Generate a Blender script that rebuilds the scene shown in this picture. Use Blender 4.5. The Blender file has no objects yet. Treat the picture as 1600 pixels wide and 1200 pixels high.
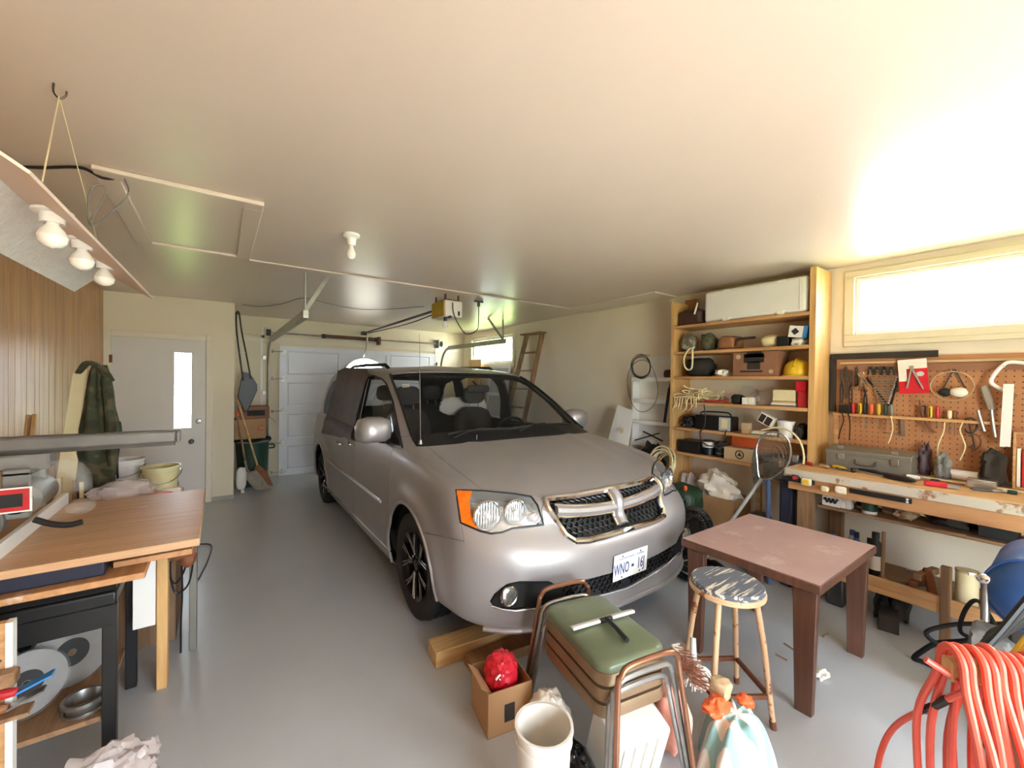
import bpy, bmesh, math, random
from mathutils import Vector, Matrix, noise
random.seed(7)
sc = bpy.context.scene
PI = math.pi
# ------------------------------------------------------------------ camera
F_PX, YAW, PITCH, ROLL, CAM_H = 645.8, 0.61775, -0.00727, 0.01208, 1.58
fwd = Vector((math.sin(YAW) * math.cos(PITCH), math.cos(YAW) * math.cos(PITCH), math.sin(PITCH)))
rgt = Vector((math.cos(YAW), -math.sin(YAW), 0))
upv = rgt.cross(fwd)
cR = math.cos(ROLL) * rgt + math.sin(ROLL) * upv
cU = -math.sin(ROLL) * rgt + math.cos(ROLL) * upv
EYE = Vector((0, 0, CAM_H))
cam_d = bpy.data.cameras.new('camera')
cam_d.sensor_width = 36
cam_d.lens = F_PX / 1600 * 36
cam_d.clip_start = 0.02
cam = bpy.data.objects.new('camera', cam_d)
sc.collection.objects.link(cam)
cam.matrix_world = Matrix(((cR.x, cU.x, -fwd.x, 0), (cR.y, cU.y, -fwd.y, 0), (cR.z, cU.z, -fwd.z, CAM_H), (0, 0, 0, 1)))
sc.camera = cam
# ------------------------------------------------------------------ world, sun, exposure
sc.view_settings.view_transform = 'Standard'
sc.view_settings.look = 'None'
sc.view_settings.gamma = 1
sc.view_settings.use_curve_mapping = False
sc.view_settings.exposure = 2.72
sc.cycles.use_denoising = True
sc.cycles.max_bounces = 14
sc.cycles.diffuse_bounces = 8
sc.cycles.sample_clamp_indirect = 12
w = bpy.data.worlds.new('sky')
sc.world = w
w.use_nodes = True
bg = w.node_tree.nodes['Background']
bg.inputs[0].default_value = (0.80, 0.90, 1.0, 1)
bg.inputs[1].default_value = 3.4
sun_d = bpy.data.lights.new('sun', 'SUN')
sun_d.energy = 14.0
sun_d.angle = math.radians(1)
sun_d.color = (1.0, 0.95, 0.86)
sun = bpy.data.objects.new('sun', sun_d)
sc.collection.objects.link(sun)
sun.rotation_euler = Vector((0.68, 0.0, -0.73)).to_track_quat('-Z', 'Y').to_euler()


def portal(name, loc, sx, sy, direction):
    d = bpy.data.lights.new(name, 'AREA')
    d.shape = 'RECTANGLE'
    d.size, d.size_y = sx, sy
    d.cycles.is_portal = True
    o = bpy.data.objects.new(name, d)
    sc.collection.objects.link(o)
    o.location = loc
    o.rotation_euler = Vector(direction).to_track_quat('-Z', 'Z').to_euler()


portal('portal_side_window', (4.32, 0.1, 2.215), 2.1, 0.5, (-1, 0, 0))
portal('portal_far_window', (4.32, 6.55, 2.15), 1.3, 0.5, (-1, 0, 0))
portal('portal_added_opening', (1.2, -1.55, .98), 1.8, 1.95, (0, 1, 0))  # guides sky light through the opening added in the unseen near wall


# ------------------------------------------------------------------ pixel to place
def ray(x, y):
    return cR * ((x - 800) / F_PX) + cU * (-(y - 600) / F_PX) + fwd


def P(x, y, ax, val):
    """the point of the plane axis=val (wall, shelf front, table top) that the photograph shows at x, y"""
    d = ray(x, y)
    return EYE + d * ((val - EYE[ax]) / d[ax])


# ------------------------------------------------------------------ mesh builder
def sp(pts, n=6, closed=False):
    """smooth curve through the points"""
    p = [Vector(q) for q in pts]
    out = []
    m = len(p)
    for i in range(m if closed else m - 1):
        a, b = p[i], p[(i + 1) % m]
        z = p[i - 1] if (i > 0 or closed) else a * 2 - b
        c = p[(i + 2) % m] if (i + 2 < m or closed) else b * 2 - a
        for k in range(n):
            t = k / n
            out.append(0.5 * ((2 * a) + (b - z) * t + (2 * z - 5 * a + 4 * b - c) * t * t + (3 * a - z - 3 * b + c) * t ** 3))
    if not closed:
        out.append(p[-1])
    return out


def rot(ax, deg, at=(0, 0, 0)):
    a = Vector(at)
    return Matrix.Translation(a) @ Matrix.Rotation(math.radians(deg), 4, ax) @ Matrix.Translation(-a)


def frame(o, zdir, xdir=None):
    """matrix whose local z looks along zdir, placed at o"""
    z = Vector(zdir).normalized()
    x = Vector(xdir) if xdir else (Vector((0, 0, 1)).cross(z) if abs(z.z) < .95 else Vector((1, 0, 0)))
    y = z.cross(x).normalized()
    x = y.cross(z)
    m = Matrix((x, y, z)).transposed().to_4x4()
    m.translation = Vector(o)
    return m


class MB:
    def __init__(s):
        s.v, s.f = [], []

    def add(s, v, f, M=None):
        o = len(s.v)
        s.v += [M @ Vector(q) for q in v] if M is not None else [Vector(q) for q in v]
        s.f += [tuple(o + i for i in q) for q in f]
        return s

    def box(s, x0, x1, y0, y1, z0, z1, M=None):
        return s.add([(x, y, z) for z in (z0, z1) for y in (y0, y1) for x in (x0, x1)],
                     [(0, 2, 3, 1), (4, 5, 7, 6), (0, 1, 5, 4), (2, 6, 7, 3), (0, 4, 6, 2), (1, 3, 7, 5)], M)

    def cb(s, c, size, M=None):
        return s.box(c[0] - size[0] / 2, c[0] + size[0] / 2, c[1] - size[1] / 2, c[1] + size[1] / 2, c[2] - size[2] / 2, c[2] + size[2] / 2, M)

    def bar(s, a, b, w, h, up=(0, 0, 1)):
        """rectangular bar from a to b, w across, h along up"""
        a, b = Vector(a), Vector(b)
        d = (b - a).normalized()
        x = d.cross(Vector(up)).normalized()
        u = x.cross(d)
        v = [q + x * (i * w / 2) + u * (j * h / 2) for q in (a, b) for i, j in ((-1, -1), (1, -1), (1, 1), (-1, 1))]
        return s.add(v, [(0, 1, 2, 3), (7, 6, 5, 4), (0, 4, 5, 1), (1, 5, 6, 2), (2, 6, 7, 3), (3, 7, 4, 0)])

    def tube(s, pts, r, n=8, closed=False, flat=1.0):
        pts = [Vector(q) for q in pts]
        m = len(pts)
        R = r if isinstance(r, (list, tuple)) else [r] * m
        v, f = [], []
        nrm = None
        for i in range(m):
            t = (pts[(i + 1) % m] - pts[i - 1]) if closed else (pts[min(i + 1, m - 1)] - pts[max(i - 1, 0)])
            if t.length < 1e-9:
                t = Vector((0, 0, 1))
            t.normalize()
            if nrm is None:
                nrm = t.cross(Vector((0, 0, 1)) if abs(t.z) < .9 else Vector((1, 0, 0)))
            nrm = nrm - t * nrm.dot(t)
            if nrm.length < 1e-6:
                nrm = t.orthogonal()
            nrm.normalize()
            b = t.cross(nrm)
            for k in range(n):
                a = 2 * PI * k / n
                v.append(pts[i] + nrm * (R[i] * math.cos(a)) + b * (R[i] * flat * math.sin(a)))
        for i in range(m if closed else m - 1):
            j = (i + 1) % m
            for k in range(n):
                l = (k + 1) % n
                f.append((i * n + k, i * n + l, j * n + l, j * n + k))
        if not closed:
            f.append(tuple(range(n - 1, -1, -1)))
            f.append(tuple((m - 1) * n + k for k in range(n)))
        return s.add(v, f)

    def cyl(s, a, b, r0, r1=None, n=16):
        return s.tube([a, b], [r0, r0 if r1 is None else r1], n)

    def lathe(s, prof, n=24, M=None, cap=True):
        v, f = [], []
        for r, z in prof:
            for k in range(n):
                a = 2 * PI * k / n
                v.append((r * math.cos(a), r * math.sin(a), z))
        for i in range(len(prof) - 1):
            for k in range(n):
                l = (k + 1) % n
                f.append((i * n + k, i * n + l, (i + 1) * n + l, (i + 1) * n + k))
        if cap:
            if prof[0][0] > 1e-4:
                f.append(tuple(range(n - 1, -1, -1)))
            if prof[-1][0] > 1e-4:
                f.append(tuple((len(prof) - 1) * n + k for k in range(n)))
        return s.add(v, f, M)

    def prism(s, poly, t0, t1, M=None):
        """polygon in local xy, from z=t0 to t1"""
        n = len(poly)
        v = [(x, y, t0) for x, y in poly] + [(x, y, t1) for x, y in poly]
        f = [tuple(range(n - 1, -1, -1)), tuple(range(n, 2 * n))]
        f += [(i, (i + 1) % n, n + (i + 1) % n, n + i) for i in range(n)]
        return s.add(v, f, M)

    def grid(s, fn, nu, nv, M=None, cu=False, cv=False):
        v = [fn(i / (nu if cu else nu - 1), j / (nv if cv else nv - 1)) for i in range(nu) for j in range(nv)]
        f = []
        for i in range(nu if cu else nu - 1):
            for j in range(nv if cv else nv - 1):
                a, b = (i + 1) % nu, (j + 1) % nv
                f.append((i * nv + j, a * nv + j, a * nv + b, i * nv + b))
        return s.add(v, f, M)

    def blob(s, c, size, seed=0, amp=.15, freq=2.0, n=20, m=12, M=None, sq=1.0, flat=False):
        """crumpled lump; sq<1 squarer; flat: bottom pressed flat"""
        v, f = [], []
        c = Vector(c)
        for j in range(m + 1):
            ph = -PI / 2 + PI * j / m
            for i in range(n):
                th = 2 * PI * i / n
                d = Vector((math.cos(ph) * math.cos(th), math.cos(ph) * math.sin(th), math.sin(ph)))
                q = Vector([math.copysign(abs(e) ** sq, e) for e in d])
                k = 1 + amp * noise.noise(d * freq + Vector((seed * 7.3, seed * 3.1, seed))) * 2 + amp * .6 * noise.noise(d * freq * 2.7 + Vector((seed, 5, 2)))
                q = Vector((q.x * size[0] / 2, q.y * size[1] / 2, q.z * size[2] / 2)) * k
                if flat:
                    q.z = max(q.z, -size[2] * .42)
                v.append(c + q)
        for j in range(m):
            for i in range(n):
                l = (i + 1) % n
                f.append((j * n + i, j * n + l, (j + 1) * n + l, (j + 1) * n + i))
        return s.add(v, f, M)


ORG = {}


def smooth_mesh(me, ang):
    for p in me.polygons:
        p.use_smooth = True
    me.set_sharp_from_angle(angle=math.radians(ang))


def ob(name, mb, mat, parent=None, ang=35, bevel=0, seg=1, weld=False):
    """one mesh object; its shapes are given in world places"""
    vs = mb.v
    if parent is not None:
        org = ORG[parent.name]
    else:
        lo = [min(q[i] for q in vs) for i in range(3)]
        hi = [max(q[i] for q in vs) for i in range(3)]
        org = Vector(((lo[0] + hi[0]) / 2, (lo[1] + hi[1]) / 2, lo[2]))
    me = bpy.data.meshes.new(name)
    me.from_pydata([q - org for q in vs], [], mb.f)
    if weld:
        b = bmesh.new()
        b.from_mesh(me)
        bmesh.ops.remove_doubles(b, verts=b.verts, dist=1e-5)
        b.to_mesh(me)
        b.free()
    me.validate()
    mats = mat if isinstance(mat, (list, tuple)) else [mat]
    for m_ in mats:
        me.materials.append(mats_get(m_))
    smooth_mesh(me, ang)
    o = bpy.data.objects.new(name, me)
    sc.collection.objects.link(o)
    if parent is not None:
        o.parent = parent
    else:
        o.location = org
    ORG[o.name] = org
    if bevel:
        md = o.modifiers.new('bevel', 'BEVEL')
        md.width = bevel
        md.segments = seg
        md.limit_method = 'ANGLE'
        md.angle_limit = math.radians(40)
    return o


def tag(o, label, cat=None, group=None, kind=None):
    if label:
        o['label'] = label
    if cat:
        o['category'] = cat
    if group:
        o['group'] = group
    if kind:
        o['kind'] = kind
    return o


def thing(name, label, cat, loc, group=None, kind=None):
    o = bpy.data.objects.new(name, None)
    o.empty_display_size = .05
    sc.collection.objects.link(o)
    o.location = loc
    ORG[o.name] = Vector(loc)
    return tag(o, label, cat, group, kind)


def one(name, mb, mat, label, cat, group=None, **k):
    return tag(ob(name, mb, mat, **k), label, cat, group)


def struct(name, mb, mat, label=None, parent=None, **k):
    o = ob(name, mb, mat, parent=parent, **k)
    if parent is None:
        o['kind'] = 'structure'
    if label:
        o['label'] = label
    return o


def dup(root, d, label=None, rz=0):
    r = root.copy()
    sc.collection.objects.link(r)
    r.location = root.location + Vector(d)
    r.rotation_euler.z += rz
    ORG[r.name] = ORG[root.name] + Vector(d)
    if label:
        r['label'] = label
    for ch in list(root.children):
        c = ch.copy()
        sc.collection.objects.link(c)
        c.parent = r
        for g in list(ch.children):
            e = g.copy()
            sc.collection.objects.link(e)
            e.parent = c
    return r


def text(s, M, size, mat, parent, name='lettering', depth=.0006, align='CENTER', sx=1.0, bold=0):
    """flat lettering; local x along the line of writing, local z out of the surface"""
    cu = bpy.data.curves.new(name, 'FONT')
    cu.body = s
    cu.size = size
    cu.extrude = depth
    cu.offset = bold
    cu.align_x = align
    cu.align_y = 'CENTER'
    cu.resolution_u = 2
    cu.materials.append(mats_get(mat))
    tmp = bpy.data.objects.new(name, cu)
    me = bpy.data.meshes.new_from_object(tmp)
    bpy.data.objects.remove(tmp)
    bpy.data.curves.remove(cu)
    o = bpy.data.objects.new(name, me)
    sc.collection.objects.link(o)
    o.parent = parent
    m = M.copy()
    m.translation = M.translation - ORG[parent.name]
    o.matrix_local = m @ Matrix.Diagonal((sx, 1, 1, 1))
    ORG[o.name] = ORG[parent.name]
    return o


# ------------------------------------------------------------------ materials
SPEC, MATS = {}, {}


def spec(name, col, rough=.55, kind='plain', col2=None, scale=8, metal=0, bump=.0, axis=1, amt=.5, spec_=.5, coat=0, **k):
    SPEC[name] = dict(col=col, rough=rough, kind=kind, col2=col2, scale=scale, metal=metal, bump=bump, axis=axis, amt=amt, spec=spec_, coat=coat, **k)


def lin(c):
    return tuple(((x / 255) / 12.92 if x / 255 <= .04045 else ((x / 255 + .055) / 1.055) ** 2.4) for x in c) + (1,)


def mats_get(name):
    if name in MATS:
        return MATS[name]
    s = SPEC[name]
    m = bpy.data.materials.new(name)
    m.use_nodes = True
    nt = m.node_tree
    N, L = nt.nodes, nt.links
    b = N['Principled BSDF']
    b.inputs['Roughness'].default_value = s['rough']
    b.inputs['Metallic'].default_value = s['metal']
    b.inputs['Specular IOR Level'].default_value = s['spec']
    b.inputs['Coat Weight'].default_value = s['coat']
    b.inputs['Coat Roughness'].default_value = .08
    if s.get('trans'):
        b.inputs['Transmission Weight'].default_value = s['trans']
        b.inputs['IOR'].default_value = s.get('ior', 1.45)
    if s.get('alpha') is not None:
        b.inputs['Alpha'].default_value = s['alpha']
    if s.get('emit'):
        b.inputs['Emission Color'].default_value = lin(s['col'])
        b.inputs['Emission Strength'].default_value = s['emit']
    if s.get('sss'):
        b.inputs['Subsurface Weight'].default_value = s['sss']
        b.inputs['Subsurface Radius'].default_value = (.02, .015, .01)
    c1 = lin(s['col'])
    c2 = lin(s['col2']) if s['col2'] else tuple(x * .78 for x in c1[:3]) + (1,)
    k = s['kind']
    if k == 'flat':
        b.inputs['Base Color'].default_value = c1
        MATS[name] = m
        return m
    tc = N.new('ShaderNodeTexCoord')
    mp = N.new('ShaderNodeMapping')
    L.new(tc.outputs['Object'], mp.inputs['Vector'])
    nz = N.new('ShaderNodeTexNoise')
    nz.inputs['Scale'].default_value = s['scale']
    nz.inputs['Detail'].default_value = 6
    nz.inputs['Roughness'].default_value = .6
    L.new(mp.outputs[0], nz.inputs['Vector'])
    fac = nz.outputs['Fac']
    rp = N.new('ShaderNodeValToRGB')
    rp.color_ramp.elements[0].color = c1
    rp.color_ramp.elements[1].color = c2
    e0, e1 = rp.color_ramp.elements
    if k == 'plain':
        e0.position, e1.position = .35, .95
    elif k == 'wood':
        sv = [9, 9, 9]
        sv[s['axis']] = .55
        mp.inputs['Scale'].default_value = sv
        nz.inputs['Distortion'].default_value = 1.2
        e0.position, e1.position = .38, .72
    elif k == 'worn':
        e0.position, e1.position = s['amt'], s['amt'] + .06
    elif k == 'speck':
        vo = N.new('ShaderNodeTexVoronoi')
        vo.inputs['Scale'].default_value = s['scale']
        L.new(mp.outputs[0], vo.inputs['Vector'])
        fac = vo.outputs['Distance']
        e0.color, e1.color = c2, c1
        e0.position, e1.position = s['amt'], s['amt'] + .05
    elif k == 'stripe':
        wv = N.new('ShaderNodeTexWave')
        wv.bands_direction = 'XYZ'[s['axis']]
        wv.inputs['Scale'].default_value = s['scale']
        wv.inputs['Distortion'].default_value = s.get('dist', .4)
        L.new(mp.outputs[0], wv.inputs['Vector'])
        fac = wv.outputs['Fac']
        e0.position, e1.position = s['amt'], s['amt'] + .1
    elif k == 'streak':
        sv = [60, 60, 60]
        sv[s['axis']] = 4
        mp.inputs['Scale'].default_value = sv
        nz.inputs['Detail'].default_value = 3
        e0.position, e1.position = s['amt'], s['amt'] + .04
    elif k == 'camo':
        rp.color_ramp.interpolation = 'CONSTANT'
        e0.position, e1.position = 0, .46
        e2 = rp.color_ramp.elements.new(.56)
        e2.color = tuple(x * .35 for x in c1[:3]) + (1,)
        nz.inputs['Detail'].default_value = 2
    L.new(fac, rp.inputs['Fac'])
    out = rp.outputs['Color']
    if s.get('dirt'):
        n2 = N.new('ShaderNodeTexNoise')
        n2.inputs['Scale'].default_value = s.get('dscale', 3)
        n2.inputs['Detail'].default_value = 8
        n2.inputs['Roughness'].default_value = .7
        L.new(tc.outputs['Object'], n2.inputs['Vector'])
        r2 = N.new('ShaderNodeValToRGB')
        r2.color_ramp.elements[0].position, r2.color_ramp.elements[1].position = s['dirt'], min(1, s['dirt'] + s.get('dw', .1))
        L.new(n2.outputs['Fac'], r2.inputs['Fac'])
        mx = N.new('ShaderNodeMix')
        mx.data_type = 'RGBA'
        L.new(r2.outputs['Color'], mx.inputs['Factor'])
        L.new(out, mx.inputs['A'])
        mx.inputs['B'].default_value = lin(s['dcol'])
        out = mx.outputs['Result']
    L.new(out, b.inputs['Base Color'])
    if s['bump']:
        bp = N.new('ShaderNodeBump')
        bp.inputs['Strength'].default_value = s['bump']
        bp.inputs['Distance'].default_value = s.get('bdist', .01)
        if s.get('bscale'):
            n3 = N.new('ShaderNodeTexNoise')
            n3.inputs['Scale'].default_value = s['bscale']
            n3.inputs['Detail'].default_value = 4
            L.new(tc.outputs['Object'], n3.inputs['Vector'])
            L.new(n3.outputs['Fac'], bp.inputs['Height'])
        else:
            L.new(fac, bp.inputs['Height'])
        L.new(bp.outputs['Normal'], b.inputs['Normal'])
    MATS[name] = m
    return m


spec('floor', (184, 187, 191), .3, 'plain', (171, 174, 178), 1.3, bump=.12, bscale=70, bdist=.004, dirt=.7, dscale=38, dw=.03, dcol=(120, 120, 120))
spec('ceiling', (218, 203, 188), .34, 'plain', (211, 195, 180), .8, bump=.06, bscale=6, bdist=.02)
spec('wall', (226, 213, 186), .6, 'plain', (218, 204, 175), 1.2, bump=.05, bscale=20)
spec('wall_r', (228, 216, 196), .6, 'plain', (220, 206, 184), 1.2, dirt=.66, dscale=2.2, dw=.16, dcol=(190, 168, 138))
spec('trimw', (226, 214, 190), .45, 'plain', (216, 203, 178), 3)
spec('white', (232, 230, 226), .4, 'plain', (222, 219, 213), 3)
spec('whitegloss', (236, 235, 232), .22, 'plain', (228, 226, 222), 2)
spec('whitedirty', (226, 221, 212), .45, 'plain', (205, 197, 184), 3, dirt=.62, dscale=6, dcol=(170, 155, 135))
spec('doorpaint', (214, 206, 196), .4, 'plain', (206, 197, 186), 1.5)
spec('gdoor', (226, 228, 234), .35, 'plain', (216, 218, 224), 2)
spec('panelwood', (196, 150, 98), .35, 'wood', (160, 112, 66), 2, axis=2)
spec('panelgap', (96, 64, 38), .8, 'flat')
spec('ply', (196, 146, 98), .55, 'wood', (166, 116, 74), 2, axis=1, dirt=.63, dscale=5, dcol=(216, 196, 178))
spec('plyx', (204, 164, 126), .42, 'wood', (178, 136, 100), 2, axis=0, dirt=.6, dscale=4, dw=.12, dcol=(226, 210, 200))
spec('pine', (214, 172, 112), .5, 'wood', (186, 138, 82), 2, axis=2)
spec('piney', (206, 160, 108), .55, 'wood', (172, 122, 76), 2, axis=1)
spec('pinex', (210, 176, 124), .55, 'wood', (180, 138, 90), 2, axis=0)
spec('oldwood', (158, 122, 88), .65, 'wood', (112, 80, 54), 2.4, axis=1)
spec('oldwoodz', (150, 116, 84), .65, 'wood', (104, 76, 52), 2.4, axis=2)
spec('rust', (126, 74, 44), .7, 'plain', (88, 48, 28), 20)
spec('steel', (176, 174, 170), .32, 'plain', (140, 138, 134), 12, metal=.9)
spec('galv', (176, 172, 162), .42, 'plain', (140, 134, 122), 14, metal=.75)
spec('chrome', (226, 226, 226), .08, 'flat', metal=1)
spec('alu', (206, 208, 210), .25, 'plain', (186, 188, 190), 8, metal=.85)
spec('darksteel', (84, 80, 76), .45, 'plain', (60, 56, 52), 14, metal=.6)
spec('black', (26, 26, 27), .42, 'plain', (16, 16, 17), 10)
spec('blackm', (34, 33, 32), .7, 'plain', (22, 21, 20), 10)
spec('blackgloss', (14, 14, 15), .12, 'flat')
spec('rubber', (32, 31, 30), .8, 'plain', (44, 42, 40), 8, bump=.1)
spec('dark', (52, 44, 38), .8, 'plain', (34, 28, 24), 8)
spec('grey', (128, 126, 122), .5, 'plain', (108, 106, 102), 6)
spec('greymetal', (128, 124, 114), .45, 'plain', (110, 106, 98), 6, metal=.25)
spec('sawgrey', (118, 115, 112), .42, 'plain', (96, 93, 90), 7, metal=.3)
spec('lightgrey', (186, 186, 184), .45, 'plain', (168, 168, 166), 6)
spec('red', (196, 40, 44), .45, 'plain', (160, 26, 32), 6)
spec('redbag', (216, 34, 52), .35, 'plain', (168, 18, 34), 5)
spec('orange', (232, 106, 54), .5, 'plain', (206, 82, 38), 6)
spec('hose', (222, 92, 72), .42, 'plain', (200, 72, 54), 9)
spec('yellow', (232, 190, 38), .4, 'plain', (214, 166, 26), 6)
spec('mustard', (206, 170, 46), .5, 'plain', (180, 140, 34), 6)
spec('blue', (44, 82, 140), .4, 'plain', (32, 62, 112), 6)
spec('bluebright', (66, 140, 206), .4, 'plain', (50, 120, 190), 6)
spec('navy', (32, 36, 58), .6, 'plain', (22, 26, 42), 6)
spec('green', (36, 66, 48), .5, 'plain', (24, 48, 34), 6)
spec('olive', (108, 118, 92), .35, 'plain', (94, 104, 80), 4, bump=.05, bscale=90)
spec('cardboard', (178, 138, 98), .8, 'plain', (160, 120, 82), 5)
spec('cardboard2', (150, 104, 78), .7, 'plain', (130, 88, 64), 5)
spec('kraft', (196, 170, 132), .8, 'plain', (180, 152, 114), 5)
spec('paper', (236, 230, 218), .7, 'plain', (222, 214, 200), 5)
spec('cream', (228, 214, 172), .5, 'plain', (212, 196, 150), 5)
spec('pailyellow', (232, 220, 170), .4, 'plain', (220, 206, 150), 5, sss=.1)
spec('leather', (70, 44, 36), .6, 'plain', (48, 28, 24), 8, bump=.1)
spec('tan', (150, 100, 66), .6, 'plain', (126, 80, 50), 10)
spec('plastic', (206, 210, 210), .1, 'plain', (190, 194, 194), 6, alpha=.1, spec_=.5)
spec('plasticbag', (226, 214, 210), .2, 'plain', (200, 180, 176), 6, alpha=.45, bump=.3, bscale=14)
spec('bulb', (242, 236, 228), .15, 'flat', sss=.3)
spec('clearglass', (250, 252, 252), .02, 'flat', trans=1.0, ior=1.45)
spec('winglass', (250, 252, 252), .0, 'flat', alpha=.08)
spec('camo', (92, 84, 62), .85, 'camo', (62, 66, 44), 7)
spec('jean', (70, 92, 130), .8, 'plain', (50, 68, 104), 8)
spec('soil', (92, 74, 56), .9, 'plain', (60, 46, 34), 12)
spec('siding', (236, 238, 240), .6, 'flat')
spec('concrete', (176, 170, 158), .85, 'plain', (150, 144, 132), 4)
spec('lawn', (126, 150, 76), .9, 'plain', (96, 122, 52), 3)
spec('leaf', (130, 160, 96), .7, 'plain', (90, 126, 60), 3)
spec('peg', (184, 128, 86), .6, 'plain', (168, 112, 72), 4)
spec('hole', (50, 32, 22), .9, 'flat')
# ================================================================== the garage
H, XL, XR, YE, YB, YN = 2.548, -1.07, 4.18, 6.48, 7.65, -1.5
XP = 0.17                                                     # where the entry wall ends
m = MB().box(XL - .12, XR + .12, YN - .12, YB + .12, -.12, 0)
struct('floor', m, 'floor')
m = MB().box(XL - .12, XR + .12, YN - .12, YB + .12, H, H + .1)
CEIL = struct('ceiling', m, 'ceiling')


def wall_cells(mb, ax, a0, a1, u0, u1, z0, z1, holes):
    """wall slab a0..a1 thick on axis ax, running u0..u1, with rectangular holes (u0,u1,z0,z1)"""
    us = sorted({u0, u1, *[h[0] for h in holes], *[h[1] for h in holes]})
    zs = sorted({z0, z1, *[h[2] for h in holes], *[h[3] for h in holes]})
    for i in range(len(us) - 1):
        for j in range(len(zs) - 1):
            cu, cz = (us[i] + us[i + 1]) / 2, (zs[j] + zs[j + 1]) / 2
            if any(h[0] < cu < h[1] and h[2] < cz < h[3] for h in holes):
                continue
            if ax == 0:
                mb.box(a0, a1, us[i], us[i + 1], zs[j], zs[j + 1])
            else:
                mb.box(us[i], us[i + 1], a0, a1, zs[j], zs[j + 1])
    return mb


# left wall: panelling boards over the wall
WL = struct('wall_left', MB().box(XL - .12, XL, YN, YE, 0, H), 'panelgap')
y = YN
rr = random.Random(3)
while y < YE - .02:
    wd = min(rr.choice([.1, .15, .2, .15, .1, .2]), YE - y)
    struct('plank', MB().box(XL, XL + .008, y + .0035, y + wd - .0035, .0, H), 'panelwood', parent=WL, bevel=.002)
    y += wd

# entry wall with its door
D0, D1, DT = -1.0, -.122, 2.04
m = wall_cells(MB(), 1, YE, YE + .12, XL - .12, XP, 0.06, H, [(D0, D1, -1, DT)])
struct('wall_entry', m, 'wall')
struct('trim_1', MB().box(-.06, XP + .002, YE - .012, YE + .1, 0, .055), 'concrete', label='rough concrete curb under the entry wall')
struct('wall_return', MB().box(XP - .12, XP, YE + .12, YB, 0, H), 'wall')
m = MB()
m.box(D0 - .062, D0 + .004, YE - .018, YE, 0, DT + .066).box(D1 - .004, D1 + .06, YE - .018, YE, 0, DT + .066).box(D0 + .004, D1 - .004, YE - .018, YE, DT - .003, DT + .066)
struct('trim_2', m, 'trimw', label='cream casing around the entry door', bevel=.004)
spec('reedglass', (196, 210, 190), .1, 'flat', alpha=.6)
GX0, GX1 = P(272, 600, 1, YE).x, P(299, 600, 1, YE).x
GZ0, GZ1 = P(285, 669, 1, YE).z, P(285, 551, 1, YE).z
D1R = struct('door_1', wall_cells(MB(), 1, YE + .012, YE + .055, D0 + .0005, D1 - .0005, .0, DT - .0005, [(GX0, GX1, GZ0, GZ1)]), 'doorpaint', label='flat cream entry door with a narrow reeded glass slit')
struct('pane', MB().box(GX0, GX1, YE + .03, YE + .036, GZ0, GZ1), 'winglass', parent=D1R)
nb = 6
for i in range(nb):
    xx = GX0 + (GX1 - GX0) * (i + .5) / nb
    struct('reed', MB().cyl((xx, YE + .028, GZ0), (xx, YE + .028, GZ1), .0055, n=8), 'reedglass', parent=D1R)
k = P(310, 658, 1, YE)
struct('deadbolt', MB().lathe([(0, .03), (.012, .03), (.014, .022), (.026, .02), (.03, .012), (.03, 0)], 20, frame((k.x, YE + .012, k.z), (0, -1, 0))), 'steel', parent=D1R)
k = P(299, 690, 1, YE)
struct('door_knob', MB().lathe([(0, .055), (.02, .053), (.027, .04), (.022, .026), (.01, .018), (.026, .012), (.028, 0)], 20, frame((k.x, YE + .012, k.z), (0, -1, 0))), 'darksteel', parent=D1R)
for zz in (1.78, 1.0, .25):
    struct('hinge', MB().box(D0 - .012, D0 + .012, YE - .022, YE + .012, zz - .045, zz + .045), 'rust', parent=D1R)

# garage-door wall
G0, G1, GT = .80, 3.52, 2.12
m = wall_cells(MB(), 1, YB, YB + .12, XP - .12, XR + .12, 0, H, [(G0 + .06, G1 - .06, -1, GT - .05)])
struct('wall_back', m, 'wall')
struct('trim_3', MB().box(XP, XR, YB - .02, YB, GT + .02, GT + .14), 'trimw', label='horizontal header board above the garage door', bevel=.004)
# right wall with two windows
W1 = (-.95, 1.125, 1.985, 2.445)
a_, b_ = P(806, 515, 0, XR), P(735, 575, 0, XR)
W2 = (5.86, 7.28, 1.9, 2.4)
m = wall_cells(MB(), 0, XR, XR + .12, YN, YB, 0, H, [W1, W2])
struct('wall_right', m, 'wall_r')
# near wall behind the camera, with an opening added to let daylight in
m = wall_cells(MB(), 1, YN - .12, YN, XL - .12, XR + .12, 0, H, [(.3, 2.1, -1, 1.95)])
struct('wall_front', m, 'wall')


def window_on_right(name, Wn, fr, label, twin=False):
    y0, y1, z0, z1 = Wn
    c = .062
    f = MB()
    f.box(XR - .022, XR, y0 - c, y1 + c, z1, z1 + c * .8).box(XR - .022, XR, y0 - c, y1 + c, z0 - c * .9, z0)
    f.box(XR - .022, XR, y0 - c, y0, z0, z1).box(XR - .022, XR, y1, y1 + c, z0, z1)
    W_ = struct(name, f, 'trimw', label=label, bevel=.003)
    s = MB()
    t = fr
    s.box(XR + .02, XR + .07, y0, y1, z1 - t, z1).box(XR + .02, XR + .07, y0, y1, z0, z0 + t).box(XR + .02, XR + .07, y0, y0 + t, z0 + t, z1 - t).box(XR + .02, XR + .07, y1 - t, y1, z0 + t, z1 - t)
    struct('sash', s, 'white', parent=W_, bevel=.004)
    struct('pane', MB().box(XR + .043, XR + .048, y0 + t, y1 - t, z0 + t, z1 - t), 'winglass', parent=W_)
    struct('sill', MB().box(XR - .03, XR + .1, y0 - c, y1 + c, z0 - c * .9 - .04, z0 - c * .9), 'trimw', parent=W_, bevel=.004)
    return W_


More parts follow.
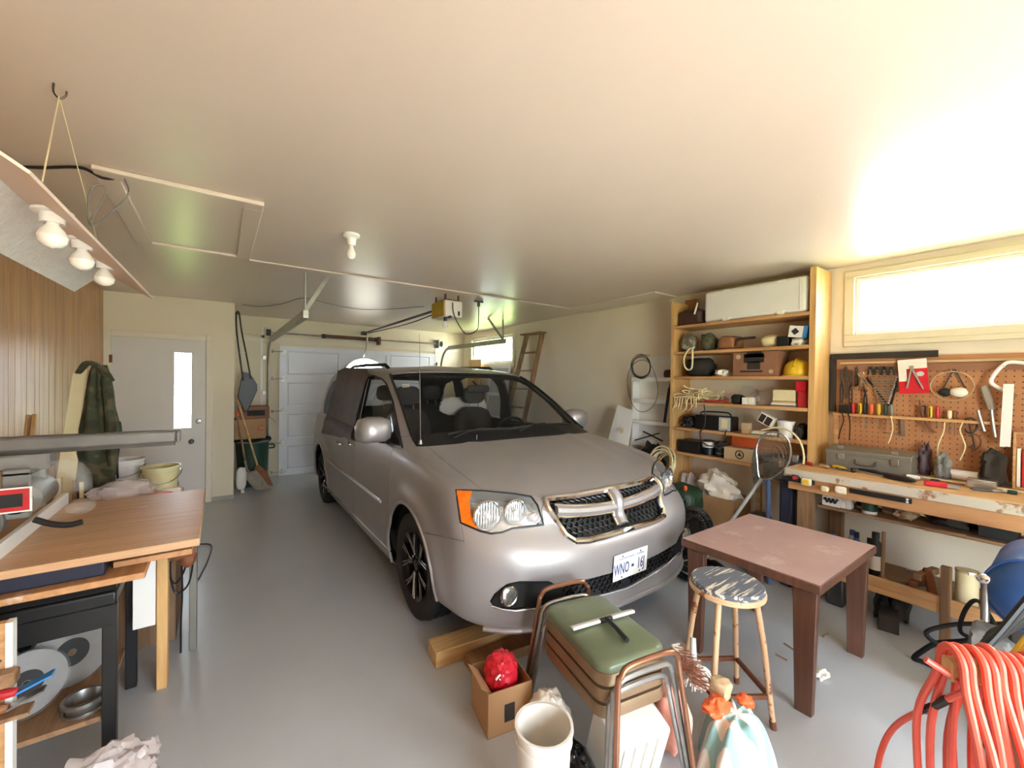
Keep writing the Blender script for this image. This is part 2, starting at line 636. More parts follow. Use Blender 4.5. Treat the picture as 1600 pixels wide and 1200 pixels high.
window_on_right('window_1', W1, .03, 'long high window above the pegboard')
window_on_right('window_2', W2, .045, 'small high window beside the garage door')

# garage door: four sections, raised panels
GY = 7.603
secs = []
nS, gz0, gz1 = 4, .015, 2.09
sh = (gz1 - gz0) / nS
GD = thing('door_2', 'white sectional garage door with raised rectangular panels', None, ((G0 + G1) / 2, GY, 0), kind='structure')
for i in range(nS):
    z0 = gz0 + i * sh
    wd = G1 - G0
    pw = [(G0 + .11, G0 + .90), (G0 + .955, G0 + 1.745), (G0 + 1.80, G0 + 2.60)]
    hz = (z0 + .07, z0 + sh - .06)
    holes = [(a, b, *hz) for a, b in pw]
    s = wall_cells(MB(), 1, GY, GY + .045, G0, G1, z0 if i else 0.0, z0 + sh - .002, holes)
    s.box(G0, G1, GY + .02, GY + .04, z0 + sh - .01, z0 + sh + .01)
    S = struct('door_section', s, 'gdoor', parent=GD)
    for j, (a, b) in enumerate(pw):
        if i == 3 and j == 1:
            cx, rz = (a + b) / 2, hz[0] + .02
            n = 14
            arc = [(cx + .36 * math.cos(PI * k / n), rz + .30 * math.sin(PI * k / n)) for k in range(n + 1)]
            # surround of the sunburst window: the panel left over around the arch
            poly = [(a, hz[0]), (b, hz[0]), (b, hz[1]), (a, hz[1])]
            w_ = MB()
            for k in range(n):
                p0, p1 = arc[k], arc[k + 1]
                q0, q1 = [(min(max(cx + (q[0] - cx) * 3, a), b), min(rz + (q[1] - rz) * 3, hz[1])) for q in (p0, p1)]
                w_.add([(p0[0], GY + .012, p0[1]), (p1[0], GY + .012, p1[1]), (q1[0], GY + .012, q1[1]), (q0[0], GY + .012, q0[1])], [(0, 1, 2, 3)])
            w_.box(a, b, GY + .012, GY + .014, hz[0], rz)
            struct('panel', w_, 'gdoor', parent=S)
            fr = MB().tube([Vector((x_, GY + .004, z_)) for x_, z_ in arc] , .016, 6)
            fr.tube([(cx - .36, GY + .004, rz), (cx + .36, GY + .004, rz)], .016, 6)
            for k in (1, 2, 3):
                an = PI * k / 4
                fr.tube([(cx + .1 * math.cos(an), GY + .006, rz + .08 * math.sin(an)), (cx + .36 * math.cos(an), GY + .006, rz + .3 * math.sin(an))], .007, 6)
            fr.tube([(cx + .1 * math.cos(PI * k / 8), GY + .006, rz + .08 * math.sin(PI * k / 8)) for k in range(9)], .007, 6)
            struct('sunburst_frame', fr, 'white', parent=S)
            pn = MB().add([(q[0], GY + .02, q[1]) for q in arc], [tuple(range(n + 1))])
            struct('pane', pn, 'winglass', parent=S)
            continue
        p_ = MB()
        i0, i1, dz = .035, .035, .035
        p_.add([(a, GY, hz[0]), (b, GY, hz[0]), (b, GY, hz[1]), (a, GY, hz[1]),
                (a + .012, GY + .014, hz[0] + .012), (b - .012, GY + .014, hz[0] + .012), (b - .012, GY + .014, hz[1] - .012), (a + .012, GY + .014, hz[1] - .012),
                (a + .03, GY + .006, hz[0] + .03), (b - .03, GY + .006, hz[0] + .03), (b - .03, GY + .006, hz[1] - .03), (a + .03, GY + .006, hz[1] - .03)],
               [(0, 1, 5, 4), (1, 2, 6, 5), (2, 3, 7, 6), (3, 0, 4, 7), (4, 5, 9, 8), (5, 6, 10, 9), (6, 7, 11, 10), (7, 4, 8, 11), (8, 9, 10, 11)])
        struct('panel', p_, 'gdoor', parent=S, ang=10)
    # hinge and roller bracket at the section's left end
    for zz in ([z0 + sh] if i < 3 else [z0 + sh - .08]) + ([z0 + .05] if i == 0 else []):
        hb = MB().prism([(-.05, 0), (0, .06), (.05, 0), (0, -.06)], 0, .012, frame((G0 + .05, GY - .001, zz), (0, -1, 0)))
        hb.cyl((G0 + .05, GY - .03, zz), (G0 - .09, GY - .03, zz), .007, n=8)
        hb.lathe([(.0, -.012), (.024, -.012), (.024, .012), (0, .012)], 14, frame((G0 - .1, GY - .03, zz), (1, 0, 0)))
        struct('roller_hinge', hb, 'galv', parent=GD)


# door tracks, spring shaft, brackets
def c_track(mb, pts, w=.055, d=.03):
    mb.tube(pts, w / 2, 8, flat=.5)
    return mb


for side, xt in (('l', .64), ('r', 3.62)):
    zt = 2.16 if side == 'l' else 2.2
    ye = P(478, 500, 0, xt).y if side == 'l' else 5.30
    T = thing('door_track', 'bent steel roller track of the garage door ' + ('beside the garbage can' if side == 'l' else 'running past the small high window'), 'track', (xt, 7.5, 0))
    v_ = [(xt, 7.555, .02), (xt, 7.555, 1.0), (xt, 7.555, 1.78)]
    cv = [(xt, 7.555 - .36 * (1 - math.cos(a)), 1.78 + (zt - 1.78) * math.sin(a)) for a in [PI / 2 * k / 8 for k in range(1, 9)]]
    ob('vertical_track', MB().tube(v_ + cv, .03, 8, flat=.55), 'galv', T)
    ob('horizontal_track', MB().bar((xt, 7.2, zt), (xt, ye, zt), .05, .075), 'galv', T, bevel=.004)
    hb = MB().bar((xt, ye + .05, zt), (xt + .0, ye + .06, H - .005), .035, .008, (1, 0, 0))
    ob('hanger_strap', hb, 'galv', T)
    ob('hanger_brace', MB().bar((xt, ye + .06, zt + .03), (xt + (.2 if side == 'l' else -.25), ye + .1, H - .005), .035, .01, (0, 1, 0)), 'galv', T)
    for zz in (.15, .75, 1.35, 1.9):
        ob('track_bracket', MB().box(xt - .08, xt - .03, 7.54, YB, zz - .03, zz + .03), 'galv', T)
    ob('wall_angle', MB().box(xt - .1, xt - .07, YB - .03, YB, 0, 2.2), 'white', T)
zs = 2.3
SH = thing('torsion_shaft', 'steel torsion spring shaft mounted above the garage door', 'shaft', ((G0 + G1) / 2, 7.56, 2.2))
ob('shaft', MB().cyl((.6, 7.56, zs), (3.66, 7.56, zs), .014, n=10), 'galv', SH)
sg = MB()
pts = [Vector((1.45 + .85 * i / 320, 7.56 + .03 * math.cos(i * .98), zs + .03 * math.sin(i * .98))) for i in range(321)]
sg.tube(pts, .005, 5)
ob('spring', sg, 'rust', SH)
for xx in (1.45, 2.33):
    ob('winding_cone', MB().cyl((xx - .03, 7.56, zs), (xx + .03, 7.56, zs), .036, n=14), 'darksteel', SH)
for xx in (.64, 3.6):
    ob('cable_drum', MB().lathe([(.0, -.03), (.06, -.03), (.05, -.02), (.05, .02), (.062, .03), (0, .03)], 18, frame((xx, 7.56, zs), (1, 0, 0))), 'darksteel', SH)
    ob('bearing_plate', MB().box(xx - .05, xx - .04, 7.5, YB - .004, zs - .08, zs + .08).box(xx - .09, xx - .04, YB - .02, YB - .003, zs - .08, zs + .08), 'galv', SH)
ob('center_bracket', MB().box(2.36, 2.4, 7.5, YB - .02, zs - .09, zs + .05), 'rust', SH)

# ceiling: hatch, battens, strip
hx0, hx1, hy0, hy1 = -.39, .11, 2.745, 3.895
c = .09
HT = thing('ceiling_hatch', 'white framed attic hatch panel in the ceiling', 'hatch', (-.14, 3.3, H - .03))
ob('panel', MB().box(hx0, hx1, hy0, hy1, H - .008, H - .001), 'ceiling', HT)
for q in ((hx0 - c, hx1 + c, hy0 - c, hy0), (hx0 - c, hx1 + c, hy1, hy1 + c), (hx0 - c, hx0, hy0, hy1), (hx1, hx1 + c, hy0, hy1)):
    ob('frame_board', MB().box(*q, H - .024, H - .001), 'ceiling', HT, bevel=.003)
struct('trim_4', MB().box(hx1 + c, XR - .001, 3.99, 4.035, H - .014, H - .001), 'ceiling', label='batten across the ceiling joint', bevel=.003)
struct('trim_5', MB().box(3.76, 3.79, 2.72, 3.99, H - .016, H - .001).box(3.76, XR - .001, 2.70, 2.73, H - .016, H - .001), 'ceiling', label='batten around the ceiling strip by the tool shelf', bevel=.003)
struct('trim_6', MB().box(3.79, XR - .001, 2.73, 3.99, H - .012, H - .002), 'wall_r', label='flat ceiling strip beside the wall')

# outside: ground, neighbour's siding, shrubbery
struct('ground', MB().box(-14, 16, -16, 24, -.3, -.14), 'lawn', label='grass outside the garage')
struct('driveway', MB().box(-1.5, 5.5, -8, YN - .13, -.14, -.1).box(0, 5.5, YB + .13, 20, -.14, -.1), 'concrete', label='concrete apron outside')
HS = thing('neighbour_house', 'white clapboard house seen through the long high window', 'house', (7.6, 1.0, -.14))
ob('wall', MB().box(7.52, 9.5, -3.5, 4.2, -.14, 4.6), 'siding', HS)
zz = -.1
while zz < 4.4:
    s = MB().add([(7.49, -3.5, zz), (7.49, 4.2, zz), (7.518, 4.2, zz + .128), (7.518, -3.5, zz + .128), (7.519, -3.5, zz), (7.519, 4.2, zz)],
                 [(0, 1, 2, 3), (0, 4, 5, 1), (1, 5, 2), (0, 3, 4)])
    ob('siding_board', s, 'siding', HS)
    zz += .125


def shrub(c, r, n, seed, label, name='leafy_tree'):
    rr = random.Random(seed)
    T = thing(name, label, 'tree', (c[0], c[1], -.14), 'trees outside the garage')
    ob('trunk', MB().tube(sp([(c[0], c[1], -.14), (c[0] + .1, c[1], .8), (c[0], c[1] + .1, c[2])], 4), [.12 - .009 * i for i in range(9)], 8), 'oldwoodz', T)
    fo = MB()
    for i in range(n):
        while True:
            d = Vector((rr.uniform(-1, 1), rr.uniform(-1, 1), rr.uniform(-1, 1)))
            if d.length < 1:
                break
        q = Vector(c) + Vector((d.x * r[0], d.y * r[1], d.z * r[2]))
        a, b = Vector((rr.gauss(0, 1), rr.gauss(0, 1), rr.gauss(0, 1))).normalized(), Vector((rr.gauss(0, 1), rr.gauss(0, 1), rr.gauss(0, 1))).normalized()
        s_ = rr.uniform(.09, .17)
        fo.add([q, q + a * s_ + b * s_ * .4, q + a * s_ * 1.9, q + a * s_ - b * s_ * .4], [(0, 1, 2, 3)])
    o = ob('foliage', fo, 'leaf', T)
    o['kind'] = 'stuff'


shrub((9.2, 12.0, 3.4), (1.8, 2.4, 2.0), 2600, 1, 'leafy tree outside the small high window')
# ================================================================== the minivan
spec('carpaint', (168, 164, 164), .4, 'plain', (160, 156, 156), 3, metal=.5, coat=.15)
spec('carglass', (20, 24, 24), .02, 'flat', alpha=.38, spec_=.8)
spec('windshield', (30, 36, 36), .02, 'flat', alpha=.26, spec_=.8)
spec('lampglass', (235, 238, 238), .03, 'flat', alpha=.22, spec_=.8)
spec('reflector', (214, 214, 212), .16, 'plain', (150, 150, 148), 40, metal=.9)
spec('amber', (238, 120, 22), .15, 'plain', (214, 84, 10), 40)
spec('cartrim', (22, 22, 23), .5, 'flat')
spec('interior', (62, 58, 55), .8, 'plain', (48, 45, 42), 8)
spec('seatcloth', (70, 66, 62), .9, 'plain', (54, 50, 47), 20)
spec('purple', (86, 64, 74), .55, 'stripe', (66, 48, 56), 7, axis=1, dist=6, amt=.3, bump=.25, bdist=.012)
spec('rimblack', (30, 29, 28), .35, 'flat', metal=.5)
CX, CY, TH = 2.02, 1.58, math.radians(.6)


def W(u, v, z):
    return Vector((CX + v * math.cos(TH) + u * math.sin(TH), CY + u * math.cos(TH) - v * math.sin(TH), z))


CARROWS = [
    # (u, v, z) at: nose centre .. front corner .. side .. rear corner .. rear centre
    [(.14, 0, .245), (.16, .40, .245), (.24, .70, .25), (.40, .84, .255), (.58, .88, .25), (1.0, .90, .22), (1.45, .90, .2), (2.48, .90, .2), (3.45, .90, .2), (4.1, .89, .22), (4.72, .88, .26), (5.0, .80, .29), (5.06, .45, .3), (5.07, 0, .3)],
    [(.035, 0, .262), (.055, .40, .265), (.155, .72, .27), (.33, .90, .275), (.58, .96, .28), (1.0, .975, .25), (1.45, .975, .225), (2.48, .975, .225), (3.45, .975, .225), (4.1, .97, .25), (4.72, .955, .29), (5.02, .86, .33), (5.10, .5, .34), (5.12, 0, .34)],
    [(.025, 0, .34), (.045, .41, .34), (.145, .74, .345), (.33, .925, .35), (.58, .98, .36), (1.0, .985, .36), (1.45, .982, .35), (2.48, .982, .35), (3.45, .982, .35), (4.1, .98, .36), (4.72, .965, .40), (5.03, .88, .43), (5.13, .5, .44), (5.15, 0, .44)],
    [(.02, 0, .50), (.04, .42, .50), (.14, .75, .505), (.33, .94, .515), (.58, .992, .53), (1.0, 1.0, .54), (1.45, .988, .52), (2.48, .988, .52), (3.45, .988, .52), (4.1, .992, .54), (4.72, .972, .56), (5.03, .885, .58), (5.13, .5, .58), (5.15, 0, .58)],
    [(.022, 0, .635), (.043, .42, .645), (.143, .75, .665), (.33, .947, .685), (.58, .992, .70), (1.0, 1.005, .72), (1.45, .99, .68), (2.48, .992, .68), (3.45, .992, .68), (4.1, .997, .72), (4.72, .97, .72), (5.0, .88, .73), (5.09, .5, .73), (5.11, 0, .73)],
    [(.115, 0, .755), (.135, .41, .76), (.23, .73, .79), (.395, .93, .815), (.60, .985, .845), (1.0, .99, .86), (1.45, .985, .85), (2.48, .985, .86), (3.45, .985, .87), (4.1, .985, .88), (4.72, .958, .88), (4.99, .865, .88), (5.08, .5, .88), (5.10, 0, .88)],
    [(.17, 0, .895), (.20, .39, .895), (.31, .70, .915), (.47, .895, .955), (.68, .955, .985), (1.04, .965, 1.01), (1.5, .965, 1.0), (2.48, .968, 1.02), (3.45, .966, 1.04), (4.1, .96, 1.05), (4.72, .935, 1.05), (4.97, .845, 1.05), (5.06, .5, 1.05), (5.08, 0, 1.05)],
    [(0.6, 0, 1.03), (0.62, 0.38, 1.025), (0.69, 0.66, 1.018), (0.8, 0.81, 1.025), (0.95, 0.885, 1.045), (1.16, 0.925, 1.065), (1.5, 0.945, 1.06), (2.48, 0.945, 1.075), (3.45, 0.942, 1.09), (4.1, 0.935, 1.1), (4.72, 0.91, 1.1), (4.96, 0.825, 1.1), (5.04, 0.5, 1.1), (5.06, 0, 1.1)],
    [(1.2, 0, 1.148), (1.205, 0.4, 1.145), (1.225, 0.67, 1.14), (1.26, 0.8, 1.132), (1.31, 0.86, 1.125), (1.4, 0.895, 1.115), (1.58, 0.925, 1.105), (2.48, 0.922, 1.115), (3.45, 0.92, 1.13), (4.1, 0.91, 1.14), (4.72, 0.885, 1.14), (4.94, 0.8, 1.14), (5.02, 0.5, 1.14), (5.04, 0, 1.14)],
    [(1.63, 0, 1.43), (1.64, 0.385, 1.427), (1.665, 0.635, 1.417), (1.7, 0.755, 1.405), (1.75, 0.81, 1.398), (1.83, 0.84, 1.39), (1.98, 0.86, 1.388), (2.58, 0.87, 1.4), (3.45, 0.881, 1.41), (4.1, 0.87, 1.41), (4.62, 0.845, 1.41), (4.84, 0.762, 1.4), (4.93, 0.474, 1.4), (4.95, 0.0, 1.4)],
    [(2.08, 0, 1.658), (2.09, 0.37, 1.655), (2.12, 0.6, 1.645), (2.15, 0.7, 1.632), (2.2, 0.745, 1.622), (2.27, 0.77, 1.617), (2.4, 0.785, 1.617), (2.78, 0.795, 1.63), (3.45, 0.799, 1.645), (4.1, 0.79, 1.642), (4.48, 0.764, 1.63), (4.7, 0.686, 1.61), (4.79, 0.416, 1.62), (4.81, 0.0, 1.625)],
    [(2.4, 0, 1.715), (2.42, 0.29, 1.712), (2.46, 0.48, 1.702), (2.5, 0.57, 1.695), (2.55, 0.61, 1.69), (2.62, 0.63, 1.69), (2.72, 0.645, 1.69), (2.98, 0.655, 1.7), (3.5, 0.655, 1.708), (4.05, 0.645, 1.7), (4.3, 0.624, 1.69), (4.48, 0.551, 1.68), (4.55, 0.333, 1.682), (4.57, 0.0, 1.685)],
    [(2.8, 0, 1.742), (2.82, 0.04, 1.742), (2.85, 0.05, 1.742), (2.88, 0.05, 1.742), (2.92, 0.05, 1.742), (2.96, 0.05, 1.742), (3.05, 0.05, 1.742), (3.3, 0.05, 1.743), (3.55, 0.05, 1.745), (3.9, 0.05, 1.74), (4.05, 0.05, 1.735), (4.15, 0.05, 1.73), (4.2, 0.04, 1.73), (4.22, 0, 1.73)],
]
SD = 6


def car_grid():
    rows = [[q for q in sp([Vector(p) for p in r], SD)] for r in CARROWS]
    cols = []
    for j in range(len(rows[0])):
        cols.append(sp([r[j] for r in rows], SD))
    return cols                                                # [col][row]


cg = car_grid()
NC, NR = len(cg), len(cg[0])
bm = bmesh.new()
lr = bm.faces.layers.int.new('row')
lc = bm.faces.layers.int.new('col')
lg = bm.faces.layers.int.new('reg')


def shape(q):
    """wheel-arch flares and the two creases of the hood"""
    u, v, z = q
    if v > .8 and z < 1.0:
        for wu in (1.02, 4.08):
            d = math.hypot(u - wu, z - .355)
            v += .022 * math.exp(-((d - .44) / .06) ** 2) * min(1, max(0, (z - .28) / .1))
    if .25 < u < 1.26 and z > .9:
        c = .40 + .10 * (u - .2)
        z += .009 * math.exp(-((v - c) / .045) ** 2) * min(1, (u - .25) / .2)
    return W(u, -max(v, 0), z)


vg = [[bm.verts.new(shape(q)) for q in cg[j]] for j in range(NC)]
for j in range(NC - 1):
    for i in range(NR - 1):
        f_ = bm.faces.new((vg[j][i], vg[j + 1][i], vg[j + 1][i + 1], vg[j][i + 1]))
        f_[lr], f_[lc] = i, j
bmesh.ops.recalc_face_normals(bm, faces=bm.faces)
bm.faces.ensure_lookup_table()
ctr = W(2.5, 0, .9)
tot = sum((f_.calc_center_median() - ctr).dot(f_.normal) * f_.calc_area() for f_ in bm.faces)
if tot < 0:
    bmesh.ops.reverse_faces(bm, faces=bm.faces)
from mathutils.bvhtree import BVHTree
CARBVH = BVHTree.FromBMesh(bm)


def hit(x, y, off=0.0):
    """point of the van's skin shown at pixel x, y, lifted off along the skin's normal"""
    p, n, i, d = CARBVH.ray_cast(EYE, ray(x, y).normalized())
    if p is None:
        return None
    if n.dot(EYE - p) < 0:
        n = -n
    return p + n * off


def skin(v, z, off=0.0):
    """point of the van's nose at lateral v and height z"""
    p, n, i, d = CARBVH.ray_cast(W(-1, v, z), (W(1, v, z) - W(-1, v, z)).normalized())
    return (p + (W(-off, 0, 0) - W(0, 0, 0))) if p else None


def inpoly(x, y, poly):
    c_ = False
    n = len(poly)
    for i in range(n):
        (x0, y0), (x1, y1) = poly[i], poly[i - 1]
        if (y0 > y) != (y1 > y) and x < (x1 - x0) * (y - y0) / (y1 - y0) + x0:
            c_ = not c_
    return c_


def topx(p):
    d = p - EYE
    z = d.dot(fwd)
    return 800 + F_PX * d.dot(cR) / z, 600 - F_PX * d.dot(cU) / z


def cut(poly, reg, ok=lambda r, c: True, over=(0,)):
    """score the skin along an outline seen in the photograph and mark what lies inside"""
    for i in range(len(poly)):
        a, b = poly[i - 1], poly[i]
        no = ray(*a).cross(ray(*b)).normalized()
        pad = 12
        bx = (min(a[0], b[0]) - pad, max(a[0], b[0]) + pad, min(a[1], b[1]) - pad, max(a[1], b[1]) + pad)
        fs = []
        for f_ in bm.faces:
            if f_[lg] in over and f_.normal.dot(EYE - f_.verts[0].co) > 0:
                x_, y_ = topx(f_.calc_center_median())
                if bx[0] < x_ < bx[1] and bx[2] < y_ < bx[3]:
                    fs.append(f_)
        g = list({e for f_ in fs for e in f_.edges}) + list({v for f_ in fs for v in f_.verts}) + fs
        bmesh.ops.bisect_plane(bm, geom=g, plane_co=EYE, plane_no=no, dist=1e-5)
    for f_ in bm.faces:
        if f_[lg] in over and f_.normal.dot(EYE - f_.verts[0].co) > 0 and ok(f_[lr], f_[lc]):
            x_, y_ = topx(f_.calc_center_median())
            if inpoly(x_, y_, poly):
                f_[lg] = reg


HEADL = [(712.5, 765.5), (755, 767), (805, 772), (830, 776), (840, 790), (849.5, 820), (820, 824), (800, 826), (785, 832), (767.5, 834), (750, 830), (720, 817)]
AMBER = [(712.5, 765.5), (738, 766.5), (733, 785), (737, 806), (748, 829), (720, 817)]
GRILLE = [(851, 781), (900, 775.5), (945, 767), (1000, 752), (1010, 818), (985, 826), (950, 837), (918, 845), (899, 846), (884, 836), (868, 812), (857, 796)]
FOG = [(765, 941), (772, 929), (792, 913), (812, 909), (858, 909), (872, 916), (884, 926), (868, 941), (840, 949), (800, 954), (772, 950)]
INTAKE = [(872, 916), (930, 903), (1000, 884), (1010, 908), (975, 921), (930, 933), (900, 939), (880, 940), (868, 941), (884, 926)]
HOOD = [(664, 684), (667, 697), (700, 725), (755, 766), (805, 771.5), (830, 775.5), (851, 781), (900, 775.5), (945, 767), (1000, 752), (1000, 640), (660, 640)]
BUMP = [(630, 828), (682, 836), (725, 846), (719, 816), (720, 817), (750, 830), (767.5, 834), (785, 832), (800, 826), (820, 824), (849.5, 820), (846, 795), (851, 781), (857, 796), (868, 812), (884, 836), (899, 846), (918, 845), (950, 837), (985, 826), (1010, 818), (1100, 790), (1100, 1100), (630, 1100)]
DGLASS = [(576, 591), (584, 587), (597, 592), (604, 600), (614, 627), (628, 700), (612, 694), (590, 684), (560, 668), (565, 640), (571, 612)]
SGLASS = [(533, 592), (545, 584), (568, 583), (565, 604), (555, 645), (549, 668), (523, 655), (520, 648), (526, 615)]
QGLASS = [(527, 592), (521, 610), (515, 640), (513, 651), (505, 647), (507, 627), (513, 609), (519, 598)]
ROW8, ROW10 = 8 * SD, 10 * SD
for f_ in bm.faces:                                             # regions that follow the skin's own lines
    r, c_ = f_[lr], f_[lc]
    if ROW8 + 1 <= r < ROW10 - 0 and c_ < 4 * SD - 1:
        f_[lg] = 1                                              # windshield
    elif ROW8 + 1 <= r < ROW10 - 1 and c_ >= 12 * SD - 3:
        f_[lg] = 2                                              # rear glass
for k, (nm, c0, c1) in enumerate((('f', 6, 7), ('s', 7, 8))):
    pass
cut(HEADL, 10)
cut(AMBER, 11, over=(10,))
cut(GRILLE, 12)
cut(FOG, 13)
cut(INTAKE, 14)
cut(HOOD, 15, ok=lambda r, c: 5 * SD <= r < ROW8 - 1 and c < 7 * SD)
cut(BUMP, 16, ok=lambda r, c: r < 6 * SD + 3 and c < 6 * SD)
side = lambda r, c: ROW8 - 1 <= r < ROW10 + 2 and c >= 4 * SD
cut(DGLASS, 20, ok=side)
cut(SGLASS, 21, ok=side)
cut(QGLASS, 22, ok=side)
for f_ in bm.faces:
    r, c_ = f_[lr], f_[lc]
    if f_[lg] == 0:
        if r >= ROW10:
            f_[lg] = 30                                         # roof
        elif r >= ROW8 + 1 and c_ < 6 * SD + 3:
            f_[lg] = 30                                         # windshield pillar runs into the roof
        elif r < ROW8 + 1 and c_ < 4 * SD and r >= ROW8 - 1:
            f_[lg] = 36                                         # cowl
        elif c_ < 6 * SD:
            f_[lg] = 31                                         # fender
        elif c_ < 7 * SD:
            f_[lg] = 32
        elif c_ < 8 * SD:
            f_[lg] = 33
        elif c_ < 11 * SD + 3:
            f_[lg] = 34                                         # quarter panel
        else:
            f_[lg] = 35                                         # tailgate
    # wheel arches: open them
WR, ARC = .355, .405
WHEELS = [(1.02, .355), (4.08, .355)]


def uz(p):
    d = p - Vector((CX, CY, 0))
    return d.x * math.sin(TH) + d.y * math.cos(TH), p.z


for (wu, wz) in WHEELS:
    n = 22
    for i in range(n):
        a0, a1 = 2 * PI * i / n, 2 * PI * (i + 1) / n
        p0, p1 = W(wu + ARC * math.cos(a0), 0, wz + ARC * math.sin(a0)), W(wu + ARC * math.cos(a1), 0, wz + ARC * math.sin(a1))
        lat = W(0, 1, 0) - W(0, 0, 0)
        no = (p1 - p0).cross(lat).normalized()
        fs = []
        mid = (p0 + p1) / 2
        for f_ in bm.faces:
            cc = f_.calc_center_median()
            uu, zz = uz(cc)
            if (uu - uz(mid)[0]) ** 2 + (zz - mid.z) ** 2 < .12 ** 2 and f_.normal.dot(-lat) > .2:
                fs.append(f_)
        g = list({e for f_ in fs for e in f_.edges}) + list({v for f_ in fs for v in f_.verts}) + fs
        bmesh.ops.bisect_plane(bm, geom=g, plane_co=p0, plane_no=no, dist=1e-5)
    lat = W(0, 1, 0) - W(0, 0, 0)
    kill = []
    for f_ in bm.faces:
        uu, zz = uz(f_.calc_center_median())
        if math.hypot(uu - wu, zz - wz) < ARC * .995 and f_[lr] < 7 * SD and (f_.calc_center_median() - W(2, 0, 0)).dot(lat) < -.5:
            kill.append(f_)
    bmesh.ops.delete(bm, geom=kill, context='FACES')

VAN = thing('minivan', 'silver grey minivan parked nose out in the garage', 'car', W(2.5, 0, 0))


def panel(name, regs, mat, mirror='join', lift=0.0, groove=.0035, parent=None, both=True, thick=0):
    """a skin panel: its faces, mirrored to the other side of the van (joined across the centre or as a second part)"""
    idx = [f_ for f_ in bm.faces if f_[lg] in regs]
    b2 = bmesh.new()
    mp_ = {}
    for f_ in idx:
        vs = []
        for v_ in f_.verts:
            if v_ not in mp_:
                mp_[v_] = b2.verts.new(v_.co)
            vs.append(mp_[v_])
        try:
            b2.faces.new(vs)
        except ValueError:
            pass
    o_ = W(0, 0, 0)
    lat = W(0, 1, 0) - o_

    def refl(b):
        for v_ in b.verts:
            d = (v_.co - o_).dot(lat)
            v_.co -= lat * 2 * d
        bmesh.ops.reverse_faces(b, faces=b.faces)

    def finish(b, nm):
        bmesh.ops.remove_doubles(b, verts=b.verts, dist=4e-4)
        b.normal_update()
        if groove:
            bmesh.ops.inset_region(b, faces=b.faces, thickness=groove, depth=0, use_boundary=True, use_even_offset=False)
            b.normal_update()
            for v_ in b.verts:
                if v_.is_boundary:
                    v_.co -= v_.normal * groove * 1.6
        if lift:
            for v_ in b.verts:
                v_.co += v_.normal * lift
        org = ORG[VAN.name]
        for v_ in b.verts:
            v_.co -= org
        me = bpy.data.meshes.new(nm)
        b.to_mesh(me)
        b.free()
        me.materials.append(mats_get(mat))
        smooth_mesh(me, 50)
        o = bpy.data.objects.new(nm, me)
        sc.collection.objects.link(o)
        o.parent = parent or VAN
        ORG[o.name] = org
        return o
    if not both:
        return [finish(b2, name)]
    b3 = b2.copy()
    refl(b3)
    if mirror == 'join':
        me = bpy.data.meshes.new('tmp')
        b3.to_mesh(me)
        b2.from_mesh(me)
        bpy.data.meshes.remove(me)
        b3.free()
        return [finish(b2, name)]
    return [finish(b2, name), finish(b3, name)]


panel('hood', [15], 'carpaint')
panel('front_bumper', [16], 'carpaint')
panel('roof', [30], 'carpaint', groove=.002)
panel('fender', [31], 'carpaint', 'two')
panel('front_door', [32], 'carpaint', 'two')
panel('sliding_door', [33], 'carpaint', 'two')
panel('quarter_panel', [34], 'carpaint', 'two')
panel('tailgate', [35], 'carpaint')
panel('cowl', [36], 'cartrim', groove=0)
panel('windshield', [1], 'windshield', groove=0, lift=-.003)
panel('rear_window', [2], 'carglass', groove=0)
panel('door_glass', [20], 'carglass', 'two', groove=0, lift=-.004)
panel('sliding_door_glass', [21], 'carglass', 'two', groove=0, lift=-.004)
panel('quarter_glass', [22], 'carglass', 'two', groove=0, lift=-.004)
# dark lining inside the skin
panel('interior_lining', [30, 32, 33, 34, 35], 'interior', groove=0, lift=-.03)
panel('grille_backing', [12], 'blackm', groove=0, lift=-.03)
panel('intake_backing', [14], 'blackm', groove=0, lift=-.02)
FB = panel('fog_bezel', [13], 'cartrim', 'two', groove=.006, lift=-.008)
HLc = panel('headlight', [10], 'lampglass', 'two', groove=0, lift=.0)
panel('headlight_bowl', [10, 11], 'reflector', 'two', groove=0, lift=-.055)
AM = panel('side_marker', [11], 'amber', 'two', groove=0, lift=.0)

lat = W(0, 1, 0) - W(0, 0, 0)


def mir(p):
    d = (p - W(0, 0, 0)).dot(lat)
    return p - lat * 2 * d


def both_sides(name, pts, r, mat, n=6, closed=False, parent=None):
    for s in (0, 1):
        ob(name, MB().tube([mir(p) for p in pts] if s else pts, r, n, closed), mat, (parent[s] if parent else VAN))


def trace(pl, off, n=6, closed=False):
    out = []
    m_ = len(pl)
    for i in range(m_ if closed else m_ - 1):
        a, b = pl[i], pl[(i + 1) % m_]
        for k in range(n):
            h_ = hit(a[0] + (b[0] - a[0]) * k / n, a[1] + (b[1] - a[1]) * k / n, off)
            if h_ is not None:
                out.append(h_)
    if not closed:
        h_ = hit(*pl[-1], off)
        if h_ is not None:
            out.append(h_)
    return out


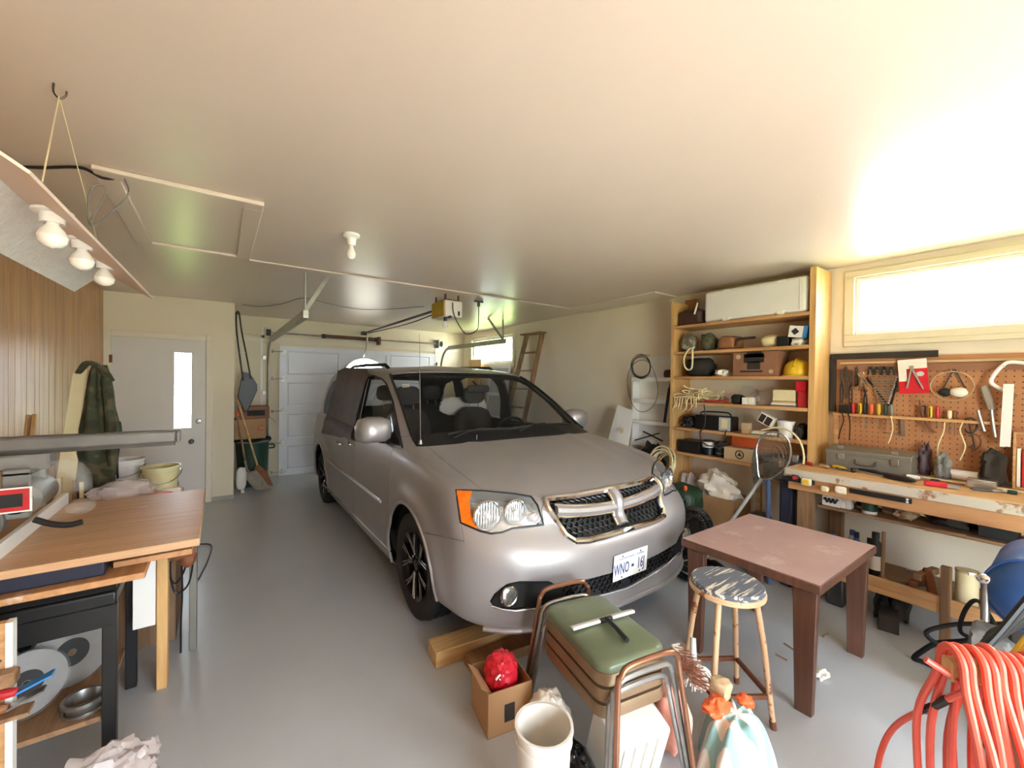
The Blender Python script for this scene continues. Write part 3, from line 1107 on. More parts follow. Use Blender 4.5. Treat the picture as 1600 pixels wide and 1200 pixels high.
both_sides('headlight_gasket', trace(HEADL, .001, 4, True), .0055, 'cartrim', closed=True, parent=HLc)
for s in (0, 1):
    for (x_, y_, r_) in ((762, 806, .078), (806, 800, .064), (838, 808, .03)):
        c_ = hit(x_, y_, -.006)
        c_ = mir(c_) if s else c_
        fw_ = (W(-1, 0, 0) - W(0, 0, 0) + (lat if s else -lat) * .25).normalized()
        M_ = frame(c_ - fw_ * .02, fw_)
        lens = MB().lathe([(0, -.035), (r_ * .45, -.03), (r_ * .8, -.012), (r_ * .95, .01), (r_, .016), (r_ * 1.04, .012)], 24, M_, cap=False)
        L_ = ob('lamp_bowl', lens, 'chrome' if r_ > .05 else 'amber', HLc[s])
        fl = MB()
        for k in range(9):
            xx = -r_ * .8 + k * r_ * .2
            hh = math.sqrt(max(r_ * r_ * .8 - xx * xx, 0))
            fl.bar(M_ @ Vector((xx, -hh, -.004)), M_ @ Vector((xx, hh, -.004)), r_ * .06, .01, fw_)
        ob('lens_fluting', fl, 'reflector', HLc[s])
        ob('lamp_ring', MB().tube([M_ @ Vector((r_ * math.cos(a), r_ * math.sin(a), .014)) for a in [2 * PI * k / 24 for k in range(24)]], .005, 6, True), 'chrome', HLc[s])
        if r_ > .05:
            ob('bulb', MB().blob(c_, (.03, .03, .03), amp=0, n=10, m=6), 'bulb', HLc[s])
    c_ = hit(796, 930, .012)
    c_ = mir(c_) if s else c_
    fw_ = (W(-1, 0, 0) - W(0, 0, 0)).normalized()
    M_ = frame(c_, fw_)
    ob('fog_lamp', MB().lathe([(0, .012), (.03, .01), (.043, .004), (.045, -.02)], 22, M_), 'reflector', FB[s])
    ob('fog_lamp_ring', MB().tube([M_ @ Vector((.047 * math.cos(a), .047 * math.sin(a), 0)) for a in [2 * PI * k / 22 for k in range(22)]], .006, 6, True), 'chrome', FB[s])
    cp = [hit(x_, y_, .004) for x_, y_ in ((768, 946), (785, 951.5), (805, 954), (840, 949.5), (866, 942))]
    ob('bezel_trim', MB().tube([mir(p) for p in cp] if s else cp, .006, 6), 'alu', FB[s])

# honeycomb of grille and lower intake
OKP = [GRILLE, INTAKE]


def honeycomb(name, poly, cw, off, parent):
    mb = MB()
    ch = cw * .62
    for row in range(-2, 60):
        for col in range(-40, 41):
            z = .24 + row * ch
            v = (col + (.5 if row % 2 else 0)) * cw
            hx = [(v - cw * .5, z - ch * .32), (v - cw * .5, z + ch * .32), (v, z + ch * .66), (v + cw * .5, z + ch * .32), (v + cw * .5, z - ch * .32)]
            pts = []
            for a_ in hx:
                q = skin(-abs(a_[0]), a_[1], 0)
                if q is None or not inpoly(*topx(q), poly):
                    pts = None
                    break
                q2 = q - (W(-off, 0, 0) - W(0, 0, 0))
                pts.append(mir(q2) if a_[0] > 0 else q2)
            if pts:
                for p0, p1 in zip(pts[:3], pts[1:4]):
                    mb.bar(p0, p1, .006, .012, (0, 1, 0))
    return ob(name, mb, 'black', parent, ang=30)


honeycomb('grille_mesh', GRILLE, .042, .018, VAN)
honeycomb('intake_mesh', INTAKE, .042, .012, VAN)['kind'] = 'stuff'
# chrome grille frame with its cross
g_ = [p for p in trace(GRILLE[4:] + GRILLE[:3], .004, 5) if (p - W(0, 0, 0)).dot(lat) < 0]
loop = g_ + [mir(p) for p in reversed(g_)]
ob('grille_surround', MB().tube(loop, .019, 8, True), 'chrome', VAN)
gz = .815
for dz, mt, rr_, of_ in ((.03, 'chrome', .0085, .006), (-.03, 'chrome', .0085, .006), (0, 'carpaint', .029, .0)):
    pts = []
    for k in range(47):
        v_ = -.46 + .02 * k
        q = skin(-abs(v_) - .0005, gz + dz + .03 * (abs(v_) / .43) ** 2, of_)
        if q is not None and inpoly(*topx(q), GRILLE):
            pts.append(mir(q) if v_ > 0 else q)
    ob('grille_bar', MB().tube(pts, rr_, 8), mt, VAN)
for dv, mt, rr_, of_ in ((-.042, 'chrome', .0095, .008), (.042, 'chrome', .0095, .008), (0, 'carpaint', .038, .004)):
    pts = [skin(-abs(dv) - .001, z_, of_) for z_ in [.715 + .02 * k for k in range(10)]]
    pts = [mir(p) if dv > 0 else p for p in pts if p is not None]
    ob('grille_post', MB().tube(pts, rr_, 8), mt, VAN)
# bumper crease and lip
for z_, rr_ in ((.275, .015),):
    pts = []
    for k in range(25):
        v_ = -.87 + .87 * 2 * k / 24
        q = skin(-abs(v_) - .0005, z_ + .012, .002)
        if q is not None:
            pts.append((mir(q) if v_ > 0 else q) - Vector((0, 0, .02)))
    ob('bumper_lip', MB().tube(pts, rr_, 8), 'carpaint', VAN)
# licence plate
PC = W(.012, 0, .497)
PM = frame(PC, (W(-1, 0, 0) - W(0, 0, 0) + Vector((0, 0, -.06))), (W(0, -1, 0) - W(0, 0, 0)) * -1)
PL = ob('license_plate', MB().box(-.152, .152, -.078, .078, -.004, .003, PM), 'whitegloss', VAN, bevel=.004)
PL['label'] = 'white licence plate with blue characters'
spec('plateblue', (36, 62, 132), .4, 'flat')
spec('platepale', (120, 140, 186), .4, 'flat')
text('WNO', PM @ Matrix.Translation((-.084, -.014, .0035)), .095, 'plateblue', PL, sx=.53, bold=.0008)
text('16J', PM @ Matrix.Translation((.09, -.014, .0035)), .095, 'plateblue', PL, sx=.58, bold=.0008)
text('Beautiful British Columbia', PM @ Matrix.Translation((0, .05, .0035)), .021, 'platepale', PL)
ob('plate_flag', MB().box(.004, .024, -.02, -.004, .003, .0045, PM), 'plateblue', PL)
for sx_ in (-.08, .08):
    for sy_ in (-.062, .062):
        ob('screw', MB().lathe([(0, .006), (.005, .005), (.006, .003)], 8, PM @ Matrix.Translation((sx_, sy_, 0))), 'darksteel', PL)

# wheels
def wheel(wu, sgn):
    c_ = W(wu, sgn * .86, .345)
    out = (lat * sgn).normalized()
    M_ = frame(c_, out, (0, 0, 1))
    T = MB().lathe([(.225, -.11), (.30, -.115), (.335, -.105), (.345, -.07), (.345, .07), (.336, .10), (.30, .115), (.235, .105), (.222, .095), (.222, -.1)], 48, M_, cap=False)
    TY = ob('tyre', T, 'rubber', VAN)
    gr = MB()
    for o_ in (-.06, -.02, .02, .06):
        gr.tube([M_ @ Vector((.3455 * math.cos(a), .3455 * math.sin(a), o_)) for a in [2 * PI * k / 40 for k in range(40)]], .004, 4, True)
    ob('tread_groove', gr, 'black', TY)
    R_ = MB().lathe([(.205, -.1), (.205, .06), (.222, .09), (.228, .1), (.226, .104), (.214, .096), (.198, .07)], 48, M_, cap=False)
    RM = ob('rim', R_, 'rimblack', VAN)
    ob('brake_disc', MB().lathe([(0, .0), (.19, .0), (.19, -.02), (0, -.02)], 32, M_), 'blackm', RM)
    for k in range(5):
        a = 2 * PI * k / 5 + .3
        sk = MB()
        d = lambda t, r_: M_ @ Vector((r_ * math.cos(a + t), r_ * math.sin(a + t), .088 - .02 * (1 - r_ / .2)))
        for t0, t1 in ((-.06, -.34), (.06, .34)):
            sk.tube(sp([d(t0 * .6, .04), d(t0 * 1.1, .11), d(t1, .215)], 4), [.018] * 4 + [.016] * 5, 6, flat=.6)
        ob('spoke', sk, 'rimblack', RM)
        ed = MB()
        for t0, t1 in ((-.16, -.39), (.16, .39), (-.03, -.26), (.03, .26)):
            ed.tube([q + out * .012 for q in sp([d(t0 * .9, .06), d((t0 + t1) * .42, .12), d(t1, .217)], 4)], .0032, 5)
        ob('spoke_edge', ed, 'alu', RM)
    ob('hub_cap', MB().lathe([(0, .095), (.02, .094), (.032, .088), (.035, .07)], 18, M_), 'darksteel', RM)
    ob('lug_nut', MB().lathe([(0, .1), (.01, .1), (.01, .075)], 6, M_ @ Matrix.Translation((.05, .02, 0))), 'chrome', RM)
    ww = MB().grid(lambda a, b: M_ @ Vector(((ARC + .012) * math.cos(math.radians(-100 + 200 * a)), (ARC + .012) * math.sin(math.radians(-100 + 200 * a)), .08 - .36 * b)), 25, 3)
    ww.grid(lambda a, b: M_ @ Vector(((ARC + .012) * b * math.cos(math.radians(-100 + 200 * a)), (ARC + .012) * b * math.sin(math.radians(-100 + 200 * a)), -.28)), 25, 3)
    ob('wheel_well', ww, 'blackm', VAN)


for wu, wz in WHEELS:
    for s_ in (-1, 1):
        wheel(wu, s_)
# arch lips
for wu, wz in WHEELS:
    pts = []
    for k in range(25):
        a = math.radians(-18 + 216 * k / 24)
        u_, z_ = wu + (ARC + .002) * math.cos(a), wz + (ARC + .002) * math.sin(a)
        p, n, i, d = CARBVH.ray_cast(W(u_, -2, z_), lat)
        if p is not None:
            pts.append(p - n * .002 * (1 if n.dot(lat) > 0 else -1))
    both_sides('arch_lip', pts, .011, 'carpaint', 8)
ob('underbody', MB().box(0, 1, 0, 1, 0, 1, Matrix(((1.5 * math.cos(TH), 4.6 * math.sin(TH), 0, W(.32, -.75, 0).x), (-1.5 * math.sin(TH), 4.6 * math.cos(TH), 0, W(.32, -.75, 0).y), (0, 0, .12, .2), (0, 0, 0, 1)))), 'blackm', VAN)
# side mouldings and seams
both_sides('side_moulding', trace([(512, 719), (535, 737), (565, 760), (596, 784)], .006), .011, 'carpaint')
both_sides('moulding_chrome', trace([(514, 717), (535, 733), (565, 756), (596, 780)], .012), .004, 'chrome')
both_sides('sill_chrome', trace([(506, 757), (540, 790), (580, 830), (612, 861)], .006), .006, 'chrome')
both_sides('window_trim', trace([(560, 669), (590, 685), (612, 695), (630, 702)], .004), .006, 'chrome')
both_sides('pillar_seal', trace([(576, 591), (584, 587), (597, 592), (604, 600), (614, 627), (629, 701)], .003), .008, 'cartrim')
both_sides('windshield_seal', [W(p.x, -p.y, p.z) + Vector((-.004, 0, .004)) for p in cg[4 * SD - 1][ROW8:ROW10 + 1]], .012, 'cartrim')
for x_, y_ in ((549, 693), (531, 692)):
    h0, h1 = hit(x_ - 3, y_ - 1.5, .024), hit(x_ + 4, y_ + 2.2, .024)
    pts = [hit(x_ - 3.6, y_ - 1.8, .0), h0, h1, hit(x_ + 4.6, y_ + 2.6, .0)]
    both_sides('door_handle', sp(pts, 4), .011, 'chrome', 8)
# mirrors
for s in (-1, 1):
    c_ = W(1.62, s * 1.06, 1.18)
    mh = MB()
    pr = [(-.10, -.055), (-.105, .03), (-.085, .075), (-.03, .092), (.06, .088), (.105, .07), (.115, .01), (.108, -.05), (.07, -.072), (-.06, -.075)]
    M_ = frame(c_, (W(-1, -s * .12, 0) - W(0, 0, 0)), (lat * 1))
    n_ = len(pr)
    vs_, fs_ = [], []
    for t, k in ((-.06, .94), (-.03, 1.0), (.02, .97), (.055, .82), (.075, .5), (.08, .1)):
        vs_ += [(x_ * k * 1.22, y_ * k * 1.2, t * 1.2) for x_, y_ in pr]
    for i in range(5):
        for j in range(n_):
            l = (j + 1) % n_
            fs_.append((i * n_ + j, i * n_ + l, (i + 1) * n_ + l, (i + 1) * n_ + j))
    fs_.append(tuple(range(5 * n_, 6 * n_)))
    mh.add(vs_, fs_, M_)
    MR = ob('side_mirror', mh, 'carpaint', VAN, ang=60)
    ob('mirror_glass', MB().prism([(x_ * 1.1, y_ * 1.08) for x_, y_ in pr], -.078, -.07, M_), 'chrome', MR)
    ob('mirror_base', MB().bar(W(1.62, s * 1.0, 1.10), W(1.68, s * .9, 1.08), .07, .035), 'cartrim', MR, bevel=.01)
# antenna, wipers, washer jets, roof rails
ab = hit(657, 694, 0)
at = ab + Vector((-.0, .05, 0))
AN = ob('antenna', MB().cyl(ab, ab + Vector((0, 0, .03)), .014, .008, 12), 'steel', VAN)
ob('antenna_whip', MB().tube([ab + Vector((0, 0, .02)), ab + Vector((-.005, .005, .35)), ab + Vector((-.012, .01, .80))], [.003, .0024, .0016], 6), 'steel', AN)
for (u0, v0, u1, v1) in ((1.235, -.62, 1.225, .02), (1.235, -.02, 1.26, .66)):
    pts = []
    for k in range(9):
        t = k / 8
        uu, vv = u0 + (u1 - u0) * t, v0 + (v1 - v0) * t
        p, n, i, d = CARBVH.ray_cast(W(uu, -abs(vv) - .001, 2.5), Vector((0, 0, -1)))
        p = mir(p) if vv > 0 else p
        pts.append(p + Vector((0, -.01, .022 + .01 * math.sin(PI * t))))
    WP = ob('wiper', MB().tube(pts, .01, 6), 'cartrim', VAN)
    ob('wiper_arm', MB().tube([pts[4] + Vector((0, -.01, .012)), (pts[0] + pts[4]) / 2 + Vector((0, -.03, .01)), pts[0] + Vector((.02, -.05, -.02))], .008, 6), 'cartrim', WP)
for x_, y_ in ((787, 684), (873, 676)):
    h_ = hit(x_, y_, .003)
    if h_ is not None:
        ob('washer_jet', MB().blob(h_, (.03, .022, .014), amp=0, n=10, m=6), 'cartrim', VAN)
h0 = hit(745, 690, .001)
both_sides('roof_rail', [W(2.6, -.63, 1.70), W(2.68, -.635, 1.732), W(3.3, -.64, 1.745), W(4.0, -.62, 1.742), W(4.3, -.59, 1.72)], .018, 'cartrim', 8)
# cabin
DB = MB().grid(lambda a, b: W(1.25 + .66 * b, (-.80 + 1.6 * a), 1.09 + .03 * math.sin(PI * b) - .32 * max(0, b - .72) * 3.2), 15, 12)
ob('dashboard', DB, 'blackm', VAN)
ob('dash_hood', MB().blob(W(1.74, .40, 1.10), (.44, .26, .1), amp=.02, n=18, m=8), 'blackm', VAN)
swc = W(1.93, .40, 1.05)
swM = frame(swc, (W(1, 0, 0) - W(0, 0, 0)) * .85 + Vector((0, 0, .5)))
SW = ob('steering_wheel', MB().tube([swM @ Vector((.185 * math.cos(a), .185 * math.sin(a), 0)) for a in [2 * PI * k / 32 for k in range(32)]], .015, 8, True), 'blackm', VAN)
ob('wheel_hub', MB().blob(swc, (.16, .08, .12), amp=0, n=14, m=8).bar(swM @ Vector((-.17, 0, 0)), swM @ Vector((.17, 0, 0)), .03, .02).bar(swM @ Vector((0, -.17, 0)), swM @ Vector((0, 0, 0)), .03, .02, (0, 1, 0)), 'blackm', SW)


def seat(u, v, w_=.5, two=1):
    B = ob('seat_back', MB().blob(W(u + .12, v, .92), (w_, .2, .72), amp=.02, sq=.55, n=20, m=12, M=rot('X', -12, W(u + .12, v, .6))), 'seatcloth', VAN)
    ob('seat_cushion', MB().blob(W(u - .2, v, .60), (w_, .55, .2), amp=.02, sq=.6), 'seatcloth', VAN)
    for d in ([0] if two == 1 else [-.3, .3]):
        ob('headrest', MB().blob(W(u + .235, v + d, 1.41), (.27, .11, .2), amp=.02, sq=.6, n=16, m=10), 'seatcloth', B)
        ob('headrest_post', MB().cyl(W(u + .2, v + d - .06, 1.2), W(u + .235, v + d - .06, 1.36), .007, n=6).cyl(W(u + .2, v + d + .06, 1.2), W(u + .235, v + d + .06, 1.36), .007, n=6), 'steel', B)


seat(2.42, -.40)
seat(2.42, .40)
seat(3.4, 0, 1.35, 2)
ob('cabin_floor', MB().bar(W(1.4, 0, .42), W(4.9, 0, .42), 1.8, .04), 'blackm', VAN)
ob('rearview_mirror', MB().blob(W(1.85, .0, 1.50), (.25, .035, .075), amp=0, sq=.5, n=16, m=8), 'blackm', VAN)
ob('mirror_stalk', MB().cyl(W(1.85, 0, 1.52), W(1.95, 0, 1.57), .012, n=8), 'blackm', VAN)
SV = MB().grid(lambda a, b: W(2.12 + .07 * b, -.62 + 1.24 * a, 1.625 - .02 * b), 8, 4)
ob('sun_visor', SV, 'interior', VAN)
ob('inspection_sticker', MB().add([hit(628, 598, -.012), hit(640, 598, -.012), hit(640, 603, -.012), hit(628, 604, -.012)], [(0, 1, 2, 3)]), 'paper', VAN)
sb = hit(745, 687, .002)
ob('hood_pin', MB().cyl(sb, sb + Vector((0, 0, .035)), .003, n=6), 'steel', VAN)
# pale cloth lying over the driver's seat
one('seat_cover_cloth', MB().blob(W(2.83, .36, 1.27), (.62, .07, .22), seed=3, amp=.12, sq=.7), 'paper', 'pale grey cloth draped over the front seat inside the minivan', 'cloth')

# dark plastic sheet hung over the sliding door window
SHEET = [(531, 582), (542, 578), (577, 579), (580, 588), (571, 614), (563, 645), (557, 668), (551, 690), (543, 683), (536, 684), (526, 681), (506, 677), (511, 656), (519, 634), (526, 603)]
cut(SHEET, 50, over=(20, 21, 22, 30, 31, 32, 33, 34))
b2 = bmesh.new()
mp_ = {}
for f_ in bm.faces:
    if f_[lg] == 50:
        vs = []
        for v_ in f_.verts:
            if v_ not in mp_:
                mp_[v_] = b2.verts.new(v_.co)
            vs.append(mp_[v_])
        b2.faces.new(vs)
bmesh.ops.subdivide_edges(b2, edges=b2.edges, cuts=1)
b2.normal_update()
for v_ in b2.verts:
    v_.co += v_.normal * (.03 + .012 * noise.noise(Vector((v_.co.y * 5, v_.co.z * 9, 3))))
mb = MB()
b2.verts.index_update()
mb.v = [v_.co.copy() for v_ in b2.verts]
mb.f = [tuple(v_.index for v_ in f_.verts) for f_ in b2.faces]
b2.free()
SHO = one('plastic_sheet', mb, 'purple', 'dark plum sheet hung over the side window of the minivan', 'sheet', ang=60)
bm.free()
# ================================================================== along the panelled wall
def tin(prof, c, n=24, tilt=None):
    M_ = Matrix.Translation(Vector(c))
    if tilt:
        M_ = M_ @ Matrix.Rotation(math.radians(tilt[1]), 4, tilt[0])
    return MB().lathe(prof, n, M_)


def pail(name, c, r0, r1, h, mat, label, handle=True, tilt=None, t=.004, group=None):
    """open bucket: shell, rim, bail handle"""
    T = thing(name, label, 'bucket', c, group)
    M_ = Matrix.Translation(Vector(c))
    ob('shell', MB().lathe([(0, .0), (r0, 0), (r1, h), (r1 - t, h), (r0 - t, .006), (0, .006)], 30, M_), mat, T)
    ob('rim', MB().lathe([(r1 - .002, h - .012), (r1 + .007, h - .012), (r1 + .007, h + .002), (r1 - .002, h + .002)], 30, M_, cap=False).lathe([(r1 * .985, h - .05), (r1 + .004, h - .05), (r1 + .004, h - .04), (r1 * .985, h - .04)], 30, M_, cap=False), mat, T)
    if handle:
        p = [Vector(c) + Vector((math.cos(a) * (r1 + .01), -abs(math.sin(a)) * r1 * .35 - .0, h - .03 - math.sin(a) * h * .38)) for a in [PI * k / 14 for k in range(15)]]
        ob('bail_handle', MB().tube([Vector(c) + Vector((math.cos(a) * (r1 + .012), -(r1 + .012) * math.sin(a) * .92, h - .04 - .09 * math.sin(a))) for a in [PI * k / 14 for k in range(15)]], .003, 6), 'steel', T)
    return T


def coil(c, r, wire, turns, seed, mat, axis=(0, 0, 1), flatn=.02, n=40, wob=.12):
    """loosely wound coil as one curve"""
    rr = random.Random(seed)
    M_ = frame(c, axis)
    pts = []
    ph = [rr.uniform(0, 6) for _ in range(3)]
    for i in range(int(turns * n) + 1):
        a = 2 * PI * i / n
        t = i / (turns * n)
        k = 1 + wob * math.sin(a * .37 + ph[0]) + wob * .6 * math.sin(a * .61 + ph[1])
        pts.append(M_ @ Vector((r * k * math.cos(a), r * k * math.sin(a) * (1 + .1 * math.sin(a * .23 + ph[2])), flatn * math.sin(a * .47 + ph[2]) + wire * (i % n) / n)))
    return MB().tube(pts, wire, 6)


spec('textured', (238, 236, 230), .6, 'plain', (222, 218, 208), 30, bump=.9, bscale=55, bdist=.012)
spec('pinkboard', (226, 206, 188), .6, 'plain', (214, 192, 172), 4)
# ---- hanging lamp: folded reflector with three bulbs
FX = thing('hanging_lamp', 'folded white reflector lamp with three globe bulbs hung from the ceiling', 'lamp', (-.46, 2.35, 2.03))


def leaf3(name, a0, a1, b0, b1, mat):
    a0, a1, b0, b1 = map(Vector, (a0, a1, b0, b1))
    n_ = (a1 - a0).cross(b0 - a0).normalized() * .004
    ob(name, MB().add([a0 - n_, a1 - n_, b1 - n_, b0 - n_, a0 + n_, a1 + n_, b1 + n_, b0 + n_], [(0, 1, 2, 3), (7, 6, 5, 4), (0, 4, 5, 1), (1, 5, 6, 2), (2, 6, 7, 3), (3, 7, 4, 0)]), mat, FX)


rf, rn = P(163, 426, 1, 3.2), Vector((-.555, 1.45, 2.19))
leaf3('reflector_board', (rn.x, rn.y, rn.z), (rf.x, rf.y, rf.z), P(47, 270, 1, 1.5), P(240, 467, 1, 3.2), 'pinkboard')
bl = P(115, 455, 1, 3.2)
leaf3('reflector_flap', (rn.x, rn.y, rn.z), (rf.x, rf.y, rf.z), (bl.x - .06, 1.45, bl.z), bl, 'textured')
for (x_, y_, yy) in ((82, 366, 1.96), (128, 404, 2.31), (163, 432, 2.71)):
    c_ = P(x_, y_, 1, yy)
    S_ = ob('socket', MB().lathe([(0, .075), (.05, .075), (.05, .067), (.032, .065), (.03, .035), (.0, .035)], 18, Matrix.Translation(c_)), 'whitegloss', FX)
    ob('bulb', MB().lathe([(.013, .045), (.016, .03), (.03, .012), (.038, -.008), (.033, -.028), (.018, -.041), (0, -.045)], 20, Matrix.Translation(c_)), 'bulb', S_)
hk = P(84, 130, 2, H)
ob('ceiling_hook', MB().tube(sp([hk, hk + Vector((0, 0, -.03)), hk + Vector((.014, 0, -.045)), hk + Vector((.028, 0, -.03)), hk + Vector((.03, 0, -.015))], 4), .003, 6), 'darksteel', FX)
ob('string', MB().cyl(hk + Vector((.012, 0, -.04)), P(66, 284, 1, 1.62), .0022, n=5), 'cream', FX)
ob('string', MB().cyl(hk + Vector((.012, 0, -.04)), P(165, 430, 1, 3.1) + Vector((0, 0, .01)), .0018, n=5), 'cream', FX)
ob('lamp_cord', MB().tube(sp([P(140, 348, 1, 2.4), P(150, 330, 1, 2.45), P(166, 300, 1, 2.5), P(158, 288, 1, 2.5), P(142, 296, 1, 2.5), P(138, 325, 1, 2.45), P(142, 352, 1, 2.42), P(165, 340, 1, 2.5), P(200, 304, 1, 2.6), P(194, 277, 2, H - .012)], 6), .004, 6), 'grey', FX)
one('ceiling_cable', MB().tube(sp([P(-60, 250, 2, H - .008), P(0, 258, 2, H - .012), P(60, 262, 2, H - .012), P(125, 262, 2, H - .01), P(160, 278, 2, H - .03), P(190, 279, 2, H - .008)], 8), .007, 6), 'black', 'black cable running along the ceiling to the attic hatch', 'cable')
# ---- bare bulb on the ceiling
lp = P(549, 366, 2, H)
T = thing('ceiling_bulb', 'white ceiling lampholder with a bare frosted bulb', 'lamp', (lp.x, lp.y, H - .17))
ob('lampholder', MB().lathe([(0, 0), (.055, 0), (.055, -.016), (.034, -.03), (.027, -.075), (.0, -.075)], 24, Matrix.Translation((lp.x, lp.y, H - .001))), 'whitegloss', T)
ob('bulb', MB().lathe([(.013, -.07), (.016, -.09), (.028, -.115), (.032, -.135), (.026, -.155), (.012, -.166), (0, -.168)], 20, Matrix.Translation((lp.x, lp.y, H))), 'bulb', T)

# ---- saw bench: plywood tops on legs
BN = thing('saw_bench', 'worn plywood saw bench with a white rip fence along the panelled wall', 'workbench', (-.5, 2.7, 0))
ob('front_top', MB().box(-.655, -.06, 2.18, 3.14, .868, .9), 'plyx', BN, bevel=.003)
ob('rear_top', MB().box(-1.055, -.675, 2.05, 3.14, .868, .9), 'plyx', BN, bevel=.003)
ob('fence', MB().box(-.672, -.65, 2.08, 3.17, .868, .955), 'white', BN, bevel=.002)
ob('lower_board', MB().box(-1.0, -.235, 2.19, 2.75, .772, .797), 'ply', BN, bevel=.003)
for (x_, y_) in ((-.225, 2.73), (-.98, 2.9)):
    ob('leg', MB().box(x_ - .022, x_ + .022, y_ - .022, y_ + .06, 0, .868 if x_ < -.5 else .868), 'pine', BN, bevel=.003)
ob('leg', MB().box(-.13, -.095, 3.0, 3.1, 0, .868), 'greymetal', BN, bevel=.003)
ob('end_panel', MB().box(-.335, -.25, 2.70, 2.716, .34, .772), 'white', BN, bevel=.002)
ST = thing('steel_stand', 'black steel stand with a wooden lower shelf under the saw bench', 'stand', (-.65, 2.55, 0))
for x_ in (-.96, -.352):
    for y_ in (2.30, 2.82):
        ob('leg', MB().box(x_ - .022, x_ + .022, y_ - .02, y_ + .02, 0, .66), 'black', ST, bevel=.003)
ob('front_rail', MB().box(-.98, -.33, 2.276, 2.282, .575, .66), 'black', ST, bevel=.002)
ob('rear_rail', MB().box(-.98, -.33, 2.838, 2.845, .575, .66), 'black', ST, bevel=.002)
ob('shelf', MB().box(-.938, -.376, 2.30, 2.82, .19, .21), 'oldwood', ST)
CS = thing('power_tool_case', 'long black plastic tool case with a pale printed label below the saw bench', 'case', (-.63, 2.42, .66))
ob('shell', MB().box(-.94, -.33, 2.27, 2.62, .6605, .715), 'black', CS, bevel=.008, seg=2)
ob('lid', MB().add([(-.94, 2.275, .718), (-.33, 2.275, .718), (-.33, 2.62, .718), (-.94, 2.62, .718), (-.93, 2.31, .768), (-.34, 2.31, .768), (-.34, 2.61, .768), (-.93, 2.61, .768)], [(3, 2, 1, 0), (4, 5, 6, 7), (0, 1, 5, 4), (1, 2, 6, 5), (2, 3, 7, 6), (3, 0, 4, 7)]), 'black', CS, bevel=.004)
spec('printlabel', (58, 56, 50), .6, 'speck', (150, 140, 100), 260, amt=.25)
ob('label_sticker', MB().add([(-.57, 2.2865, .736), (-.36, 2.2865, .736), (-.36, 2.3055, .763), (-.57, 2.3055, .763)], [(0, 1, 2, 3)]), 'printlabel', CS)
one('flat_tool_case', MB().box(-.64, -.36, 2.24, 2.6, .7975, .858), 'navy', 'flat navy tool case squeezed under the plywood top', 'case', bevel=.006, seg=2)
one('scrap_board', MB().box(-.345, -.09, 2.30, 2.5, .7975, .822), 'ply', 'short scrap board resting beneath the saw bench edge', 'board', bevel=.002)
SN = thing('palm_sander', 'grey iron shaped power sander under the bench edge', 'sander', (-.16, 2.36, .8225))
ob('body', MB().add([(-.225 + .135 * t, 2.36 + s * w_, .8225 + z_) for t, w_ in ((0, .035), (.35, .05), (.7, .04), (1, .006)) for s, z_ in ((-1, .002), (-1, .02), (-.5, .04 - .02 * t), (.5, .04 - .02 * t), (1, .02), (1, .002))], [(i * 6 + j, i * 6 + (j + 1) % 6, (i + 1) * 6 + (j + 1) % 6, (i + 1) * 6 + j) for i in range(3) for j in range(6)] + [(5, 4, 3, 2, 1, 0), (18, 19, 20, 21, 22, 23)]), 'grey', SN, ang=60)
ob('top_plate', MB().blob((-.17, 2.355, .857), (.085, .05, .012), amp=0), 'blackgloss', SN)
one('extension_lead', MB().tube(sp([(-.17, 2.76, .8), (-.15, 2.80, .72), (-.14, 2.86, .55), (-.19, 2.9, .45), (-.22, 2.86, .6), (-.15, 2.84, .74), (-.11, 2.88, .6), (-.13, 2.93, .42), (-.19, 2.95, .38), (-.21, 2.93, .55), (-.17, 2.92, .66), (-.16, 2.96, .4), (-.165, 2.97, .2), (-.165, 2.97, .02)], 7), .005, 6), 'black', 'black power cord looped beside the bench leg with its plug hanging', 'cord')
one('grinder_motor', MB().cyl((-.19, 2.66, .7), (-.09, 2.66, .7), .04, n=16).blob((-.12, 2.66, .66), (.07, .07, .09), amp=.08), 'rust', 'rusty brown small motor hanging beside the bench leg', 'motor', ang=50)
one('thin_lead', MB().tube(sp([P(306, 850, 2, .02), P(330, 852, 2, .006), P(325, 875, 2, .006), P(310, 905, 2, .006)], 6), .005, 6), 'black', 'thin black cord end lying on the floor by the saw bench', 'cord')
# blades and tins on the lower shelf
for k, (x_, y_, r_) in enumerate(((-.52, 2.60, .135), (-.62, 2.46, .12))):
    T = thing('saw_disc', ('large' if k == 0 else 'smaller') + ' round saw blade in clear packing leaning under the bench', 'saw blade', (x_, y_, .21), 'saw blades under the bench')
    M_ = frame((x_, y_, .216 + r_ * 1.05), (.55, -1, .28))
    ob('disc', MB().lathe([(.012, .0015), (r_, .0015), (r_, -.0015), (.012, -.0015)], 48, M_, cap=False), 'sawgrey', T)
    ob('center_label', MB().lathe([(.014, .002), (r_ * .42, .002)], 30, M_, cap=False), 'blackm', T)
    ob('blister_pack', MB().lathe([(r_ * .99, .008), (r_ * 1.06, .004), (r_ * 1.06, -.006)], 40, M_, cap=False), 'plastic', T)
T = pail('steel_pan', (-.44, 2.38, .2105), .05, .062, .055, 'steel', 'round steel pan sitting on the stand shelf', handle=False)
one('plastic_bag_clump', MB().blob((-.33, 2.12, .085), (.28, .2, .2), seed=4, amp=.22, freq=2.6, n=40, m=24, flat=True), 'plasticbag', 'crumpled clear plastic bag on the floor before the steel stand', 'bag', ang=25)
SB = thing('side_board', 'upright brown board with a white painted edge before the steel stand', 'board', (-.63, 2.08, 0))
ob('board', MB().box(-.78, -.565, 2.06, 2.085, 0, .765), 'piney', SB)
ob('painted_edge', MB().box(-.565, -.548, 2.055, 2.09, 0, .765), 'white', SB)
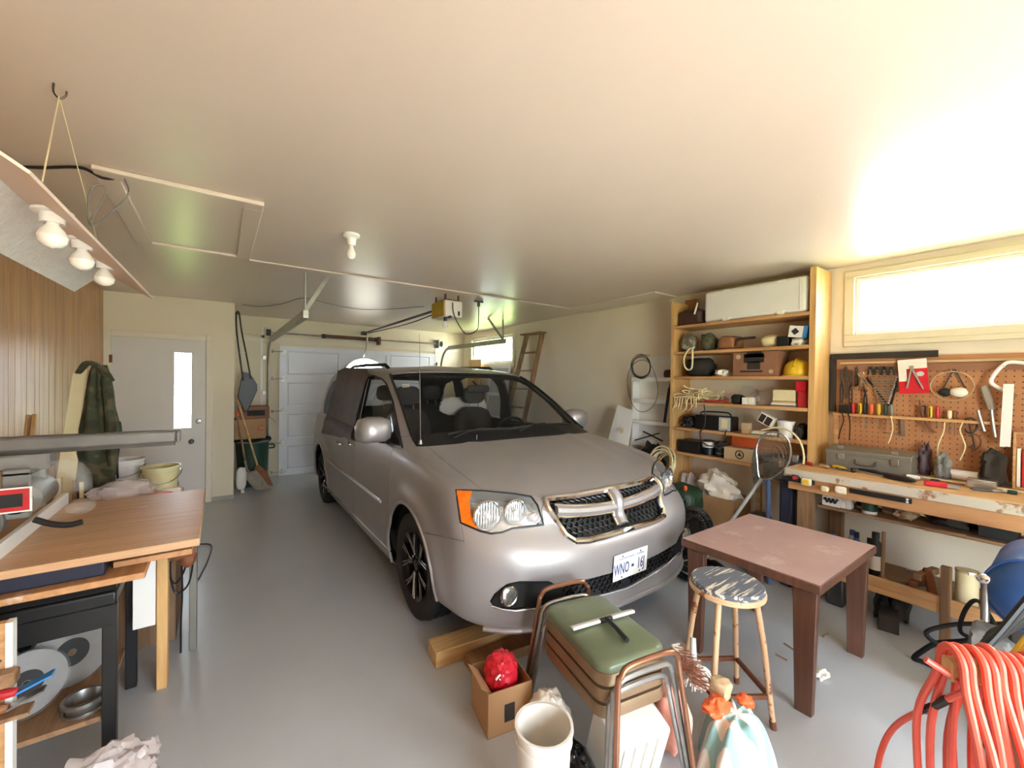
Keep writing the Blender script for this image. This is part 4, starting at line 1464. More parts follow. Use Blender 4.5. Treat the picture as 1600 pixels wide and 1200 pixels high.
ob('ledge', MB().box(-.78, -.50, 2.0, 2.06, .468, .48), 'oldwood', SB)
for k, (dx, dz, m1, m2, lb) in enumerate(((0, .0, 'tan', 'steel', 'putty knife with a tan wooden handle on the side board ledge'), (.02, .045, 'red', 'bluebright', 'red handled scraper with a blue ferrule on the side board ledge'), (-.02, .09, 'oldwood', 'darksteel', 'old wooden block plane on the side board ledge'))):
    T = thing('hand_scraper' if k < 2 else 'block_plane', lb, 'tool', (-.6, 2.03, .48 + dz))
    z_ = .4985 + dz
    if k < 2:
        ob('handle', MB().tube([(-.68 + dx, 2.03, z_), (-.60 + dx, 2.03, z_ + .004), (-.55 + dx, 2.03, z_)], [.012, .018, .012], 10), m1, T)
        ob('blade', MB().bar((-.55 + dx, 2.03, z_), (-.47 + dx, 2.03, z_ + .03), .04, .006), m2, T)
    else:
        ob('stock', MB().box(-.66, -.53, 2.005, 2.055, z_ - .016, z_ + .03), m1, T, bevel=.006)
        ob('iron', MB().bar((-.60, 2.03, z_ + .03), (-.57, 2.03, z_ + .065), .03, .005), m2, T)

# ---- radial arm saw
RS = thing('radial_arm_saw', 'grey radial arm saw with a long overhead arm on the saw bench', 'saw', (-.9, 2.6, .9))
ob('arm', MB().box(-1.03, -.165, 2.565, 2.635, 1.262, 1.322), 'sawgrey', RS, bevel=.012, seg=2)
ob('arm_end_cap', MB().box(-.165, -.15, 2.568, 2.632, 1.262, 1.32), 'grey', RS, bevel=.006)
ob('arm_rail', MB().box(-.98, -.17, 2.585, 2.615, 1.248, 1.262), 'darksteel', RS)
ob('column', MB().cyl((-.99, 2.6, .905), (-.99, 2.6, 1.27), .036, n=20), 'steel', RS)
ob('column_base', MB().box(-1.05, -.92, 2.53, 2.67, .9015, .97), 'grey', RS, bevel=.01)
ob('carriage', MB().box(-.76, -.58, 2.55, 2.65, 1.185, 1.25), 'grey', RS, bevel=.008)
ob('yoke', MB().box(-.70, -.62, 2.5, 2.52, 1.0, 1.2).box(-.70, -.62, 2.68, 2.70, 1.0, 1.2).box(-.70, -.62, 2.5, 2.7, 1.17, 1.19), 'grey', RS, bevel=.006)
ob('motor', MB().tube([(-.66, 2.50, 1.07), (-.66, 2.52, 1.07), (-.66, 2.74, 1.07), (-.66, 2.77, 1.07)], [.05, .068, .068, .05], 24), 'greymetal', RS)
LP_ = MB().box(-.735, -.605, 2.435, 2.445, 1.045, 1.135)
PLT = ob('name_plate', LP_, 'red', RS, bevel=.004)
ob('plate_print', MB().box(-.715, -.625, 2.4335, 2.435, 1.064, 1.115), 'blackm', PLT)
ob('plate_border', MB().box(-.739, -.601, 2.437, 2.443, 1.041, 1.139), 'white', PLT)
gp = [(.115 * math.cos(a), .115 * math.sin(a)) for a in [math.radians(-20 + 220 * k / 18) for k in range(19)]]
ob('blade_guard', MB().prism(gp, -.03, .03, frame((-.80, 2.50, 1.0), (0, -1, 0), (1, 0, 0))), 'sawgrey', RS, bevel=.006)
ob('blade', MB().lathe([(.0, .002), (.098, .002), (.098, -.002), (0, -.002)], 40, frame((-.80, 2.50, 1.0), (0, -1, 0))), 'steel', RS)
ob('dust_elbow', MB().tube(sp([(-.60, 2.46, 1.10), (-.56, 2.44, 1.19), (-.50, 2.42, 1.21), (-.46, 2.41, 1.17), (-.455, 2.41, 1.11)], 5), .032, 14), 'plastic', RS)
ob('pull_handle', MB().tube(sp([(-.6, 2.46, 1.0), (-.55, 2.45, .975), (-.50, 2.44, .965), (-.46, 2.44, .97)], 4), .012, 10), 'black', RS)
ob('guard_knob', MB().blob((-.46, 2.42, 1.04), (.09, .07, .06), amp=.05), 'plastic', RS)

# ---- things stacked behind the bench
CB = thing('low_cabinet', 'dark low wooden cabinet behind the saw bench', 'cabinet', (-.66, 4.6, 0))
ob('body', MB().box(-1.04, -.30, 4.28, 5.0, 0, .60), 'oldwood', CB, bevel=.004)
ob('door', MB().box(-.66, -.32, 4.262, 4.279, .05, .56), 'oldwoodz', CB, bevel=.003)
pail('plastic_pail', (-.64, 4.70, .6005), .105, .125, .285, 'white', 'white plastic pail standing on the low cabinet')
pail('plastic_pail', (-.385, 4.50, .6005), .10, .125, .235, 'pailyellow', 'pale yellow pail with a wire handle on the low cabinet')
RB = thing('rear_box', 'plain plywood box standing behind the saw bench', 'box', (-.45, 3.4, 0))
ob('body', MB().box(-.72, -.2, 3.18, 3.62, 0, .80), 'oldwoodz', RB, bevel=.004)
ob('lid', MB().box(-.73, -.19, 3.17, 3.63, .80, .82), 'ply', RB, bevel=.003)
one('bag_of_packets', MB().blob((-.46, 3.36, .89), (.30, .22, .13), seed=9, amp=.15, n=30, m=18, flat=True), 'plasticbag', 'clear bag full of red packets on the plywood box', 'bag', ang=30)
rr = random.Random(5)
for k, (x_, y_, rz_, mt, lb) in enumerate(((-.50, 3.33, 20, 'red', 'red packet tucked under the clear bag, wrapped flat'), (-.37, 3.26, -25, 'red', 'dark red card packet beside the clear bag on the plywood box'), (-.28, 3.30, 40, 'orange', 'small orange packet at the plywood box corner'), (-.24, 3.42, 5, 'paper', 'small white printed carton at the edge of the plywood box'))):
    one('packet', MB().cb((x_, y_, .845 if k else .835), (.09, .06, .05 if k else .03), rot('Z', rz_, (x_, y_, 0))), mt, lb, 'packet', bevel=.003)
LB = thing('leaning_post', 'cream painted post leaning against the panelled wall behind the saw bench', 'board', (-.92, 4.1, 0))
ob('post', MB().bar((-.875, 3.78, .0), (-.80, 4.25, 1.62), .055, .09, (1, 0, 0)), 'cream', LB)
for k, (x0, y0, x1, y1, z1, w_, mt, lb) in enumerate(((-.80, 3.72, -.83, 3.86, .92, .05, 'cream', 'short cream strip standing beside the leaning post'), (-.74, 3.74, -.76, 3.84, .9, .03, 'oldwoodz', 'grey weathered strip standing beside the leaning post'), (-.70, 3.76, -.73, 3.85, .88, .025, 'cream', 'narrow cream strip standing next to the plywood box'), (-1.045, 3.9, -1.045, 4.3, 1.3, .06, 'pine', 'pale pine plank leaning on the panelled wall'))):
    one('lumber_strip', MB().bar((x0, y0, 0), (x1, y1, z1), w_, .018, (1, 0, 0)), mt, lb, 'board')
one('long_pole', MB().cyl((-.9, 2.55, .915), (-1.03, 3.35, 2.33), .012, n=10), 'greymetal', 'long thin grey pole leaning on the panelled wall', 'pole')
one('hanging_wire', MB().tube(sp([(-1.055, 3.32, 2.38), (-1.055, 3.33, 1.9), (-1.05, 3.30, 1.4), (-1.04, 3.27, .92)], 5), .006, 6), 'darksteel', 'dark wire hanging down the panelled wall', 'wire')
one('bicycle_inner_tube', MB().tube([frame((-.93, 3.55, .33), (1, .25, .1)) @ Vector((.30 * math.cos(a), .30 * math.sin(a), 0)) for a in [2 * PI * k / 40 for k in range(40)]], .025, 10, True), 'rubber', 'black bicycle inner tube leaning behind the saw bench', 'tube')
# camouflage jacket thrown over the post


def jk(a, b):
    """cloth hanging from the top of the post; a around, b down"""
    th = 2 * PI * a
    hgt = 1.66 - .92 * b
    r = .03 + .088 * min(1, b * 1.6) ** .8 + .02 * math.sin(3 * th + 5 * b) * b + .012 * math.sin(7 * th - 6 * b)
    q = Vector((-.70 + .02 * b + r * 1.0 * math.cos(th) * (1 - .15 * b), 4.16 - .1 * b + r * .75 * math.sin(th), hgt + .03 * math.sin(5 * th + 2) * b))
    q.z += (.12 * math.cos(th - .4)) * b * (b > .5)
    return q


JK = thing('camo_jacket', 'camouflage jacket thrown over the leaning cream post', 'jacket', (-.72, 4.1, .75))
ob('body', MB().grid(jk, 40, 26, cu=True), 'camo', JK, ang=60)
ob('collar', MB().tube(sp([(-.80, 4.12, 1.60), (-.74, 4.06, 1.67), (-.68, 4.10, 1.63), (-.65, 4.14, 1.55)], 5), [.02 + .002 * i for i in range(16)], 10, flat=.5), 'camo', JK)
ob('sleeve', MB().tube(sp([(-.66, 4.10, 1.56), (-.635, 4.06, 1.40), (-.62, 4.02, 1.2), (-.60, 3.98, .95)], 6), [.035, .038, .04, .042, .043, .043, .042, .042, .042, .04, .04, .04, .04, .038, .038, .038, .037, .036, .03], 14, flat=.7), 'camo', JK)

# ---- recess beside the garage door
CN = thing('garbage_can', 'dark green ribbed garbage can beside the garage door', 'garbage can', (.40, 7.12, 0))
ob('barrel', MB().lathe([(0, 0), (.175, 0), (.215, .66), (.205, .66), (.165, .02), (0, .02)], 30, Matrix.Translation((.42, 7.20, 0))), 'green', CN)
ob('rim', MB().lathe([(.21, .64), (.232, .64), (.232, .675), (.21, .675)], 30, Matrix.Translation((.42, 7.20, 0)), cap=False), 'grey', CN)
ob('liner', MB().tube([(.42 + .225 * math.cos(a), 7.20 + .225 * math.sin(a), .672 + .012 * math.sin(5 * a)) for a in [2 * PI * k / 30 for k in range(30)]], .016, 6, True), 'blackm', CN)
ob('handle', MB().tube(sp([(.62, 7.06, .6), (.675, 7.02, .6), (.675, 7.0, .56), (.62, 7.03, .55)], 3), .012, 6), 'green', CN)
one('cardboard_box', MB().box(.19, .57, 7.0, 7.36, .702, .985), 'cardboard', 'plain cardboard box with a red letter print on the garbage can', 'box', bevel=.003)
BX = bpy.data.objects['cardboard_box']
text('C', frame((.50, 6.9985, .85), (0, -1, 0), (1, 0, 0)), .12, 'red', BX)
B2 = one('cardboard_box', MB().box(.24, .62, 7.05, 7.38, .9855, 1.16), 'cardboard2', 'brown printed carton, topmost on the garbage can', 'box', bevel=.003)
ob('print_panel', MB().box(.34, .56, 7.0475, 7.05, 1.03, 1.11), 'dark', B2)
ob('flap', MB().bar((.63, 7.1, 1.0), (.70, 7.1, .93), .14, .004, (0, 0, 1)), 'cardboard2', B2)
SS = thing('snow_scoop', 'black snow scoop with a long grey loop handle hung in the recess', 'shovel', (.3, 6.9, 1.1))
ob('loop_handle', MB().tube(sp([P(392, 592, 1, 6.9), P(386, 560, 1, 6.9), P(378, 520, 1, 6.9), P(374, 492, 1, 6.9), P(371, 487, 1, 6.9), P(369, 495, 1, 6.9), P(370, 520, 1, 6.9), P(375, 560, 1, 6.9), P(380, 595, 1, 6.9)], 6), .011, 8), 'darksteel', SS)
sc_o = [P(x_, y_, 1, 6.9) for x_, y_ in ((379, 580), (391, 583), (402, 600), (402, 610), (388, 640), (383, 645), (371, 620), (373, 608))]
pm = MB()
n_ = len(sc_o)
pm.add(sc_o + [q + Vector((.0, .08, 0)) for q in [(q - sc_o[4]) * .9 + sc_o[4] for q in sc_o]], [tuple(range(n_ - 1, -1, -1)), tuple(range(n_, 2 * n_))] + [(i, (i + 1) % n_, n_ + (i + 1) % n_, n_ + i) for i in range(n_)])
ob('scoop', pm, 'black', SS, bevel=.01)
ob('cross_bar', MB().cyl(P(366, 551, 1, 6.9), P(384, 551, 1, 6.9), .008, n=8), 'white', SS)
ob('wall_hook', MB().bar((XP + .001, 6.92, 2.47), P(371, 487, 1, 6.9) + Vector((.03, 0, -.02)), .012, .012), 'darksteel', SS)
BR = thing('straw_broom', 'straw broom with a pale wooden handle leaning in the recess', 'broom', (.5, 6.85, 0))
bt, bj, bb = P(368, 615, 1, 7.0), P(402, 727, 1, 6.9), P(414, 760, 1, 6.84)
ob('handle', MB().cyl(bt, bj, .0135, n=10), 'pinex', BR)
bw = MB()
for k in range(26):
    t = k / 25 - .5
    bw.tube([bj + Vector((t * .04, 0, 0)), bj.lerp(bb, .35) + Vector((t * .16, 0, 0)), bb + Vector((t * .2, .0, .01 * math.sin(k * 3)))], [.006, .009, .004], 5)
o_ = ob('bristles', bw, 'tan', BR)
o_['kind'] = 'stuff'
ob('stitching', MB().tube([bj.lerp(bb, .3) + Vector((.085 * math.cos(a), .016 * math.sin(a), 0)) for a in [2 * PI * k / 16 for k in range(16)]], .004, 5, True), 'red', BR)
SV_ = thing('garden_spade', 'steel spade with a wooden shaft leaning beside the straw broom', 'shovel', (.38, 6.8, 0))
s0, s1, s2 = P(371, 650, 1, 6.95), P(385, 732, 1, 6.84), P(411, 765, 1, 6.66)
ob('shaft', MB().cyl(s0, s1, .014, n=10), 'oldwoodz', SV_)
ob('socket', MB().tube([s1 + (s0 - s1) * .15, s1, s1.lerp(s2, .25)], [.017, .018, .01], 10), 'steel', SV_)
ob('blade', MB().grid(lambda a, b: s1.lerp(s2, .15 + .85 * b) + Vector(((a - .5) * .19 * (1 - .5 * max(0, b - .7)), .03 * (a - .5) ** 2 * 4, .0)), 9, 8), 'galv', SV_)
ob('grip', MB().cyl(s0 + Vector((-.0, -.0, 0)), s0 + Vector((.0, .0, .07)), .02, n=10), 'orange', SV_)
one('foot_pump', MB().blob(P(377, 745, 1, 6.75) + Vector((0, 0, -.02)), (.12, .08, .30), amp=.03, sq=.6).cyl((.26, 6.75, .02), (.30, 6.75, .02), .03), 'whitedirty', 'narrow white canister heater standing in the recess', 'canister', ang=50)
# ================================================================== along the right wall
def rx(x0, x1, yt, yb, X, zb=None):
    """rectangle seen in the photograph, laid on the plane x=X: (ynear, yfar, z0, z1)"""
    ym, xm = (yt + yb) / 2, (x0 + x1) / 2
    return P(x1, ym, 0, X).y, P(x0, ym, 0, X).y, (P(xm, yb, 0, X).z if zb is None else zb), P(xm, yt, 0, X).z


def bx(name, mat, label, cat, x0, x1, yt, yb, X, depth, zb=None, bevel=.003, group=None, rz=0, **k):
    y0, y1, z0, z1 = rx(x0, x1, yt, yb, X, zb)
    M_ = rot('Z', rz, (X + depth / 2, (y0 + y1) / 2, 0)) if rz else None
    return one(name, MB().box(X, X + depth, y0, y1, z0, z1, M_), mat, label, cat, group, bevel=bevel, **k)


def lump(name, mat, label, cat, x0, x1, yt, yb, X, depth, zb=None, seed=1, amp=.12, sq=.8, mb=False, freq=2.0, ang=50):
    y0, y1, z0, z1 = rx(x0, x1, yt, yb, X, zb)
    b = MB().blob((X + depth / 2, (y0 + y1) / 2, (z0 + z1) / 2), (depth * .96, (y1 - y0) * .96, (z1 - z0)), seed=seed, amp=amp, sq=sq, n=26, m=16, freq=freq, flat=True)
    lo = min(q.z for q in b.v)
    b.v = [q + Vector((0, 0, z0 - lo + .0005)) for q in b.v]
    return b if mb else one(name, b, mat, label, cat, ang=ang)


# ---- step ladder
LD = thing('wooden_stepladder', 'brown wooden stepladder leaning on the wall behind the minivan', 'ladder', (3.8, 5.4, 0))
lt, lb_, rt, rb = Vector((4.14, 5.42, 2.33)), Vector((3.62, 5.66, 0)), Vector((4.14, 5.02, 2.33)), Vector((3.62, 5.10, 0))
ob('rail', MB().bar(lt, lb_, .03, .075, (1, 0, 0)), 'oldwoodz', LD)
ob('rail', MB().bar(rt, rb, .03, .075, (1, 0, 0)), 'oldwoodz', LD)
ob('top_cap', MB().box(4.04, 4.175, 4.96, 5.48, 2.33, 2.355), 'oldwood', LD, bevel=.003)
for k in range(1, 8):
    t = k / 8
    ob('step', MB().bar(lt.lerp(lb_, t), rt.lerp(rb, t), .08, .02, (0, 0, 1)), 'oldwood', LD)
# ---- leaning boards by the far window
one('wall_panel_board', MB().bar((3.98, 7.02, 0), (4.1, 7.02, 1.99), .46, .012, (1, 0, 0)), 'pine', 'orange brown wood panel leaning under the small high window', 'board')
SCN = thing('window_screen', 'white framed window screen leaning below the small high window', 'screen', (4.05, 6.2, 0))
for y_ in (5.9, 6.52):
    ob('stile', MB().bar((3.95, y_, 0), (4.15, y_, 1.86), .05, .02, (1, 0, 0)), 'white', SCN)
for t in (.985, .72, .5, .02):
    ob('rail', MB().bar((3.95 + .2 * t, 5.92, 1.86 * t), (3.95 + .2 * t, 6.5, 1.86 * t), .02, .05), 'white', SCN)
ob('mesh_pane', MB().add([(3.953, 5.92, .03), (3.953, 6.5, .03), (4.148, 6.5, 1.84), (4.148, 5.92, 1.84)], [(0, 1, 2, 3)]), 'lightgrey', SCN)
# ---- narrow white wall shelf
WS = thing('narrow_wall_shelf', 'tall narrow white shelf unit between the wall and the tool shelf', 'shelf', (4.1, 2.93, 0))
wy0, wy1 = 2.62, 3.2
ob('back_board', MB().box(4.155, 4.175, wy0, wy1, .0, 1.66), 'white', WS)
ob('side_board', MB().box(4.03, 4.155, wy0, wy0 + .02, .0, 1.66), 'white', WS, bevel=.002)
ob('side_board', MB().box(4.03, 4.155, wy1 - .02, wy1, .0, 1.66), 'white', WS, bevel=.002)
wz = [P(1010, y_, 0, 4.03).z for y_ in (596, 630, 663, 698)]
for z_ in wz:
    ob('shelf', MB().box(4.03, 4.155, wy0 + .02, wy1 - .02, z_, z_ + .02).box(4.022, 4.03, wy0, wy1, z_, z_ + .045), 'white', WS, bevel=.002)
ob('top_rail', MB().box(4.12, 4.175, wy0, wy1 - .12, 1.86, 1.885).box(4.16, 4.175, wy0, wy1 - .12, 1.66, 1.86), 'white', WS)
lump('work_glove', 'leather', 'dark brown glove lying on the top of the narrow white shelf', 'glove', 1034, 1050, 576, 589, 4.04, .1, wz[0] + .0215, 3)
one('bicycle_pump', MB().tube([P(1038, 660, 0, 4.01), P(1046, 606, 0, 4.01)], .016, 10).tube([P(1046, 606, 0, 4.01), P(1048, 594, 0, 4.01)], .007, 8), 'navy', 'slim dark blue pump leaning on the narrow white shelf', 'pump')
lump('black_cloth_bag', 'blackm', 'black cloth bag slumped at the foot of the narrow white shelf', 'bag', 990, 1032, 686, 735, 3.80, .22, 0.0, 5, amp=.15)
for k, (a, b, lb) in enumerate((((992, 688), (1030, 677), 'long black bracket lying on the lowest narrow shelf'), ((1005, 674), (1035, 689), 'crossed dark steel strap lying on the lowest narrow shelf'))):
    one('steel_bracket', MB().bar(P(*a, 0, 4.08 - .03 * k), P(*b, 0, 4.08 - .03 * k), .02, .012), 'black', lb, 'bracket')
one('pipe_offcut', MB().cyl((4.0, wy0 - .03, 0.0), (4.01, wy0 - .03, 1.02), .017, n=10), 'white', 'white plastic pipe standing before the narrow white shelf', 'pipe')
WC = thing('wire_coil', 'thin dark wire coil hung on the narrow white shelf', 'wire', (4.02, 3.05, 1.3))
c0 = P(1002, 573, 0, 4.0)
c0.x = 3.99
ob('coil', coil(c0, .13, .004, 5, 4, 'dark', axis=(1, 0, .05), flatn=.01, wob=.05), 'darksteel', WC)
c1 = P(1003, 603, 0, 3.995)
ob('loose_loop', MB().tube([c1 + Vector((0, .21 * math.cos(a) * (1 + .1 * math.sin(2 * a)), .30 * math.sin(a))) for a in [2 * PI * k / 40 for k in range(40)]], .0035, 6, True), 'darksteel', WC)
ob('nail', MB().cyl((4.0, c0.y, c0.z + .14), (4.15, c0.y, c0.z + .14), .004, n=6), 'steel', WC)
pb = [Vector((3.86, 3.55, .62)), Vector((3.86, 3.30, .60)), Vector((4.06, 3.28, 1.32)), Vector((4.06, 3.44, 1.34))]
BP = thing('metal_baseboard_cover', 'glossy white metal panel with an outlet leaning by the narrow white shelf', 'panel', (3.9, 3.4, 0))
p0, p1, p2, p3 = P(950, 692, 0, 3.82), P(982, 700, 0, 3.82), P(990, 642, 0, 4.0), P(966, 633, 0, 4.0)
k_ = (p0 - p3) / (p0 - p3).length
ex = (p0.z - .0) / max(-k_.z, .1)
p0b, p1b = p0 + (p0 - p3) * (p0.z / (p3.z - p0.z)), p1 + (p1 - p2) * (p1.z / (p2.z - p1.z))
nn = (p1b - p0b).cross(p3 - p0b).normalized() * .012
ob('sheet', MB().add([p0b, p1b, p2, p3, p0b + nn, p1b + nn, p2 + nn, p3 + nn], [(0, 1, 2, 3), (7, 6, 5, 4), (0, 4, 5, 1), (1, 5, 6, 2), (2, 6, 7, 3), (3, 7, 4, 0)]), 'whitegloss', BP)
oc = P(972, 673, 0, 3.85)
ob('outlet', MB().lathe([(0, .006), (.03, .006), (.032, 0)], 16, frame(oc + (EYE - oc).normalized() * .01, nn if nn.dot(EYE - oc) > 0 else -nn)), 'cream', BP)

# ---- big tool shelf
SX, SY0, SY1 = 3.85, 1.325, 2.53
TS = thing('tool_shelf', 'tall open pine tool shelf crowded with boxes and tools', 'shelf', (4.0, 1.95, 0))
ob('upright', MB().box(SX, XR - .004, SY0 - .045, SY0, .9465, 2.52), 'pine', TS, bevel=.003)
ob('upright', MB().box(SX, XR - .004, SY1, SY1 + .035, 0, 2.42), 'pine', TS, bevel=.003)
ob('inner_post', MB().box(SX + .28, SX + .32, SY1 - .035, SY1 - .001, 0, 1.35), 'pine', TS, bevel=.003)
SZ = [2.168, 1.90, 1.648, 1.39, 1.127, .875]
for i, z_ in enumerate(SZ):
    ob('shelf_board', MB().box(SX, XR - .004, SY0 + .001 if i < 5 else 1.75, SY1 - .001, z_ - .028, z_), 'piney', TS, bevel=.003)
ob('back_plank', MB().box(4.14, 4.172, SY0, 1.95, .955, 1.09), 'piney', TS, bevel=.003)
A, B, C_, D, E_, F_ = [z_ + .0012 for z_ in SZ]
# top shelf
y0, y1, z0, z1 = rx(1100, 1261, 447, 495, 3.87, A)
y0 = max(y0, SY0 + .012)
CO = thing('storage_chest', 'long white plastic chest with rounded corners, highest on the tool shelf', 'chest', (3.98, (y0 + y1) / 2, A))
ob('body', MB().box(3.87, 4.16, y0, y1, A, A + .30), 'white', CO, bevel=.03, seg=3)
for t in (.22, .75):
    for z_ in (A + .28, A + .02):
        ob('hinge_rib', MB().box(3.862, 3.872, y0 + (y1 - y0) * t - .03, y0 + (y1 - y0) * t + .03, z_ - .02, z_ + .012), 'white', CO, bevel=.002)
ob('end_seam', MB().box(3.866, 3.871, y0 + .05, y0 + .055, A + .02, A + .28), 'trimw', CO)
lump('leather_bag', 'leather', 'dark brown leather bag beside the white chest', 'bag', 1057, 1097, 480, 507, 3.87, .22, A, 2, amp=.07, sq=.55)
bx('paper_sack', 'tan', 'torn brown paper sack behind the dark leather bag', 'sack', 1070, 1088, 468, 506, 4.10, .05, A)
one('white_stick', MB().cyl(P(1085, 491, 0, 3.865), P(1090, 473, 0, 3.865) , .008, n=8), 'white', 'short white stick poking out of the dark leather bag', 'stick')
# second shelf
spec('snowcamo', (170, 160, 140), .8, 'camo', (110, 104, 88), 14)
lump('camo_pouch', 'snowcamo', 'pale camouflage drawstring pouch at the upright of the tool shelf', 'pouch', 1061, 1081, 518, 545, 3.87, .16, B, 6, amp=.1)
lump('camo_pouch', 'camo', 'dark camouflage pouch tied with rope beside the brown tool bag', 'pouch', 1089, 1111, 518, 546, 3.87, .18, B, 7, amp=.12)
TB = lump('tool_bag', 'tan', 'rumpled brown canvas tool bag on the second tool shelf', 'bag', 1119, 1148, 523, 544, 3.87, .2, B, 8, amp=.08, sq=.5)
one('bent_handle', MB().tube(sp([P(1150, 541, 0, 3.9), P(1152, 532, 0, 3.9), P(1160, 529, 0, 3.9), P(1180, 527, 0, 3.9)], 5), .011, 8), 'darksteel', 'bent black steel handle beside the brown tool bag', 'handle')
one('cloth_cap', lump('', '', '', '', 1182, 1214, 521, 542, 3.9, .2, B, 9, amp=.06, sq=.8, mb=True), 'cream', 'cream cloth cap with a stiff brim on the second tool shelf', 'cap', ang=50)
bx('speaker_box', 'black', 'small black box between the cream cap and the white rag', 'box', 1213, 1232, 525, 543, 3.9, .14, B)
lump('white_rag', 'paper', 'white rag bunched under the blue and white carton', 'rag', 1233, 1256, 527, 545, 3.88, .15, B, 11, amp=.2)
y0, y1, z0, z1 = rx(1231, 1260, 509, 527, 3.88)
M_ = rot('X', 8, (3.95, (y0 + y1) / 2, z0))
CT = thing('light_bulb_carton', 'white carton with a blue end balanced on the white rag', 'carton', (3.95, (y0 + y1) / 2, z0))
ob('carton', MB().box(3.88, 3.98, y0, y1, z0, z1, M_), 'paper', CT)
ob('blue_end', MB().box(3.878, 3.982, y0 - .002, y0 + .03, z0 - .001, z1 + .001, M_), 'bluebright', CT)
ob('diamond_print', MB().prism([(-.03, 0), (0, .03), (.03, 0), (0, -.03)], 0, .002, M_ @ frame((3.879, (y0 + y1) / 2 + .02, (z0 + z1) / 2), (-1, 0, 0))), 'navy', CT)
one('hanging_rope', MB().tube(sp([P(1081, 543, 0, 3.86), P(1074, 549, 0, 3.845), P(1069, 560, 0, 3.842), P(1070, 573, 0, 3.842), P(1076, 578, 0, 3.842), P(1081, 574, 0, 3.842), P(1082, 560, 0, 3.842), P(1082, 546, 0, 3.845), P(1085, 542, 0, 3.86)], 5), .008, 7), 'cream', 'short white rope hanging in a loop from the second tool shelf', 'rope')
# third shelf
lump('black_hat', 'blackm', 'black slouching hat on the third tool shelf', 'hat', 1063, 1106, 556, 588, 3.87, .24, C_, 12, amp=.1)
lump('white_mitten', 'paper', 'crumpled white rag beside the black slouching hat', 'rag', 1113, 1132, 576, 589, 3.87, .14, C_, 13, amp=.25)
y0, y1, z0, z1 = rx(1145, 1215, 548, 588, 3.88, C_)
GB = thing('grill_carton', 'brown picture carton of a portable grill on the tool shelf', 'carton', (3.98, (y0 + y1) / 2, C_))
ob('carton', MB().box(3.88, 4.1, y0 + .004, y1, C_, min(z1, 1.868)), 'cardboard2', GB, bevel=.003)
fx = 3.8785
g0 = (y0 + y1) / 2
pic = MB().box(fx - .001, fx, g0 - .08, g0 + .09, C_ + .12, C_ + .2).box(fx - .001, fx, g0 - .05, g0 + .06, C_ + .06, C_ + .13).box(fx - .001, fx, g0 - .07, g0 + .12, C_ + .035, C_ + .05)
pic.prism([(-.09, .0), (.09, .0), (.06, .05), (-.06, .05)], 0, .001, frame((fx, g0, C_ + .165), (-1, 0, 0)))
ob('printed_picture', pic, 'dark', GB)
ob('printed_dot', MB().prism([(.022 * math.cos(a), .022 * math.sin(a)) for a in [2 * PI * k / 14 for k in range(14)]], 0, .0015, frame((fx, y1 - .05, z1 - .05), (-1, 0, 0))), 'kraft', GB)
ob('printed_dot', MB().prism([(.018 * math.cos(a), .018 * math.sin(a)) for a in [2 * PI * k / 14 for k in range(14)]], 0, .0015, frame((fx, y0 + .05, C_ + .04), (-1, 0, 0))), 'kraft', GB)
bx('paper_carton', 'kraft', 'narrow pale carton between the picture carton and the hard hat', 'carton', 1217, 1229, 552, 587, 4.108, .055, C_)
hc = P(1245, 586, 0, 3.93) + Vector((0, .012, 0))
HH = thing('hard_hat', 'yellow hard hat on the third tool shelf', 'helmet', (3.97, hc.y, C_))
ob('shell', MB().lathe([(.104, .0), (.102, .04), (.09, .085), (.065, .115), (.03, .13), (0, .133)], 28, Matrix.Translation((3.98, hc.y, C_ + .008))), 'yellow', HH)
ob('brim', MB().lathe([(.09, .006), (.112, .0), (.114, .004), (.103, .016)], 28, Matrix.Translation((3.975, hc.y, C_)), cap=False), 'yellow', HH)
ob('ridge', MB().tube(sp([(3.88, hc.y, C_ + .07), (3.93, hc.y, C_ + .128), (3.98, hc.y, C_ + .145), (4.04, hc.y, C_ + .12), (4.08, hc.y, C_ + .07)], 5), .008, 8), 'yellow', HH)
# fourth shelf
rr = random.Random(11)
TR = MB()
for k in range(12):
    c = Vector((3.90 + rr.uniform(-.04, .08), P(1096, 625, 0, 3.9).y + rr.uniform(-.12, .14), D + .05 + rr.uniform(-.0, .07)))
    pts = [c + Vector((rr.uniform(-.05, .05), rr.uniform(-.15, .15), rr.uniform(-.045, .05))) for _ in range(7)]
    for q in pts:
        q.z = max(q.z, D + .01)
        q.x = min(q.x, 4.1)
    TR.tube(sp(pts, 5), .006, 6)
for k in range(9):
    yy = P(1055 + 7 * k * .6, 625, 0, 3.84).y
    a = Vector((3.838, yy, D + .04))
    TR.tube(sp([Vector((3.9, yy - .03, D + .05)), a, a + Vector((-.005, .02 * rr.uniform(-1, 1), -.05 - .04 * rr.random())), a + Vector((0, .03, -.12 * rr.uniform(.4, 1.2)))], 4), .005, 6)
TRo = one('tangled_rope', TR, 'cream', 'tangled heap of white rope spilling over the fourth tool shelf', 'rope')
TRo['kind'] = 'stuff'
one('bolt_cutter', MB().bar(P(1100, 627, 0, 3.88) + Vector((0, 0, .004)), P(1139, 627.5, 0, 3.88) + Vector((0, 0, .004)), .02, .016), 'red', 'red handled bar lying in front of the white rope', 'tool', bevel=.004)
lump('rubber_grip', 'blackm', 'black leather holster behind the red handled bar', 'holster', 1138, 1159, 615, 632, 3.9, .12, D, 15, amp=.1)
lump('clear_sack', 'plastic', 'clear plastic sack lying flat on the fourth tool shelf', 'sack', 1150, 1180, 602, 632, 4.03, .12, D, 16, amp=.15)
